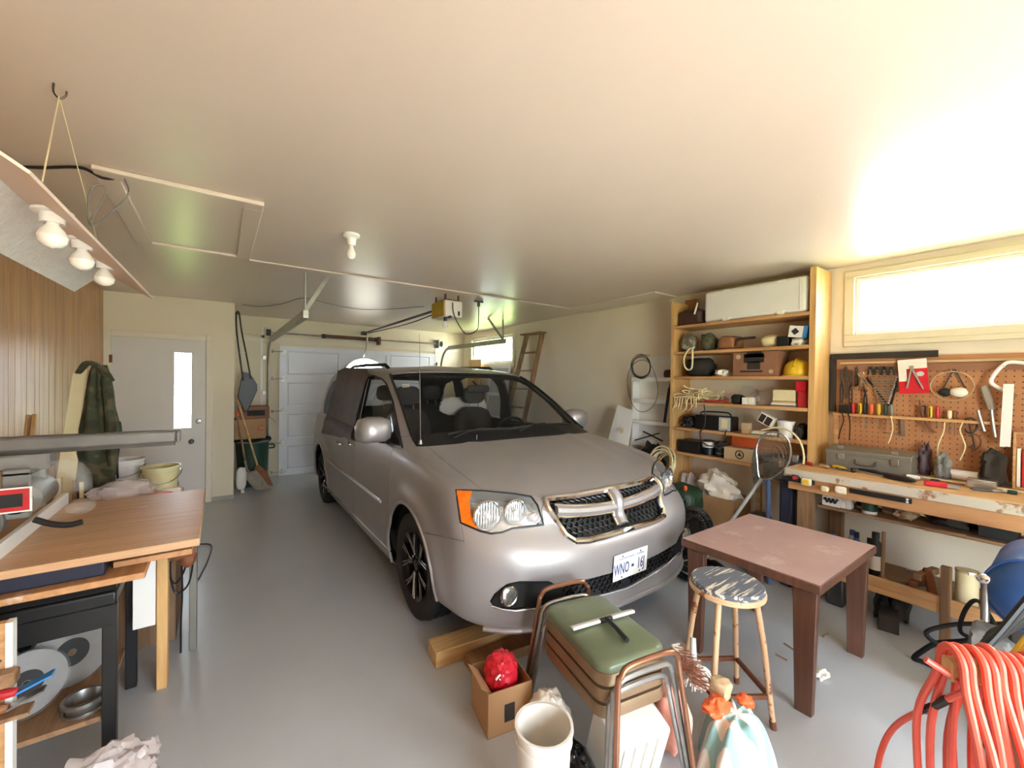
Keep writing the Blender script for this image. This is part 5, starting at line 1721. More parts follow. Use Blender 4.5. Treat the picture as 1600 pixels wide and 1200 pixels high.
for k, (x0, x1) in enumerate(((1159, 1168), (1168.5, 1177))):
    bx('match_carton', 'paper', ('small white carton beside the black holster' if k == 0 else 'small white carton beside the glass jar'), 'carton', x0, x1, 621, 632, 3.88, .05, D, group='small cartons by the jar')
jc = P(1182, 622, 0, 3.88)
JR = thing('glass_jar', 'clear glass jar lying on its side on the fourth tool shelf', 'jar', (3.95, jc.y, D))
jr_ = .058
M_ = frame((3.88, jc.y - .01, D + jr_), (1, -.5, 0))
ob('jar_body', MB().lathe([(0, 0), (jr_ * .9, .0), (jr_, .008), (jr_, .13), (jr_ * .8, .15), (0, .15)], 26, M_), 'plastic', JR)
ob('lid', MB().lathe([(0, -.004), (jr_ * .35, -.004), (jr_ * .4, 0)], 20, M_), 'lightgrey', JR)
for k in range(3):
    y0, y1, z0, z1 = rx(1203 + 2 * k, 1244, 620, 632, 3.9, D)
    one('paperback_book', MB().box(3.9, 4.05, y0 + .004 * k, y1, D + .0145 * k, D + .0145 * k + .014), ('grey', 'paper', 'kraft')[k], ('grey covered book, lowest of three under the cream carton', 'white book in the middle of three under the cream carton', 'tan book, topmost of three under the cream carton')[k], 'book')
bx('cream_carton', 'cream', 'cream carton with a dark notch on top of three books', 'carton', 1207, 1243, 609, 625, 3.92, .1, D + .0445)
bx('red_carton', 'red', 'red and brown carton, lower of two by the pine upright', 'carton', 1246, 1261, 612, 632, 3.9, .09, D)
bx('red_carton', 'redbag', 'bright red carton with pale print, upper of two by the pine upright', 'carton', 1243, 1260, 596, 612, 3.9, .1, rx(1246, 1261, 612, 632, 3.9, D)[3] + .001)
# fifth shelf
y0, y1, z0, z1 = rx(1085, 1142, 650, 671, 3.9, E_)
CH = thing('battery_charger', 'black battery charger with a pale gauge panel on the fifth tool shelf', 'charger', (4, (y0 + y1) / 2, E_))
ob('case', MB().box(3.9, 4.05, y0, y1, E_, z1), 'black', CH, bevel=.008)
ob('gauge_panel', MB().box(3.895, 3.9, y0 + .004, y0 + .11, E_ + .006, z1 - .006), 'lightgrey', CH)
ob('gauge', MB().box(3.893, 3.896, y0 + .03, y0 + .085, E_ + .03, z1 - .02), 'cream', CH)
ob('carry_handle', MB().tube(sp([(3.97, y1 - .03, z1 - .005), (3.97, y1 - .05, z1 + .03), (3.97, y0 + .07, z1 + .035), (3.97, y0 + .03, z1 - .005)], 5), .007, 6), 'black', CH)
lump('tangle_of_straps', 'dark', 'dark tangle of straps at the left upright of the fifth tool shelf', 'strap', 1062, 1079, 650, 668, 3.88, .2, E_, 20, amp=.3, freq=3.5)
one('loose_cable', MB().tube(sp([P(1100, 632, 0, 3.848), P(1102, 650, 0, 3.84), P(1101, 665, 0, 3.84), P(1094, 676, 0, 3.842), P(1097, 690, 0, 3.84), P(1110, 697, 0, 3.84), P(1128, 690, 0, 3.84), P(1135, 672, 0, 3.84)], 6), .006, 6), 'darksteel', 'dark cable looping down in front of the fifth tool shelf', 'cable')
bx('wood_block', 'kraft', 'small pale wood block on the fifth tool shelf', 'block', 1158, 1170, 661, 676, 3.88, .06, E_)
for k in range(3):
    y0, y1, z0, z1 = rx(1172, 1210, 668 + 3 * k, 676, 3.88, E_)
    one('flat_file_box', MB().box(3.88, 3.98, y0, y1 - .01 * k, E_ + .013 * k, E_ + .013 * k + .0125), ('grey', 'paper', 'cream')[k], ('grey flat box, lowest of three below the picture tin', 'white flat box between two others below the picture tin', 'cream flat box, topmost of three below the picture tin')[k], 'box')
tc = P(1200, 652, 0, 3.89)
PT = thing('picture_tin', 'tilted tin with a black printed square leaning on the white cup', 'tin', (3.92, tc.y, E_))
M_ = Matrix.Translation(Vector((3.92, tc.y + .02, E_ + .14))) @ Matrix.Rotation(math.radians(28), 4, 'X')
ob('tin_body', MB().box(-.03, .03, -.06, .06, -.045, .045, M_), 'paper', PT, bevel=.003)
ob('tin_print', MB().box(-.032, -.03, -.05, .0, -.035, .035, M_).box(-.032, -.03, .008, .052, -.035, .035, M_), 'dark', PT)
cc = P(1224, 680, 0, 3.9)
CU = thing('plastic_tub', 'white plastic tub with printed mark on the fifth tool shelf', 'tub', (3.95, cc.y, E_))
ob('tub', MB().lathe([(0, 0), (.05, 0), (.066, .135), (.063, .135), (.048, .004), (0, .004)], 24, Matrix.Translation((3.95, cc.y, E_))), 'white', CU)
ob('rim', MB().lathe([(.064, .13), (.07, .13), (.07, .138), (.064, .138)], 24, Matrix.Translation((3.95, cc.y, E_)), cap=False), 'white', CU)
lump('pliers_heap', 'dark', 'dark heap of rusty fittings beside the white plastic tub', 'fittings', 1240, 1256, 661, 680, 3.89, .15, E_, 22, amp=.3, freq=3.5)
one('white_pipe_hose', MB().tube(sp([P(1190, 672, 0, 3.84), P(1214, 668, 0, 3.82), P(1235, 674, 0, 3.80), P(1250, 690, 0, 3.78), P(1256, 712, 0, 3.76), P(1255, 725, 0, 3.74)], 6), .008, 8), 'cream', 'cream hose arching from the tool shelf down to the workbench end', 'hose')
# lowest shelf
bx('metal_cash_box', 'black', 'flat black metal box at the left upright, lowest tool shelf', 'box', 1060, 1092, 689, 708, 3.88, .22, F_)
for k, (x_, mt, lb) in enumerate(((1102, 'white', 'paint tin with a white band and dark foot on the lowest tool shelf'), (1122, 'black', 'black paint tin with a wire handle on the lowest tool shelf'))):
    c = P(x_, 700, 0, 3.9)
    T = thing('paint_tin', lb, 'tin', (3.96, c.y, F_))
    M_ = Matrix.Translation((3.96, c.y, F_))
    ob('can', MB().lathe([(0, 0), (.056, 0), (.056, .14), (.05, .142), (.048, .137), (0, .137)], 24, M_), 'blackm' if k else 'black', T)
    ob('paper_band', MB().lathe([(.0565, .075 if k == 0 else .03), (.0565, .13 if k == 0 else .04)], 24, M_, cap=False), mt if k == 0 else 'grey', T)
    ob('wire_handle', MB().tube([Vector((3.96 - .06 * math.sin(a), c.y + .058 * math.cos(a), F_ + .125 - .04 * math.sin(a))) for a in [PI * q / 10 for q in range(11)]], .002, 5), 'steel', T)
y0, y1, z0, z1 = rx(1131, 1176, 693, 720, 3.87, F_)
KB = thing('saw_blade_carton', 'kraft carton with a round black mark on the lowest tool shelf', 'carton', (3.95, (y0 + y1) / 2, F_))
ob('carton', MB().box(3.87, 4.0, y0, y1, F_, F_ + .115), 'kraft', KB, bevel=.003)
M_ = frame((3.869, (y0 + y1) / 2 - .015, F_ + .058), (-1, 0, 0))
ob('round_mark', MB().lathe([(.030, 0), (.040, 0), (.040, .0008), (.030, .0008)], 28, M_, cap=False), 'dark', KB)
ob('triangle_mark', MB().prism([(0, .024), (-.022, -.014), (.022, -.014)], 0, .0008, M_), 'dark', KB)
bx('red_label_carton', 'orange', 'brick red carton with a pale strip behind the kraft carton', 'carton', 1143, 1180, 683, 716, 4.02, .1, F_)
# landing net and grey chest at the bench end
NT = thing('landing_net', 'landing net with an aluminium hoop and grey mesh leaning by the workbench end', 'net', (3.6, 1.75, 0))
hoop = [P(x_, y_, 0, 3.66) for x_, y_ in ((1186, 745), (1183, 720), (1182, 700), (1188, 684), (1200, 676), (1216, 676), (1230, 686), (1236, 705), (1230, 728), (1212, 744), (1196, 750))]
hp = sp(hoop, 5, True)
ob('hoop', MB().tube(hp, .007, 7, True), 'alu', NT)
hc_ = sum(hp, Vector()) / len(hp)
tip = hc_ + Vector((.1, .16, -.22))
net = MB()
rings = 9
for j in range(1, rings):
    t = j / rings
    net.tube([(q.lerp(tip, t)) + (q - hc_) * (.3 * math.sin(PI * t)) for q in hp[::1]], .0016, 3, True)
for i in range(0, len(hp), 2):
    q = hp[i]
    net.tube([(q.lerp(tip, t)) + (q - hc_) * (.3 * math.sin(PI * t)) for t in [j / 6 for j in range(7)]], .0016, 3)
o_ = ob('mesh_bag', net, 'grey', NT)
o_['kind'] = 'stuff'
h0 = P(1190, 748, 0, 3.66)
ob('handle', MB().cyl(h0, Vector((3.42, 1.96, .0)), .014, n=10), 'lightgrey', NT)
y0, y1, z0, z1 = rx(1192, 1260, 697, 727, 3.9, .76)
y0 = max(y0, 1.374)
GC = thing('grey_steel_chest', 'dull grey steel chest wedged between the tool shelf and workbench', 'chest', (4, (y0 + y1) / 2, .75))
ob('body', MB().box(3.9, 4.13, y0, y1, .76, .90), 'greymetal', GC, bevel=.006)
ob('lid', MB().box(3.895, 4.135, y0 - .004, y1 + .004, .901, .95), 'greymetal', GC, bevel=.01)
ob('latch', MB().box(3.888, 3.896, (y0 + y1) / 2 - .02, (y0 + y1) / 2 + .02, .88, .93), 'kraft', GC)
one('chest_bracket_shelf', MB().box(3.86, 4.17, y0 - .02, y1 + .06, .735, .759).box(3.86, 3.9, y1, y1 + .04, 0, .735).box(3.86, 3.9, y0, y0 + .04, 0, .735), 'oldwood', 'short wooden ledge on legs carrying the grey steel chest', 'shelf')
# floor under the tool shelf
CBX = thing('open_carton', 'open cardboard carton on the floor under the tool shelf', 'carton', (3.95, 2.08, 0))
for q in ((3.78, 3.79, 1.86, 2.3), (4.09, 4.10, 1.86, 2.3), (3.79, 4.09, 1.86, 1.87), (3.79, 4.09, 2.29, 2.3)):
    ob('side', MB().box(*q, .008, .52), 'cardboard', CBX)
ob('bottom', MB().box(3.78, 4.1, 1.86, 2.3, 0, .008), 'cardboard', CBX)
one('white_carrier_bag', MB().blob((3.94, 2.08, .57), (.27, .38, .3), seed=31, amp=.22, n=34, m=20), 'paper', 'white carrier bag rising out of the open carton', 'bag', ang=40)
one('clear_film_bundle', MB().blob((3.97, 2.40, .515), (.2, .15, .30), seed=32, amp=.2, n=34, m=20), 'plasticbag', 'bundle of clear plastic film beside the open carton', 'film', ang=30)
one('film_crate', MB().box(3.86, 4.12, 2.31, 2.49, 0, .325), 'dark', 'dark wooden crate under the bundle of clear film', 'crate', bevel=.004)
cb = Vector((3.72, 2.56, .78))
T = one('coiled_cable', coil(P(1036, 726, 0, 3.70), .14, .008, 7, 8, 'cream', axis=(-.9, .2, .3), flatn=.05, wob=.14), 'cream', 'beige cable coiled and hung by the tool shelf upright', 'cable')
LBW = thing('leaf_blower', 'dark green leaf vacuum with orange switches on the floor by the tool shelf', 'vacuum', (3.55, 2.2, 0))
lb0 = P(1066, 775, 0, 3.55)
ob('body', MB().blob((3.55, lb0.y, .50), (.30, .34, .26), seed=2, amp=.08, sq=.7), 'green', LBW)
ob('stand', MB().box(3.42, 3.68, lb0.y - .14, lb0.y + .14, 0, .38), 'blackm', LBW, bevel=.02)
ob('switch', MB().blob(P(1071, 763, 0, 3.42), (.03, .035, .05), amp=.05), 'orange', LBW)
ob('switch', MB().blob(P(1060, 777, 0, 3.40), (.03, .03, .03), amp=.05), 'orange', LBW)
ob('carry_strap', MB().tube(sp([P(1062, 790, 0, 3.38), P(1066, 782, 0, 3.36), P(1078, 780, 0, 3.36), P(1074, 800, 0, 3.36), P(1075, 822, 0, 3.36)], 6), .006, 6), 'grey', LBW)
one('shop_motor', MB().box(3.58, 3.74, 1.52, 1.66, .0, .42).blob((3.66, 1.59, .45), (.18, .16, .14), amp=.05, sq=.6), 'darksteel', 'square dark grey shop vacuum canister beside the leaf vacuum', 'vacuum', bevel=.02)
hz = MB()
hpts = sp([P(1066, 815, 0, 3.33), P(1075, 798, 0, 3.32), P(1090, 798, 0, 3.30), P(1105, 812, 0, 3.28), P(1108, 835, 0, 3.26), P(1090, 846, 0, 3.26), P(1070, 838, 0, 3.28), P(1064, 822, 0, 3.28), P(1080, 806, 0, 3.26), P(1098, 815, 0, 3.25), P(1100, 840, 0, 3.24)], 14)
hz.tube(hpts, [.034 if i % 2 else .028 for i in range(len(hpts))], 12)
one('corrugated_hose', hz, 'black', 'black corrugated vacuum hose heaped on the floor', 'hose', ang=20)
one('black_cable_heap', coil((3.22, 1.86, .05), .17, .015, 5, 14, 'black', axis=(0, 0, 1), flatn=.03, wob=.2), 'black', 'heap of thick black cable on the floor before the shop vacuum', 'cable')
one('red_tool_box', MB().box(3.22, 3.38, 2.30, 2.48, .0, .2), 'red', 'small red box on the floor beside the minivan bumper', 'box', bevel=.006)
bx('golf_bag', 'navy', 'dark navy tall bag standing at the workbench end', 'bag', 1216, 1240, 748, 850, 3.62, .16, 0.0, bevel=.02)
one('blue_pipe', MB().cyl((3.56, 1.47, 0), (3.57, 1.49, .82), .016, n=10), 'jean', 'faded blue pipe standing beside the dark navy bag', 'pipe')
# ---- workbench with painted edge
BF, BZ, BY1, BY0 = 3.53, .945, 1.36, -1.15
WB = thing('workbench', 'long old workbench with a chipped white painted edge below the window', 'workbench', (3.85, .2, 0))
spec('benchtop', (206, 164, 112), .6, 'wood', (176, 130, 84), 2, axis=1, dirt=.66, dscale=7, dcol=(230, 214, 188))
spec('chipped', (196, 186, 166), .6, 'worn', (150, 112, 78), 9, amt=.56)
ob('top', MB().box(BF + .016, XR - .004, BY0, BY1 - .01, BZ - .04, BZ), 'benchtop', WB, bevel=.002)
ob('front_edge', MB().box(BF, BF + .015, BY0, BY1, BZ - .062, BZ - .002), 'chipped', WB, bevel=.002)
ob('end_edge', MB().box(BF, XR - .01, BY1 - .009, BY1 + .004, BZ - .062, BZ - .002), 'chipped', WB, bevel=.002)
ob('apron', MB().box(BF + .016, BF + .04, BY0, BY1 - .02, BZ - .155, BZ - .041), 'ply', WB, bevel=.002)
for y_, w_ in ((1.245, .09), (.497, .045), (-.6, .09)):
    ob('leg', MB().box(BF + .045 if w_ > .05 else BF + .005, BF + .135 if w_ > .05 else BF + .05, y_ - w_ / 2, y_ + w_ / 2, 0, BZ - .041 if w_ > .05 else .5), 'oldwoodz', WB, bevel=.003)
for y_ in (1.2, -.6):
    ob('leg', MB().box(4.08, 4.16, y_ - .04, y_ + .04, 0, BZ - .041), 'oldwoodz', WB, bevel=.003)
ob('upper_shelf', MB().box(3.70, 4.0, -.3, 1.2, .655, .675), 'oldwood', WB, bevel=.002)
ob('lower_shelf', MB().box(BF + .05, 4.07, -.5, 1.2, .24, .26), 'oldwood', WB)
ob('lower_rail', MB().box(BF + .02, BF + .05, -.5, 1.2, .21, .31), 'piney', WB, bevel=.003)
# things under the bench
U0, U1 = .6762, .2612
y0, y1, z0, z1 = rx(1284, 1313, 770, 790, 3.72, U0)
SO = thing('soap_carton', 'white carton with black curling mark under the workbench', 'carton', (3.78, (y0 + y1) / 2, U0))
ob('carton', MB().box(3.72, 3.82, y0, y1, U0, U0 + .085), 'paper', SO, bevel=.003)
sq_ = MB().tube([Vector((3.7185, y1 - .015 - (y1 - y0 - .03) * k / 24, U0 + .042 + .018 * math.sin(k * .9))) for k in range(25)], .006, 6)
ob('curling_mark', sq_, 'blackm', SO)
for k, x_ in enumerate((1318, 1326)):
    bx('slim_carton', 'paper', ('slim white carton standing next to the marked carton' if k == 0 else 'slim white carton standing next to the blue banded tub'), 'carton', x_ - 4, x_ + 3.5, 770, 796, 3.73, .07, U0, group='slim cartons under the bench')
for k, (x_, mt, lb) in enumerate(((1343, 'navy', 'white tub with a dark blue band under the workbench'), (1360, 'green', 'white tub with a green band under the workbench'), (1384, 'grey', 'plain pale grey tub behind the green banded tub'))):
    c = P(x_, 790, 0, 3.78)
    T = thing('cleaner_tub', lb, 'tub', (3.79 + .02 * k, c.y, U0))
    M_ = Matrix.Translation(((3.88, 3.76, 3.89)[k], c.y, U0))
    ob('tub', MB().lathe([(0, 0), (.042, 0), (.045, .10), (.047, .102), (.047, .115), (0, .116)], 22, M_), 'white', T)
    ob('band', MB().lathe([(.0436, .02), (.0458, .09)], 22, M_, cap=False), mt, T)
for k, (x_, cap, bod, h_, lb) in enumerate(((1302, 'jean', 'lightgrey', .2, 'silver bottle with a blue cap at the back of the lower bench shelf'), (1324, 'blue', 'lightgrey', .23, 'silver bottle with a deep blue cap on the lower bench shelf'), (1338, 'black', 'blue', .25, 'blue oil bottle with a black cap on the lower bench shelf'), (1352, 'dark', 'grey', .2, 'short grey bottle between the blue and black bottles'), (1368, 'black', 'black', .28, 'tall black oil jug with a white label on the lower bench shelf'))):
    c = P(x_, 860, 0, 3.74)
    bX = 3.74 if k % 2 == 0 else 3.84
    T = thing('oil_bottle', lb, 'bottle', (bX, c.y, U1), 'bottles on the lower bench shelf')
    M_ = Matrix.Translation((bX, c.y, U1)) @ Matrix.Diagonal((.75, .9, 1, 1))
    w_ = .048 if k == 4 else .036
    ob('bottle', MB().lathe([(0, 0), (w_, 0), (w_ * 1.04, .02), (w_ * 1.04, h_ * .62), (w_ * .8, h_ * .78), (w_ * .42, h_ * .88), (w_ * .4, h_), (0, h_)], 18, M_), bod, T)
    ob('cap', MB().lathe([(w_ * .5, h_ * .9), (w_ * .5, h_ + .015), (0, h_ + .017)], 14, M_), cap, T)
    ob('label', MB().lathe([(w_ * 1.06, h_ * .15), (w_ * 1.06, h_ * .5)], 18, M_, cap=False), ('paper', 'lightgrey', 'navy', 'rust', 'paper')[k], T)
one('toilet_plunger', MB().cyl((3.62, .80, U1 + .05), (3.63, .80, U1 + .34), .011, n=8).lathe([(.034, 0), (.03, .03), (.014, .05), (0, .052)], 16, Matrix.Translation((3.62, .80, U1))), 'oldwoodz', 'stubby wooden handled mallet standing on the lower bench shelf', 'mallet', ang=40)
c = P(1511, 900, 0, 3.72)
T = thing('paper_canister', 'cream cylinder canister standing on the lower bench shelf behind the post', 'canister', (3.72, c.y, U1))
ob('canister', MB().lathe([(0, 0), (.05, 0), (.05, .2), (0, .2)], 24, Matrix.Translation((3.72, c.y, U1))), 'cream', T, bevel=.003)
ob('rim', MB().lathe([(.051, .19), (.053, .19), (.053, .202), (.051, .202)], 24, Matrix.Translation((3.72, c.y, U1)), cap=False), 'kraft', T)
rr = random.Random(21)
for k, (a, b, mt, lb) in enumerate((((1400, 940), (1455, 905), 'darksteel', 'black iron bar sticking out over the lower bench rail'), ((1424, 918), (1450, 893), 'rust', 'rust coloured square timber offcut on the lower bench shelf'), ((1432, 935), (1462, 890), 'oldwood', 'brown timber offcut leaning on the lower bench shelf'), ((1458, 938), (1456, 880), 'rust', 'upright reddish timber offcut on the lower bench shelf'), ((1392, 890), (1430, 905), 'steel', 'dull steel level lying at the back of the lower bench shelf'))):
    p, q = P(*a, 0, 3.60), P(*b, 0, 3.78 + .02 * k)
    p.z, q.z = (U1 + .03 + (0, .03, .082, .0, 0)[k]), (U1 + (.03, .06, .12, .15, .012)[k])
    if k == 4:
        p.x, q.x, p.z = 3.98, 4.0, U1 + .012
    if k == 3:
        q.x, p.z = 3.70, U1 + .022
    one('timber_offcut' if k in (1, 2, 3) else 'iron_bar', MB().bar(p, q, .04 if k in (1, 2, 3) else .022, .04 if k in (1, 2, 3) else .022), mt, lb, 'offcut' if k in (1, 2, 3) else 'bar', bevel=.003)
lump('rag_heap', 'kraft', 'tan rag heap on the upper shelf under the workbench', 'rag', 1395, 1428, 790, 816, 3.74, .2, U0, 41, amp=.25)
lump('dark_bundle', 'dark', 'dark cloth bundle at the back of the upper bench shelf', 'bundle', 1442, 1520, 800, 830, 3.78, .2, U0, 42, amp=.2)
bx('dark_tool_case', 'blackm', 'black tool case pushed under the workbench near the window end', 'case', 1528, 1590, 806, 850, 3.76, .22, U0)
one('wood_dowel', MB().cyl(P(1445, 826, 0, 3.66), P(1510, 838, 0, 3.66) , .012, n=8), 'oldwood', 'pale wooden dowel sticking out under the dark cloth bundle', 'dowel')
for k, (x0, x1, yt, yb, mt, lb) in enumerate(((1360, 1385, 915, 962, 'blackm', 'black bundle of straps on the floor under the workbench'), (1385, 1415, 930, 965, 'dark', 'dark engine part on the floor under the workbench'))):
    lump('floor_lump', mt, lb, 'clutter', x0, x1, yt, yb, 3.62 + .05 * k, .2, 0.0, 50 + k, amp=.25)
one('wooden_box_end', MB().bar((3.5, .74, .05), (3.85, .82, .05), .1, .1), 'dark', 'dark square timber lying on the floor under the workbench', 'timber', bevel=.003)
bx('dish_rack', 'darksteel', 'small dark steel jerry can on the floor behind the brown table leg', 'can', 1290, 1318, 899, 925, 3.6, .1, 0.0, bevel=.012)

# ---- on the workbench
Tz = BZ + .0012
y0, y1, z0, z1 = rx(1290, 1424, 693, 736, 3.86, Tz)
y1 = min(y1, 1.26)
TBX = thing('steel_toolbox', 'long grey steel toolbox with its lid ajar on the workbench', 'toolbox', (3.95, (y0 + y1) / 2, Tz))
ob('body', MB().box(3.86, 4.04, y0, y1, Tz, Tz + .12), 'greymetal', TBX, bevel=.005)
M_ = rot('Y', -7, (4.04, 0, Tz + .13))
ob('lid', MB().box(3.855, 4.045, y0 - .003, y1 + .003, Tz + .128, Tz + .165, M_), 'greymetal', TBX, bevel=.005)
for t in (.17, .8):
    yy = y0 + (y1 - y0) * t
    ob('latch', MB().box(3.848, 3.858, yy - .022, yy + .022, Tz + .07, Tz + .115), 'steel', TBX, bevel=.003)
    ob('hasp', MB().box(3.842, 3.852, yy - .018, yy + .018, Tz + .15, Tz + .175), 'steel', TBX, bevel=.003)
ob('carry_handle', MB().tube(sp([(3.852, (y0 + y1) / 2 + .06, Tz + .08), (3.835, (y0 + y1) / 2 + .05, Tz + .05), (3.835, (y0 + y1) / 2 - .05, Tz + .05), (3.852, (y0 + y1) / 2 - .06, Tz + .08)], 5), .005, 6), 'darksteel', TBX)


def on_bench(x, y, z=None):
    return P(x, y, 2, Tz + (z or .012))


def stick_tool(name, a, b, hm, sm, label, r=.013, frac=.45):
    """hand tool lying on the bench: grip at a, shaft to b"""
    p, q = on_bench(*a, r), on_bench(*b, r)
    p.x, q.x = min(p.x, 3.835), min(q.x, 3.835)
    T = thing(name, label, 'tool', (p + q) / 2 - Vector((0, 0, r)))
    m_ = p.lerp(q, frac)
    ob('grip', MB().tube([p, p.lerp(m_, .2), p.lerp(m_, .8), m_], [r * .8, r, r, r * .6], 10), hm, T)
    ob('shaft', MB().tube([m_, q], [r * .38, r * .3], 8), sm, T)
    return T


stick_tool('screwdriver', (1255, 722), (1290, 731), 'red', 'steel', 'red handled screwdriver at the end of the workbench')
stick_tool('chisel', (1282, 727), (1315, 735), 'pinex', 'steel', 'wood handled chisel in front of the steel toolbox')
stick_tool('screwdriver', (1316, 724), (1330, 735), 'yellow', 'steel', 'stubby yellow screwdriver in front of the steel toolbox', .014, .7)
stick_tool('caulking_rod', (1330, 734), (1380, 744), 'black', 'steel', 'long steel rod with a black knob on the workbench', .016, .14)
stick_tool('knife', (1378, 741), (1431, 752), 'black', 'darksteel', 'thick black handled tool at the front of the workbench', .019, .95)
stick_tool('pliers', (1362, 727), (1406, 738), 'black', 'darksteel', 'black pliers lying before the steel toolbox', .013, .6)
stick_tool('wrench', (1407, 744), (1438, 741), 'rust', 'darksteel', 'rust red wrench by the thick black handle', .012, .5)
stick_tool('screwdriver', (1436, 735), (1475, 742), 'white', 'steel', 'white handled tool beside the paper roll', .016, .5)
stick_tool('file', (1465, 744), (1515, 752), 'black', 'darksteel', 'long dark file beneath the paper roll', .012, .3)
stick_tool('pry_bar', (1590, 750), (1562, 757), 'steel', 'steel', 'bright steel spanner at the window end of the workbench', .01, .5)
stick_tool('screwdriver', (1590, 770), (1560, 762), 'green', 'steel', 'green handled screwdriver at the window end of the workbench', .012, .5)
stick_tool('drill_bit', (1576, 757), (1600, 765), 'darksteel', 'steel', 'short dark drill bit near the green screwdriver', .009, .5)
for k, (x_, y_, an, mt, lb) in enumerate(((1345, 729, .5, 'black', 'black gripped pliers lying near the long steel rod'), (1398, 741, -.4, 'black', 'dark gripped pliers lying by the rust red wrench'), (1562, 754, .7, 'darksteel', 'bare steel pliers lying at the window end of the bench'))):
    c0_ = on_bench(x_, y_, .009)
    c0_.x = min(c0_.x, 3.80)
    T = thing('hand_pliers', lb, 'pliers', c0_ - Vector((0, 0, .009)))
    d_ = Vector((math.sin(an) * .6, -1, 0)).normalized()
    n_ = Vector((-d_.y, d_.x, 0))
    for s_ in (-1, 1):
        ob('grip', MB().tube(sp([c0_ + n_ * .004 * s_, c0_ - d_ * .03 + n_ * .016 * s_, c0_ - d_ * .085 + n_ * .018 * s_], 4), .0065, 7), mt, T)
        ob('jaw', MB().tube([c0_ - n_ * .004 * s_, c0_ + d_ * .02 - n_ * .007 * s_, c0_ + d_ * .045 - n_ * .002 * s_], [.006, .006, .003], 6), 'steel', T)
p = on_bench(1462, 756, .016)
RT = thing('red_stapler', 'bright red block stapler at the front edge of the workbench', 'stapler', p - Vector((0, 0, .016)))
ob('body', MB().cb(p + Vector((0, 0, -.001)), (.04, .105, .03), rot('Z', 12, p)), 'redbag', RT, bevel=.005)
ob('nose', MB().cb(p + Vector((-.01, -.075, -.004)), (.018, .05, .016), rot('Z', 12, p)), 'steel', RT)
p, q = on_bench(1470, 738, .034), on_bench(1540, 737, .034)
q.x = p.x
PR_ = thing('paper_roll', 'white paper roll lying across the workbench', 'roll', (p + q) / 2 - Vector((0, 0, .034)))
ob('roll', MB().cyl(p, q, .033, n=24), 'paper', PR_)
ob('core', MB().cyl(q + Vector((0, .002, 0)), q - Vector((0, .03, 0)), .014, n=14), 'kraft', PR_)
p = on_bench(1532, 764, .001)
MBX = thing('tin_box', 'bright square tin box at the front of the workbench', 'tin', p)
ob('tin', MB().cb(p + Vector((.05, 0, .024)), (.085, .12, .046)), 'alu', MBX, bevel=.003)
ob('lid', MB().cb(p + Vector((.05, 0, .05)), (.088, .123, .006)), 'alu', MBX, bevel=.002)
one('purple_cloth', lump('', '', '', '', 1434, 1454, 692, 728, 4.06, .08, Tz, 61, amp=.3, mb=True), 'purple', 'plum coloured cloth behind the end of the steel toolbox', 'cloth', ang=40)
one('grey_sandpaper', lump('', '', '', '', 1459, 1484, 705, 728, 3.98, .1, Tz, 62, amp=.3, mb=True), 'grey', 'crumpled grey sandpaper beside the plum cloth', 'sandpaper', ang=40)
one('dark_rag_pile', lump('', '', '', '', 1530, 1572, 700, 735, 3.98, .16, Tz, 63, amp=.2, mb=True), 'dark', 'dark rag pile below the pegboard', 'rag', ang=40)
one('folding_rule', MB().bar(Vector((3.97, P(1430, 720, 0, 3.97).y - .02, Tz + .006)), Vector((3.93, .05, Tz + .006)), .012, .008), 'cream', 'long cream wooden rule lying along the workbench', 'rule')
p = on_bench(1243, 722, .001)
VS = thing('clamp_vise', 'small steel clamp screwed to the end of the workbench', 'clamp', p)
ob('jaw', MB().cb(p + Vector((0, 0, .03)), (.03, .045, .06)), 'steel', VS, bevel=.004)
ob('screw', MB().cyl(p + Vector((0, -.04, .02)), p + Vector((0, .05, .02)), .006, n=8), 'darksteel', VS)
# strip of tape measures along the apron
AX = BF + .014


def apron(x, y, X=BF - .02):
    return P(x, y, 0, X)


BK = thing('tool_belt_strip', 'black strip screwed along the workbench front edge', 'strip', (AX - .01, 1.0, .85))
a, b = apron(1326, 766), apron(1424, 787)
ob('strip', MB().box(BF - .014, BF - .001, b.y, a.y, .876 - .032, .876 + .0), 'black', BK, bevel=.003)
for dz in (-.008, -.024):
    ob('screw_head', MB().lathe([(0, .002), (.006, .002), (.007, 0)], 10, frame((BF - .014, b.y + .02, .876 + dz), (-1, 0, 0))), 'white', BK)
ob('end_block', MB().box(BF - .02, BF - .001, apron(1272, 750).y, 1.37, .852, .884), 'black', BK, bevel=.003)
for k, (x_, y_, mt, lb) in enumerate(((1260, 753, 'yellow', 'yellow faced tape measure clipped to the workbench corner'), (1289, 764, 'cream', 'small cream tape measure clipped to the workbench front edge'), (1314, 766, 'paper', 'pale grey tape measure beside the black strip of the workbench'), (1243, 746, 'red', 'red topped tape measure at the workbench corner'))):
    c = apron(x_, y_, BF - .035)
    T = thing('tape_measure', lb, 'tape measure', (BF - .035, c.y, c.z - .03))
    w_ = .034 if k in (0, 2) else .026
    ob('case', MB().cb((BF - .038, c.y, c.z), (.03, w_ * 1.9, w_ * 1.5)), 'cream' if k != 3 else 'black', T, bevel=.012, seg=3)
    ob('face_sticker', MB().lathe([(0, .0015), (w_ * .55, .0015), (w_ * .58, 0)], 18, frame((BF - .053, c.y, c.z), (-1, 0, 0))), mt, T)
    ob('belt_clip', MB().cb((BF - .011, c.y, c.z), (.022, .02, .02)), 'steel', T)

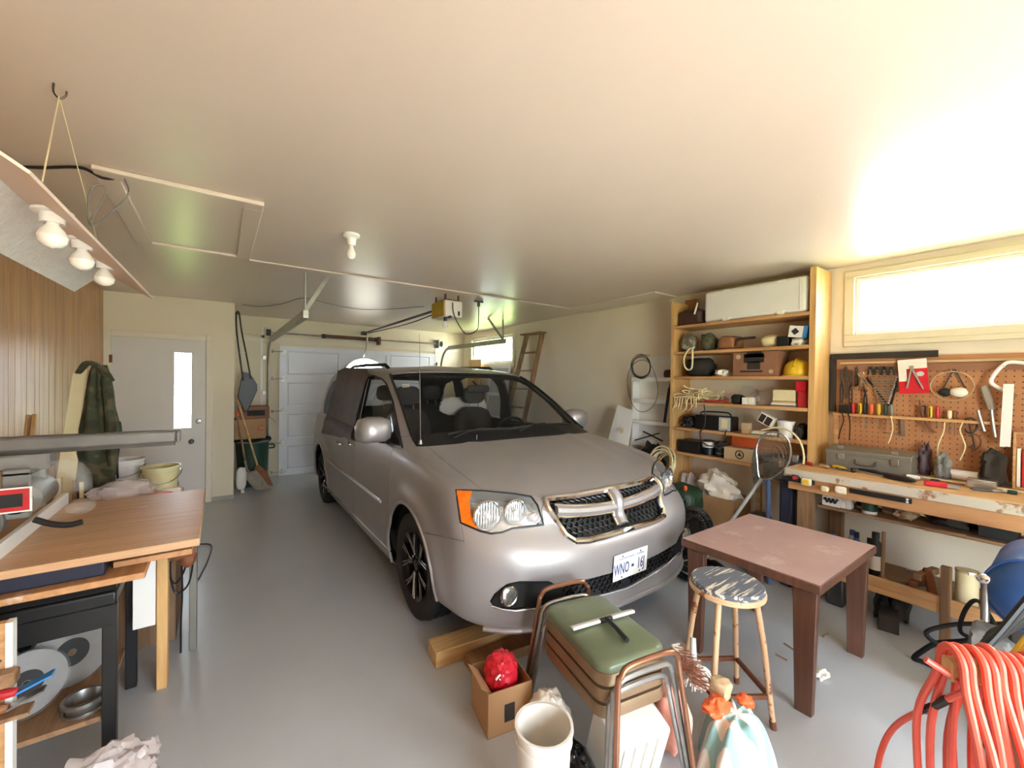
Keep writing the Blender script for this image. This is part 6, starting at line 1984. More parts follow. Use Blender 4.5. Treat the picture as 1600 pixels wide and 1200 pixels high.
# ---- pegboard
PX = 4.160
py1, py0, pz0, pz1 = 1.235, .30, .97, 1.80
PG = thing('pegboard', 'brown perforated pegboard with a pine ledge above the workbench', 'pegboard', (PX, (py0 + py1) / 2, pz0))
ob('board', MB().box(PX, XR - .002, py0 - .6, py1, pz0, pz1), 'peg', PG)
hl = MB()
for i in range(28):
    for j in range(44):
        y_, z_ = py1 - .03 - i * .035, pz0 + .03 + j * .018 * 2
        if z_ < pz1 - .02 and y_ > py0 - .1:
            hl.add([(PX - .0008, y_ + .0042 * math.cos(a), z_ + .0042 * math.sin(a)) for a in [2 * PI * k / 6 for k in range(6)]], [(5, 4, 3, 2, 1, 0)])
o_ = ob('peg_holes', hl, 'hole', PG)
o_['kind'] = 'stuff'
ob('dark_top_strip', MB().box(PX - .02, PX - .001, .64, py1 + .035, pz1 - .012, pz1 + .035), 'dark', PG, bevel=.002)
ob('dark_side_strip', MB().box(PX - .02, PX - .001, py1 - .005, py1 + .035, 1.36, pz1 - .013), 'dark', PG, bevel=.002)
ob('pale_rail', MB().box(PX - .018, PX - .001, py0 - .6, py1 - .03, pz1 - .05, pz1 - .035), 'kraft', PG)
ob('dark_rail', MB().box(PX - .014, PX - .001, py0 - .6, py1 - .03, pz1 - .11, pz1 - .06), 'cardboard2', PG)
LZ = 1.353
ob('ledge', MB().box(PX - .075, PX - .001, py0 + .02, py1 - .005, LZ - .02, LZ), 'piney', PG, bevel=.002)
ob('side_post', MB().box(PX - .03, PX - .001, py1 - .03, py1 + .0, pz0, LZ - .021), 'piney', PG)


def pg(x, y, X=PX - .02):
    return P(x, y, 0, X)


for k, (zx, mt, lb) in enumerate(((265, 'red', 'red'), (318, 'yellow', 'yellow'), (355, 'black', 'black'), (408, 'orange', 'orange'), (465, 'mustard', 'mustard'), (520, 'green', 'green'), (567, 'grey', 'grey'), (810, 'black', 'thick black'), (868, 'yellow', 'yellow and black'), (925, 'red', 'dark red'), (1020, 'cream', 'cream'), (1060, 'rust', 'small rust'))):
    x_ = 1280 + zx / 5
    c = pg(x_, 640, PX - .045)
    h_ = .085 if k not in (10, 11) else .06
    T = thing('screwdriver', 'screwdriver with a ' + lb + ' handle standing in the pegboard ledge', 'screwdriver', (PX - .045, c.y, LZ - .1), 'screwdrivers in the pegboard ledge')
    ob('handle', MB().lathe([(.006, .0), (.011, .012), (.013, .03), (.012, h_ - .02), (.013, h_ - .005), (.006, h_)], 10, Matrix.Translation((PX - .045, c.y, LZ + .0012))), mt, T)
    if mt == 'yellow':
        ob('handle_stripe', MB().box(PX - .06, PX - .056, c.y - .003, c.y + .003, LZ + .01, LZ + h_ - .01), 'blackm', T)
    ob('blade', MB().cyl((PX - .045, c.y, LZ + .004), (PX - .045, c.y, LZ - .07 - .02 * (k % 3)), .003, n=6), 'steel', T)
for k in range(11):
    z_ = pg(1380, 591 + k * 4.0).z
    wl = .145 - .009 * k
    yc = pg(1378, 600).y - .012
    T = thing('combination_wrench', 'steel combination wrench, number %s down the graded rack on the pegboard' % ('one two three four five six seven eight nine ten eleven'.split()[k]), 'wrench', (PX - .02, yc, z_), 'graded wrench rack')
    a, b = Vector((PX - .02, yc + wl / 2, z_ + .004)), Vector((PX - .02, yc - wl / 2, z_ + .01))
    ob('shaft', MB().bar(a, b, .007, .007, (1, 0, 0)), 'steel', T)
    ob('ring_end', MB().tube([b + Vector((0, .007 * math.cos(t), .007 * math.sin(t))) for t in [2 * PI * q / 8 for q in range(8)]], .003, 5, True), 'chrome', T)
    ob('open_end', MB().prism([(-.006, -.008), (.004, -.008), (.009, -.002), (.002, 0), (.009, .005), (.003, .009), (-.006, .008)], -.003, .003, frame(a, (-1, 0, 0))), 'chrome', T)
one('wrench_rack', MB().bar(pg(1354, 590, PX - .006), pg(1388, 634, PX - .006), .012, .006, (1, 0, 0)).bar(pg(1403, 588, PX - .006), pg(1392, 634, PX - .006), .012, .006, (1, 0, 0)), 'black', 'black graded rack strips carrying the combination wrenches', 'rack')
# hanging items
for k, (x_, yt, yb, mt, lb) in enumerate(((1315, 576, 630, 'black', 'long black pliers hanging at the corner of the pegboard'), (1322, 572, 622, 'darksteel', 'dark steel pincers hanging beside the long black pliers'), (1329, 578, 634, 'blackm', 'black wire strippers hanging below the dark top strip'), (1338, 572, 604, 'dark', 'small brown pliers hanging next to the ring of keys'), (1352, 596, 645, 'black', 'black nippers hanging under the ring of keys'))):
    T = thing('hanging_pliers', lb, 'pliers', pg(x_, yb, PX - .03))
    a, b, c = pg(x_, yt, PX - .03), pg(x_, yt + (yb - yt) * .35, PX - .03), pg(x_, yb, PX - .03)
    ob('jaws', MB().tube([a, a.lerp(b, .5), b], [.005, .012, .012], 8, flat=.6), 'darksteel', T)
    for s_ in (-1, 1):
        ob('grip', MB().tube(sp([b, b.lerp(c, .4) + Vector((0, .009 * s_, 0)), c + Vector((0, .007 * s_, 0))], 4), .005, 7), mt, T)
    ob('peg_hook', MB().cyl((PX, a.y, a.z - .01), (PX - .045, a.y, a.z - .006), .003, n=6), 'steel', T)
for k in range(4):
    x_ = 1360 + 11 * k
    T = thing('spring_clamp', ('black spring clamp above the wrench rack beside the keys', 'second black spring clamp above the wrench rack', 'third black spring clamp above the wrench rack', 'black spring clamp above the wrench rack next to the red card')[k], 'clamp', pg(x_, 588, PX - .04), 'spring clamps above the wrench rack')
    a = pg(x_, 580, PX - .035)
    for s_ in (-1, 1):
        ob('arm', MB().tube(sp([a + Vector((0, .004 * s_, .035)), a + Vector((0, .012 * s_, .0)), a + Vector((0, .017 * s_, -.03))], 4), .007, 7, flat=.7), 'dark' if k % 2 else 'blackm', T)
    ob('pivot', MB().cyl(a + Vector((-.012, 0, .004)), (PX, a.y, a.z + .004), .006, n=8), 'steel', T)
KR = thing('ring_of_keys', 'bunch of chrome sockets and keys on a ring hanging on the pegboard', 'keys', pg(1347, 600))
kc = pg(1346, 585, PX - .05)
ob('ring', MB().tube([kc + Vector((0, .018 * math.cos(a), .018 * math.sin(a))) for a in [2 * PI * q / 14 for q in range(14)]], .003, 5, True), 'chrome', KR)
for k in range(9):
    e = kc + Vector((rr.uniform(-.01, .01), rr.uniform(-.05, .04), -.05 - .09 * rr.random()))
    ob('key', MB().bar(kc - Vector((0, 0, .015)), e, .009, .004, (1, 0, 0)), 'chrome', KR)
pw = pg(1333, 606, PX - .045)
ob('ring_wrench', MB().tube([pw + Vector((0, .016 * math.cos(a), .012 * math.sin(a))) for a in [2 * PI * q / 14 for q in range(14)]], .004, 6, True).bar(pw + Vector((0, -.016, .003)), kc + Vector((0, -.02, -.06)), .01, .005, (1, 0, 0)), 'chrome', KR)
y0, y1, z0, z1 = rx(1404, 1450, 561, 615, PX - .045)
CD = thing('plier_blister_card', 'red and white blister card holding pliers hung on the pegboard', 'card', (PX - .04, (y0 + y1) / 2, z0))
M_ = rot('X', -4, (PX - .04, (y0 + y1) / 2, (z0 + z1) / 2))
ob('card', MB().box(PX - .045, PX - .042, y0, y1, z0, z1, M_), 'redbag', CD)
ob('header_print', MB().box(PX - .0465, PX - .0452, y0 + .001, y1 - .001, z1 - .07, z1 - .001, M_), 'paper', CD)
ob('side_print', MB().box(PX - .0465, PX - .0452, y1 - .045, y1 - .001, z1 - .16, z1 - .07, M_), 'paper', CD)
ym = (y0 + y1) / 2
ob('pliers', MB().tube(sp([M_ @ Vector((PX - .055, ym - .005, z1 - .05)), M_ @ Vector((PX - .055, ym + .01, z1 - .1)), M_ @ Vector((PX - .055, ym + .035, z0 + .04))], 4), .007, 7).tube(sp([M_ @ Vector((PX - .055, ym + .005, z1 - .05)), M_ @ Vector((PX - .055, ym - .01, z1 - .1)), M_ @ Vector((PX - .055, ym - .05, z0 + .03))], 4), .007, 7), 'steel', CD)
ob('card_sticker', MB().blob(M_ @ Vector((PX - .047, y0 + .04, z1 - .11)), (.003, .045, .035), amp=0), 'lightgrey', CD)
lc = pg(1487, 603, PX - .03)
HL = thing('hanging_headlamp', 'loop of cord with a black and white torch hung on the pegboard', 'torch', lc)
ob('cord_loop', MB().tube([lc + Vector((0, .105 * math.cos(a), .10 * math.sin(a) - .0)) for a in [2 * PI * q / 30 for q in range(30)]], .0035, 6, True), 'kraft', HL)
ob('torch_head', MB().blob(pg(1476, 613, PX - .05), (.06, .065, .06), amp=.05), 'blackm', HL)
ob('torch_lens', MB().blob(pg(1498, 613, PX - .05), (.06, .09, .065), amp=.05), 'paper', HL)
ob('strap', MB().bar(pg(1490, 577), pg(1472, 610), .008, .004, (1, 0, 0)).bar(pg(1492, 577), pg(1508, 606), .008, .004, (1, 0, 0)), 'darksteel', HL)
ob('hook', MB().cyl((PX, lc.y, lc.z + .1), (PX - .06, lc.y, lc.z + .11), .004, n=6), 'chrome', HL)
HK = thing('hacksaw', 'white framed hacksaw with a red brown grip hung beside the pegboard', 'saw', pg(1570, 600))
hf = [pg(x_, y_, PX - .06) for x_, y_ in ((1582, 617), (1562, 607), (1549, 598), (1553, 586), (1568, 570), (1580, 566), (1605, 568), (1630, 572))]
ob('frame', MB().tube(sp(hf, 5), .011, 8), 'whitegloss', HK)
ob('grip', MB().tube([pg(1586, 615, PX - .06), pg(1565, 638, PX - .06)], [.016, .013], 10), 'cardboard2', HK)
ob('saw_blade', MB().bar(pg(1582, 616, PX - .06), pg(1650, 606, PX - .06), .014, .002, (0, 0, 1)), 'steel', HK)
ob('hook', MB().cyl((PX, hf[4].y, hf[4].z - .012), (PX - .075, hf[4].y, hf[4].z - .008), .004, n=6), 'steel', HK)
CG = thing('caulking_gun', 'dull metal caulking gun with splayed grips hung on the pegboard', 'caulking gun', pg(1545, 630))
ob('barrel', MB().bar(pg(1537, 602, PX - .04), pg(1550, 642, PX - .04), .04, .035, (1, 0, 0)), 'galv', CG, bevel=.008)
ob('grip', MB().tube(sp([pg(1528, 641, PX - .085), pg(1532, 655, PX - .085), pg(1538, 674, PX - .085)], 4), .009, 8), 'galv', CG)
ob('grip', MB().tube(sp([pg(1549, 640, PX - .085), pg(1551, 658, PX - .085), pg(1555, 683, PX - .085)], 4), .009, 8), 'galv', CG)
for k, (x0, x1) in enumerate(((1563, 1569), (1571, 1578))):
    one('plastic_strip', MB().bar(pg((x0 + x1) / 2 + 6, 600, PX - .1), pg((x0 + x1) / 2, 698, PX - .1), .022, .004, (1, 0, 0)), 'whitegloss', ('white plastic strip hanging next to the caulking gun' if k == 0 else 'white plastic strip hanging under the hacksaw grip'), 'strip', 'white strips by the pegboard')
for k, (pts, lb) in enumerate(((((1392, 650), (1395, 668), (1392, 682), (1388, 693)), 'pale cord hanging from the pegboard ledge by the green screwdriver'), (((1504, 660), (1500, 672), (1505, 686), (1508, 700), (1500, 719)), 'thick pale cord hanging below the pegboard ledge to the bench'), (((1476, 660), (1474, 675), (1466, 695), (1464, 715)), 'thin tan cord hanging below the pegboard ledge'), (((1313, 640), (1318, 655), (1313, 672), (1310, 686)), 'dark cord hanging at the corner of the pegboard'), (((1324, 640), (1328, 660), (1327, 688)), 'thin black lead hanging at the corner of the pegboard'))):
    one('hanging_lead', MB().tube(sp([pg(*q, PX - .085) for q in pts], 5), .004, 6), 'cream' if k < 3 else 'black', lb, 'cord')
for k, (x_, y_, lb) in enumerate(((1516, 665, 'dark iron C clamp hanging under the pegboard ledge'), (1522, 690, 'rusty snips hanging lowest under the pegboard ledge'))):
    c = pg(x_, y_, PX - .05)
    T = thing('iron_clamp', lb, 'clamp', c)
    ob('frame', MB().tube([c + Vector((0, .03 * math.cos(a), .05 * math.sin(a))) for a in [math.radians(40 + 280 * q / 14) for q in range(15)]], .006, 6), 'darksteel' if k == 0 else 'rust', T)
    ob('screw', MB().cyl(c + Vector((0, .01, .04)), c + Vector((0, -.005, -.06)), .004, n=6), 'darksteel', T)
one('try_square', MB().bar(pg(1384, 676, PX - .02), pg(1412, 680, PX - .02), .008, .004, (1, 0, 0)).bar(pg(1410, 655, PX - .02), pg(1411, 682, PX - .02), .02, .012, (1, 0, 0)), 'steel', 'steel try square hanging below the pegboard ledge', 'square')
one('tin_snips', MB().tube(sp([pg(1444, 655, PX - .06), pg(1452, 668, PX - .06), pg(1460, 676, PX - .06)], 4), .008, 7).tube(sp([pg(1442, 655, PX - .06), pg(1440, 640, PX - .06), pg(1436, 625, PX - .06)], 4), .006, 7), 'rust', 'rusty tin snips hanging through the pegboard ledge', 'snips')
bx('mini_radio', 'black', 'small black charger with a white front at the end of the pegboard ledge', 'charger', 1310, 1328, 632, 643, PX - .07, .05, LZ + .001)
# cabinet with binder at the window end
KC = thing('small_wall_case', 'small open wooden case at the far end of the pegboard holding a binder', 'case', (4.1, .22, .97))
y0, y1 = P(1640, 700, 0, 4.06).y, P(1583, 700, 0, 4.06).y
ob('side', MB().box(4.06, PX - .002, y1 - .012, y1, Tz, 1.30), 'piney', KC)
ob('bottom', MB().box(4.06, PX - .002, y0, y1 - .013, Tz, Tz + .012), 'piney', KC)
ob('top', MB().box(4.06, PX - .002, y0, y1 - .013, 1.288, 1.30), 'piney', KC)
one('ring_binder', MB().box(4.07, 4.15, y1 - .07, y1 - .035, Tz + .0125, Tz + .24), 'red', 'red ring binder standing in the small wall case', 'binder', bevel=.003)
one('folder', MB().box(4.07, 4.15, y1 - .03, y1 - .0145, Tz + .0125, Tz + .25), 'paper', 'white folder beside the red binder', 'folder', bevel=.002)
# ================================================================== garage door opener
OPX, OPY = 2.14, 4.34
OP = thing('garage_door_opener', 'boxy yellow and white garage door opener hung from the ceiling', 'opener', (OPX, OPY, 2.32))
ob('housing', MB().box(OPX - .10, OPX + .12, OPY - .17, OPY + .17, 2.29, 2.475), 'whitedirty', OP, bevel=.012, seg=2)
ob('side_cover', MB().box(OPX - .112, OPX - .101, OPY - .16, OPY + .16, 2.295, 2.47), 'mustard', OP, bevel=.006)
ob('vent', MB().box(OPX + .06, OPX + .085, OPY - .174, OPY - .17, 2.31, 2.36), 'blackm', OP)
ob('bottom_clip', MB().box(OPX - .05, OPX - .02, OPY - .18, OPY - .12, 2.28, 2.30), 'blackm', OP)
for y_ in (-.12, .12):
    ob('hanger', MB().box(OPX - .08, OPX + .1, OPY + y_ - .012, OPY + y_ + .012, 2.475, 2.49).box(OPX - .08, OPX - .065, OPY + y_ - .012, OPY + y_ + .012, 2.475, H - .002).box(OPX + .085, OPX + .1, OPY + y_ - .012, OPY + y_ + .012, 2.475, H - .002), 'rust', OP)
ob('rail', MB().bar((OPX - .02, OPY + .16, 2.415), (OPX - .02, 7.56, 2.40), .03, .022), 'darksteel', OP)
ob('chain', MB().tube(sp([(OPX + .02, OPY + .16, 2.40), (OPX + .01, 5.6, 2.36), (OPX - .0, 7.5, 2.39)], 8), .008, 6), 'darksteel', OP)
ob('header_bracket', MB().box(OPX - .06, OPX + .02, 7.5, 7.635, 2.37, 2.43), 'darksteel', OP)
ob('door_arm', MB().tube(sp([(OPX - .02, 7.38, 2.39), (OPX - .02, 7.40, 2.2), (OPX - .03, 7.5, 2.03), (OPX - .03, 7.575, 1.98)], 4), .012, 6), 'galv', OP)
ob('bulb_socket', MB().cyl((OPX - .06, OPY - .1, 2.29), (OPX - .06, OPY - .1, 2.245), .018, n=12), 'black', OP)
ob('bulb', MB().lathe([(.012, 0), (.02, -.02), (.03, -.045), (.028, -.062), (.015, -.078), (0, -.082)], 16, Matrix.Translation((OPX - .06, OPY - .1, 2.247))), 'bulb', OP)
oc = P(748, 470, 2, H)
ob('ceiling_outlet', MB().box(oc.x - .06, oc.x + .06, oc.y - .012, oc.y + .012, H - .02, H - .001).cyl((oc.x, oc.y, H - .001), (oc.x, oc.y, H - .07), .018, n=12), 'darksteel', OP)
ob('power_lead', MB().tube(sp([(OPX - .01, OPY - .175, 2.45), (OPX - .005, OPY - .19, 2.34), (OPX + .06, OPY - .2, 2.2), (OPX + .22, OPY - .1, 2.12), (oc.x - .02, oc.y - .01, 2.2), (oc.x, oc.y, 2.36), (oc.x, oc.y, H - .06)], 7), .006, 6), 'darksteel', OP)
one('bell_wire', MB().tube(sp([P(378, 476, 2, H - .004), P(405, 479, 2, H - .006), P(440, 475, 2, H - .006), P(475, 466, 2, H - .004), P(520, 476, 2, H - .008), P(560, 483, 2, H - .012), P(610, 483, 2, H - .01), P(662, 479, 2, H - .02)], 6), .004, 5), 'grey', 'thin bell wire stapled along the ceiling to the opener', 'wire')

# ================================================================== brown table
spec('tabletop', (180, 150, 144), .34, 'plain', (160, 128, 122), 3, dirt=.56, dscale=5, dw=.16, dcol=(202, 182, 176))
spec('tablewood', (104, 70, 54), .45, 'wood', (82, 52, 40), 3, axis=2)
TZ = .65
corners = [P(1065, 843, 2, TZ), P(1166, 801, 2, TZ), P(1364, 852, 2, TZ), P(1286, 914, 2, TZ)]
tx0, tx1, ty0, ty1 = 2.265, 3.11, .715, 1.42
TT = thing('side_table', 'small brown wooden table with a scuffed pinkish top', 'table', ((tx0 + tx1) / 2, (ty0 + ty1) / 2, 0))
ob('tabletop', MB().box(tx0, tx1, ty0, ty1, TZ - .045, TZ), 'tablewood', TT, bevel=.004)
ob('top_veneer', MB().box(tx0 + .006, tx1 - .006, ty0 + .006, ty1 - .006, TZ + .0003, TZ + .002), 'tabletop', TT)
for (x_, y_) in ((tx0 + .05, ty0 + .075), (tx1 - .05, ty0 + .075), (tx0 + .05, ty1 - .075), (tx1 - .05, ty1 - .075)):
    s_ = -1 if y_ > 1 else 1
    v_ = []
    for z_, w_ in ((0, .036), (TZ - .045, .052)):
        v_ += [(x_ - .02, y_ - w_, z_), (x_ + .02, y_ - w_, z_), (x_ + .02, y_ + w_, z_), (x_ - .02, y_ + w_, z_)]
    ob('leg', MB().add(v_, [(3, 2, 1, 0), (4, 5, 6, 7), (0, 1, 5, 4), (1, 2, 6, 5), (2, 3, 7, 6), (3, 0, 4, 7)]), 'tablewood', TT, bevel=.003)
for q in ((tx0 + .07, tx1 - .07, ty0 + .06, ty0 + .08), (tx0 + .07, tx1 - .07, ty1 - .08, ty1 - .06)):
    ob('apron', MB().box(*q, TZ - .09, TZ - .046), 'tablewood', TT)
# ================================================================== stool
spec('stoolpaint', (214, 176, 138), .5, 'worn', (140, 84, 50), 16, amt=.58)
spec('stooltop', (92, 98, 108), .6, 'streak', (214, 206, 190), 1, axis=0, amt=.55, dirt=.62, dscale=11, dw=.04, dcol=(96, 156, 208), bump=.2, bdist=.003)
SC, SZt = Vector((2.04, 1.03, 0)), .615
SR = .163
SL = thing('round_stool', 'round metal stool with flaking paint beside the brown table', 'stool', SC)
ob('seat', MB().lathe([(0, 0), (SR - .006, 0), (SR, .008), (SR, .022), (SR - .006, .03), (0, .031)], 44, Matrix.Translation(SC + Vector((0, 0, SZt - .031)))), 'stooltop', SL)
for z_ in (SZt - .043, SZt - .032):
    ob('seat_rim', MB().tube([SC + Vector((SR * .99 * math.cos(a), SR * .99 * math.sin(a), z_)) for a in [2 * PI * k / 40 for k in range(40)]], .008, 8, True), 'stoolpaint', SL)
dirs = [Vector((math.cos(a), math.sin(a), 0)) for a in [math.radians(-78 + 90 * k) for k in range(4)]]
for d in dirs:
    ob('leg', MB().tube([SC + d * .125 + Vector((0, 0, SZt - .04)), SC + d * .16 + Vector((0, 0, SZt * .6)), SC + d * .205], [.014, .0135, .012], 12), 'stoolpaint', SL)
    ob('foot_cap', MB().cyl(SC + d * .205, SC + d * .2 + Vector((0, 0, .035)), .0145, n=10), 'rust', SL)
for i in range(4):
    a, b = dirs[i], dirs[(i + 1) % 4]
    ob('stretcher', MB().bar(SC + a * .186 + Vector((0, 0, .14)), SC + b * .186 + Vector((0, 0, .14)), .014, .02), 'rust', SL)

# ================================================================== stacked seats
CC = Vector((1.385, 1.25, 0))
e1, e2 = Vector((-.19, -.98, 0)).normalized(), Vector((.98, -.19, 0)).normalized()
spec('copper', (150, 104, 78), .28, 'plain', (122, 80, 58), 12, metal=.7)
spec('seatbrown', (142, 116, 88), .4, 'plain', (112, 88, 64), 5, metal=.3)


def rounded(w_, l_, r_, n=6):
    o = []
    for cx, cy, a0 in ((w_ - r_, l_ - r_, 0), (-w_ + r_, l_ - r_, 90), (-w_ + r_, -l_ + r_, 180), (w_ - r_, -l_ + r_, 270)):
        o += [(cx + r_ * math.cos(math.radians(a0 + 90 * k / n)), cy + r_ * math.sin(math.radians(a0 + 90 * k / n))) for k in range(n + 1)]
    return o


def seat_slab(z, w_, l_, h_, dome=.012):
    mb = MB()
    out = rounded(w_, l_, .06)
    M_ = Matrix((e2, e1, (0, 0, 1))).transposed().to_4x4()
    M_.translation = CC + Vector((0, 0, z))
    n = len(out)
    rings = [(1, 0), (1.0, h_ * .75), (.985, h_), (.9, h_ + dome * .6), (.6, h_ + dome), (.2, h_ + dome * 1.1)]
    v, f = [], []
    for s_, z_ in rings:
        v += [(x_ * s_, y_ * s_, z_) for x_, y_ in out]
    for i in range(len(rings) - 1):
        for k in range(n):
            l = (k + 1) % n
            f.append((i * n + k, i * n + l, (i + 1) * n + l, (i + 1) * n + k))
    f.append(tuple(range(n - 1, -1, -1)))
    f.append(tuple((len(rings) - 1) * n + k for k in range(n)))
    return mb.add(v, f, M_)


for i in range(3):
    zt = .478 - .062 * i
    T = thing('stacking_seat', ('green padded stacking seat on copper tube legs, topmost of its stack', 'brown stacking seat on chrome legs in the middle of its stack', 'brown stacking seat, lowest of its stack beneath the green pad')[i], 'stool', CC, 'stacked tube leg seats')
    if i == 0:
        ob('cushion', seat_slab(zt - .004, .165, .235, .03), 'olive', T, ang=50)
    ob('seat_pan', seat_slab(zt - .05, .168, .238, .044 if i == 0 else .046, 0.001), 'seatbrown', T, ang=50)
    mt = 'copper' if i == 0 else 'steel'
    for s_ in (1, -1):
        off = .305 - .025 * i
        b_ = CC + e1 * s_ * off
        zz = .545 - .062 * i
        sp_ = .03
        pts = [b_ + e2 * -(.165 + sp_) + e1 * s_ * .05 + Vector((0, 0, .012)), b_ + e2 * -.15 + Vector((0, 0, zz - .09)), b_ + e2 * -.135 + Vector((0, 0, zz - .03)), b_ + e2 * -.09 + Vector((0, 0, zz)),
               b_ + e2 * .09 + Vector((0, 0, zz)), b_ + e2 * .135 + Vector((0, 0, zz - .03)), b_ + e2 * .15 + Vector((0, 0, zz - .09)), b_ + e2 * (.165 + sp_) + e1 * s_ * .05 + Vector((0, 0, .012))]
        ob('tube_leg', MB().tube(sp(pts, 6), .011, 10), mt, T)
        for t_ in (0, -1):
            ob('foot_tip', MB().cyl(pts[t_] - Vector((0, 0, .012)), pts[t_] + Vector((0, 0, .02)), .0118, n=10), 'rubber', T)
ZS = .478 - .004 + .03 + .014
SQ = thing('window_squeegee', 'white squeegee with a black handle lying on the green seat', 'squeegee', CC + Vector((0, 0, ZS)))
p, q = P(895, 983, 2, ZS + .012), P(991, 955, 2, ZS + .012)
ob('blade_channel', MB().bar(p, q, .014, .012), 'whitegloss', SQ, bevel=.003)
ob('rubber_edge', MB().bar(p + e1 * -.014, q + e1 * -.014, .01, .006), 'lightgrey', SQ)
mq = p.lerp(q, .52)
ob('handle', MB().tube([mq + Vector((0, 0, .006)), mq.lerp(P(980, 1001, 2, ZS + .014), .5) + Vector((0, 0, .008)), P(980, 1001, 2, ZS + .014)], [.008, .009, .011], 10), 'black', SQ)
ob('clamp', MB().bar(mq - (q - p) * .1, mq + (q - p) * .1, .022, .018), 'black', SQ, bevel=.004)

# ================================================================== bucket, carton, cloths
bk = (.945, 1.11, .0)
BU = pail('white_bucket', bk, .082, .097, .37, 'whitedirty', 'tall dirty white bucket standing before the stacked seats', handle=False)
ob('blue_mark', MB().grid(lambda a, b: (bk[0] + .0885 * math.cos(math.radians(172 + 26 * a)), bk[1] + .0885 * math.sin(math.radians(172 + 26 * a)), .12 + .1 * b), 6, 2), 'jean', BU)
ob('blue_mark', MB().grid(lambda a, b: (bk[0] + .0885 * math.cos(math.radians(290 + 14 * a)), bk[1] + .0885 * math.sin(math.radians(290 + 14 * a)), .16 + .07 * b), 6, 2), 'jean', BU)
RC = thing('rag_carton', 'open brown carton of rags under the minivan bumper', 'carton', (1.12, 1.64, 0))
M_ = Matrix.Translation((1.10, 1.61, 0)) @ Matrix.Rotation(math.radians(-10), 4, 'Z') @ Matrix.Diagonal((.72, .72, 1, 1)) @ Matrix.Translation((-1.22, -1.62, 0))
for q_ in ((1.07, 1.075, 1.47, 1.77), (1.365, 1.37, 1.47, 1.77), (1.075, 1.365, 1.47, 1.475), (1.075, 1.365, 1.765, 1.77)):
    ob('side', MB().box(*q_, .004, .2, M_), 'cardboard', RC)
ob('bottom', MB().box(1.07, 1.37, 1.47, 1.77, 0, .004, M_), 'cardboard2', RC)
ob('flap', MB().bar(M_ @ Vector((1.07, 1.5, .2)), M_ @ Vector((1.07, 1.74, .2)), .004, .07, (-.6, 0, .5)), 'cardboard', RC)
ob('print_square', MB().box(1.18, 1.25, 1.4685, 1.4695, .05, .13, M_), 'dark', RC)
RBG = thing('red_shopping_bag', 'crumpled bright red plastic bag stuffed in the rag carton', 'bag', (1.25, 1.6, .1))
ob('bag', MB().blob((1.10, 1.61, .20), (.15, .15, .18), seed=77, amp=.08, freq=3.4, n=44, m=26, sq=.85), 'redbag', RBG, ang=28)
lg_ = Vector((1.10, 1.61, .20)) + Vector((-.6, -.75, .35)).normalized() * .088 + Vector((0, .02, 0))
ob('white_logo', MB().tube(sp([lg_ + Vector((-.02, -.02, 0)), lg_ + Vector((0, -.02, .012)), lg_ + Vector((.02, -.02, .004)), lg_ + Vector((.0, -.02, -.008))], 4), .005, 6), 'white', RBG)
one('white_rag_cloth', MB().blob((1.19, 1.36, .11), (.15, .2, .22), seed=78, amp=.12, freq=3.0, n=48, m=30, flat=True), 'paper', 'white rag cloth slumped between the carton and the stacked seats', 'cloth', ang=40)
one('black_rubbish_bag', MB().blob((1.125, 1.16, .085), (.12, .22, .18), seed=79, amp=.2, n=34, m=20, flat=True), 'blackgloss', 'shiny black rubbish bag on the floor behind the white bucket', 'bag', ang=30)
DB_ = thing('dirty_plastic_case', 'dirty white plastic case tipped under the stacked seats', 'case', (1.36, 1.12, 0))
M_ = rot('Z', -14, (1.36, 1.12, 0)) @ rot('X', 16, (1.36, 1.12, 0)) @ Matrix.Translation((0, 0, .03))
ob('shell', MB().box(1.24, 1.49, 1.03, 1.20, .0, .24, M_), 'whitedirty', DB_, bevel=.012, seg=2)
for k in range(4):
    ob('rib', MB().box(1.27 + .052 * k, 1.285 + .052 * k, 1.02, 1.032, .02, .22, M_), 'whitedirty', DB_, bevel=.003)
spec('towel', (226, 222, 212), .95, 'stripe', (150, 188, 186), 4.4, axis=0, dist=1.6, amt=.5, bump=.3, bdist=.006)
spec('bristle', (176, 122, 98), .9, 'plain', (136, 84, 66), 30)
spec('mop', (206, 198, 186), .95, 'plain', (160, 150, 136), 20)
spec('pink', (232, 164, 142), .9, 'plain', (214, 140, 118), 6)

def heap(c, rx_, ry_, h_, folds, seed, n=72, m=22):
    """cloth heaped on the floor: a dome with folds running down it"""
    rr_ = random.Random(seed)
    ph = [rr_.uniform(0, 6) for _ in range(4)]

    def fn(a, b):
        th = 2 * PI * a
        k = b ** .75
        fold = 1 + (.10 * math.sin(folds * th + ph[0]) + .06 * math.sin((folds * 2 - 3) * th + ph[1] + 2 * b) + .05 * math.sin(3 * th + ph[2])) * min(1, b * 1.8)
        z = h_ * (1 - b ** 2.6) + .018 * math.sin(folds * th + ph[3]) * math.sin(PI * b)
        fold += .13 * noise.noise(Vector((math.cos(th) * 2.2, math.sin(th) * 2.2, b * 3 + seed)))
        z += .03 * noise.noise(Vector((math.cos(th) * 3 * b, math.sin(th) * 3 * b, seed * 1.7))) * (1 - b)
        return Vector((c[0] + rx_ * k * fold * math.cos(th), c[1] + ry_ * k * fold * math.sin(th), max(.003, z + .002)))
    return MB().grid(fn, n, m, cu=True)


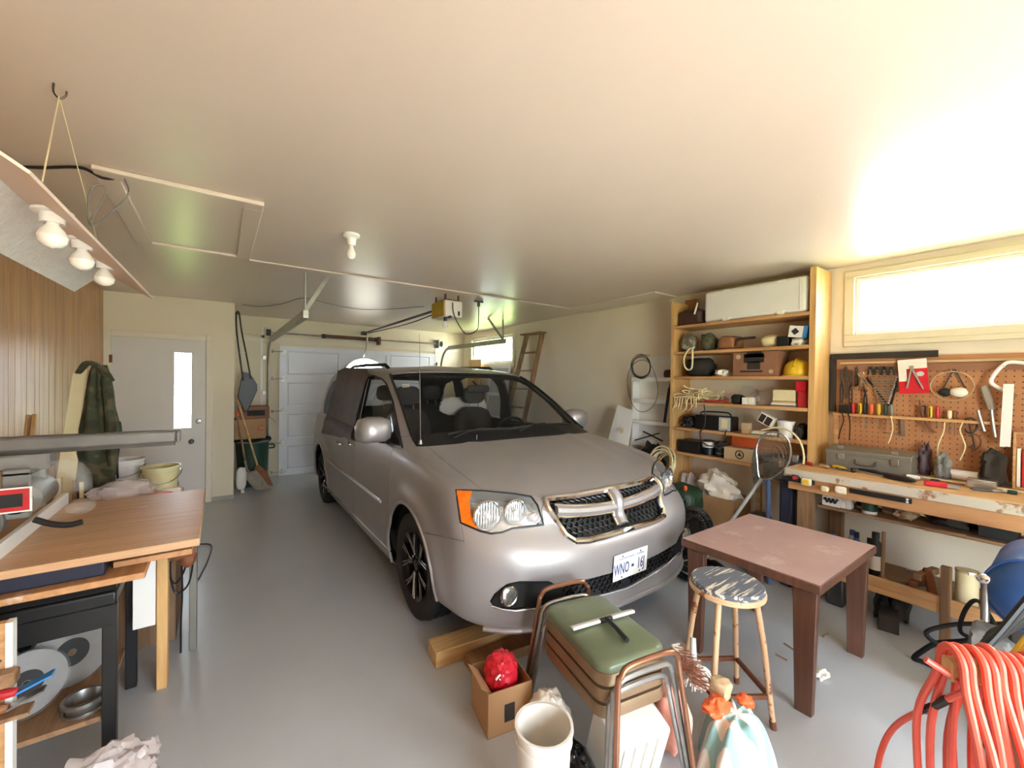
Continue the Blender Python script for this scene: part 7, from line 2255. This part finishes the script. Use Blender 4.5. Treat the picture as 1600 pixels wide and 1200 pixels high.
one('striped_towel', heap((1.715, .82), .15, .14, .25, 7, 81), 'towel', 'white towel with pale teal stripes heaped before the round stool', 'towel', ang=60)
one('orange_towel', MB().blob((1.665, .875, .262), (.12, .09, .06), seed=82, amp=.2, freq=2.2, n=30, m=18), 'orange', 'rolled orange towel on the heap before the round stool', 'towel', ang=60)
one('orange_cloth_end', MB().blob((1.785, .82, .268), (.06, .06, .05), seed=83, amp=.2, n=24, m=14), 'orange', 'small orange cloth end beside the grey sponge cloth', 'cloth', ang=60)
one('pink_cloth', MB().blob((1.575, 1.02, .15), (.1, .16, .3), seed=84, amp=.15, n=30, m=18, flat=True), 'pink', 'salmon pink cloth hanging behind the copper seat leg', 'cloth', ang=60)
BH = thing('scrub_brush_head', 'brown bristled broom head lying on the towel heap', 'broom head', (1.66, 1.02, .28))
h0, h1 = P(1040, 1020, 2, .40) + e2 * .05, P(1080, 1074, 2, .35) + e2 * .03
ob('head_block', MB().bar(h0 + Vector((.03, .02, .0)), h1 + Vector((.03, .02, 0)), .05, .03), 'mop', BH, bevel=.006)
br_ = MB()
rr = random.Random(9)
for k in range(140):
    t = rr.random()
    a = h0.lerp(h1, t) + Vector((rr.uniform(-.02, .04), rr.uniform(-.02, .03), .0))
    br_.tube([a, a + Vector((-.004 + rr.uniform(-.012, .012), -.052 + rr.uniform(-.012, .012), .014 + rr.uniform(-.02, .02)))], [.003, .0015], 4)
o_ = ob('bristles', br_, 'bristle', BH)
o_['kind'] = 'stuff'
MP = thing('string_mop_head', 'grey string mop head with a steel socket on the towel heap', 'mop', (1.78, .99, .3))
mc = Vector((1.69, .985, .33))
ob('socket', MB().cyl(mc + Vector((.02, .02, .03)), mc + Vector((.05, .04, .11)), .016, .012, 12), 'lightgrey', MP)
mm = MB()
for k in range(90):
    d = Vector((rr.gauss(0, 1), rr.gauss(0, 1), rr.gauss(-.1, .6))).normalized()
    mm.tube(sp([mc, mc + d * .035 + Vector((0, 0, .015)), mc + d * .065 + Vector((0, 0, -.012))], 3), .0035, 4)
o_ = ob('mop_strings', mm, 'mop', MP)
o_['kind'] = 'stuff'
one('sponge_cloth', MB().blob((1.735, .895, .30), (.07, .08, .07), seed=86, amp=.12, sq=.6), 'kraft', 'greenish grey sponge block beside the mop head', 'sponge', ang=50)
# timbers under the bumper
for k, (a, b, w_, h_, lb) in enumerate((((.985, 2.13, .045), (1.75, 2.05, .045), .14, .09, 'square timber lying under the minivan bumper, its end grain showing'), ((1.12, 1.96, .03), (1.72, 1.90, .03), .12, .06, 'thinner weathered plank lying before the square timber'))):
    one('timber_plank', MB().bar(a, b, w_, h_), 'oldwood' if k else 'pinex', lb, 'timber', bevel=.004)
ch = MB()
for k in range(9):
    c = P(786 - 4.5 * k, 1062 - .8 * k, 2, .012) + Vector((0, .012 * math.sin(k), 0))
    M_ = frame(c, (0, 0, 1) if k % 2 else (.2, 1, .3))
    ch.tube([M_ @ Vector((.012 * math.cos(a), .007 * math.sin(a), 0)) for a in [2 * PI * q / 8 for q in range(8)]], .0025, 4, True)
one('steel_chain', ch, 'darksteel', 'short steel chain trailing from the rag carton', 'chain')['kind'] = 'stuff'
t_ = P(1283, 1058, 2, .0)
one('paper_tissue', MB().blob((t_.x, t_.y, .018), (.09, .06, .04), seed=90, amp=.35, n=20, m=12, flat=True), 'paper', 'crumpled white tissue on the floor beside the table leg', 'tissue', ang=30)
for k, (x_, y_, x2, y2) in enumerate(((1225, 1005, 1240, 1015), (1212, 1022, 1230, 1032), (1285, 995, 1295, 990))):
    a, b = P(x_, y_, 2, .004), P(x2, y2, 2, .004)
    one('wood_splinter', MB().bar(a, b, .01, .006), 'oldwood', ('longest splinter of wood on the floor under the brown table', 'thin splinter of wood on the floor beside the stool', 'tiny splinter of wood on the floor near the workbench')[k], 'splinter')

# ================================================================== compressor, hoses
AC = thing('air_compressor', 'blue steel compressor tank on a cast iron base beside the workbench', 'compressor', (2.95, .12, 0))
ac = Vector((2.95, .12, .715))
ob('tank', MB().tube([ac + Vector((-.30, .0, 0)), ac + Vector((-.28, .0, 0)), ac + Vector((-.22, 0, 0)), ac + Vector((.22, 0, 0)), ac + Vector((.29, 0, 0))], [.05, .11, .15, .15, .09], 32), 'blue', AC, ang=50)
ob('weld_band', MB().tube([ac + Vector((-.22, .151 * math.cos(a), .151 * math.sin(a))) for a in [2 * PI * k / 32 for k in range(32)]], .006, 6, True), 'blue', AC)
ob('base', MB().box(2.72, 3.18, .0, .26, 0, .05).box(2.8, 2.86, .06, .2, .05, .58).box(3.06, 3.12, .06, .2, .05, .58), 'darksteel', AC, bevel=.01)
ob('pump_head', MB().blob((2.80, .24, .40), (.2, .16, .2), seed=5, amp=.12, sq=.6), 'grey', AC)
v0 = P(1540, 905, 0, 2.72)
ob('valve_post', MB().cyl(v0 + Vector((0, 0, -.18)), v0, .014, n=12), 'steel', AC)
ob('valve_knob', MB().blob(v0, (.05, .06, .045), amp=0), 'chrome', AC)
ob('valve_bar', MB().cyl(v0 + Vector((0, .05, .004)), v0 + Vector((.05, -.05, 0)), .007, n=8), 'chrome', AC)
# black cables
for k, (pl, r_, mt, lb) in enumerate((
        (((1600, 985), (1560, 990), (1510, 1001), (1465, 1005), (1440, 1018), (1428, 1036), (1440, 1049), (1475, 1053), (1500, 1046), (1520, 1020), (1545, 1000), (1590, 975)), .013, 'black', 'thick black hose lying in a wide loop on the floor by the orange hose'),
        (((1610, 970), (1560, 975), (1500, 975), (1460, 982), (1447, 990), (1460, 1003), (1490, 1015), (1515, 1017)), .011, 'blackm', 'second black hose looping on the floor behind the wide loop'),
        (((1560, 985), (1530, 940), (1510, 950), (1500, 985), (1525, 1000)), .009, 'rubber', 'thin rubber hose coiled at the compressor foot'))):
    pts = [P(x_, y_, 0, 3.27 - .03 * k - .1 * k * (k == 2) + .012 * i * (i > 7)) for i, (x_, y_) in enumerate(pl)]
    for q in pts:
        q.z = max(q.z, r_ + .001)
    one('rubber_hose', MB().tube(sp(pts, 7), r_, 9), mt, lb, 'hose')
# stand with the orange hose
HS_ = thing('hose_stand', 'wooden sawhorse arm carrying the orange hose', 'stand', (1.95, .1, 0))
ob('arm', MB().bar((1.785, .245, .735), (2.05, -.02, .735), .04, .06), 'pinex', HS_, bevel=.003)
ob('post', MB().bar((1.93, .115, 0), (1.93, .115, .705), .04, .04, (1, 0, 0)), 'cardboard2', HS_, bevel=.003)
ob('foot', MB().bar((1.75, .0, .025), (2.1, .23, .025), .05, .05), 'cardboard2', HS_, bevel=.003)
HO = thing('orange_hose', 'orange red rubber hose draped in many loops over the wooden arm', 'hose', (1.93, .1, .1))
rr = random.Random(33)
arm_d = (Vector((2.05, -.02, 0)) - Vector((1.785, .245, 0))).normalized()
side_d = Vector((arm_d.y, -arm_d.x, 0))
if side_d.x > 0:
    side_d = -side_d
for k in range(13):
    t = .012 + .025 * k + rr.uniform(-.006, .006)
    top = Vector((1.785, .245, .79 + rr.uniform(-.01, .012))) + arm_d * t
    drop0, drop1 = .5 + .12 * rr.random(), .5 + .12 * rr.random()
    f0, f1 = .05 + .07 * rr.random(), .05 + .07 * rr.random()
    pts = [top + side_d * (f0 * .8 + .03) + Vector((0, 0, -drop0)) - arm_d * rr.uniform(-.02, .06), top + side_d * (f0 + .01) + Vector((0, 0, -drop0 * .55)), top + side_d * .05 + Vector((0, 0, -.10)), top + side_d * .035 + Vector((0, 0, -.02)), top + Vector((0, 0, .006)),
           top - side_d * .035 + Vector((0, 0, -.02)), top - side_d * .05 + Vector((0, 0, -.10)), top - side_d * (f1 + .01) + Vector((0, 0, -drop1 * .55)), top - side_d * (f1 * .8 + .02) + Vector((0, 0, -drop1))]
    ob('hose_loop', MB().tube(sp(pts, 5), .0105, 9), 'hose', HO)
for s_, dz in ((1, .53), (-1, .5), (1, .47)):
    pts = [Vector((1.785, .245, .79 - dz - .08 * math.sin(PI * k / 8))) + arm_d * (-.0 + .34 * k / 8) + side_d * s_ * (.09 + .02 * math.sin(PI * k / 8)) for k in range(9)]
    ob('hose_bottom_loop', MB().tube(sp(pts, 3), .0105, 9), 'hose', HO)
tail = [Vector((1.755, .285, .75)), P(1508, 1073, 0, 1.80), P(1485, 1090, 0, 1.83), P(1460, 1103, 0, 1.87), P(1435, 1113, 0, 1.92), P(1408, 1127, 0, 1.97), P(1390, 1145, 0, 1.98), P(1378, 1170, 0, 1.96), P(1370, 1205, 0, 1.9), Vector((1.72, .42, .012)), Vector((1.55, .25, .012))]
tl = sp(tail, 6)
ob('hose_tail', MB().tube(tl, .0095, 9), 'hose', HO)
ob('tape_wrap', MB().tube(tl[13:23], .0115, 9), 'black', HO)
BC = thing('black_cord_bundle', 'hank of black cords hung behind the orange hose', 'cord', (2.3, .1, .3))
for k in range(9):
    a = P(1515 + 4 * k, 1040 - 6 * k, 0, 2.12 + .02 * k)
    b = P(1560 + 5 * k, 990 - 2 * k, 0, 2.2 + .02 * k)
    c = P(1630 + 4 * k, 905 + 6 * k, 0, 2.3 + .02 * k)
    ob('cord_strand', MB().tube(sp([a + Vector((0, .0, -.12)), a, b, c], 6), .011, 8), 'blackm' if k % 2 else 'black', BC)
ob('hang_post', MB().bar((2.42, -.08, 0), (2.42, -.08, .95), .05, .05, (1, 0, 0)), 'oldwoodz', BC)
YC = thing('yellow_cord_hank', 'yellow brown cord hank beside the black cords', 'cord', (2.0, .0, .4))
for k in range(5):
    a = P(1572 + 6 * k, 1045 - 3 * k, 0, 2.06)
    b = P(1590 + 6 * k, 1015, 0, 2.08)
    c = P(1615 + 5 * k, 985, 0, 2.1)
    ob('cord_strand', MB().tube(sp([a + Vector((0, 0, -.1)), a, b, c], 6), .009, 8), 'mustard', YC)
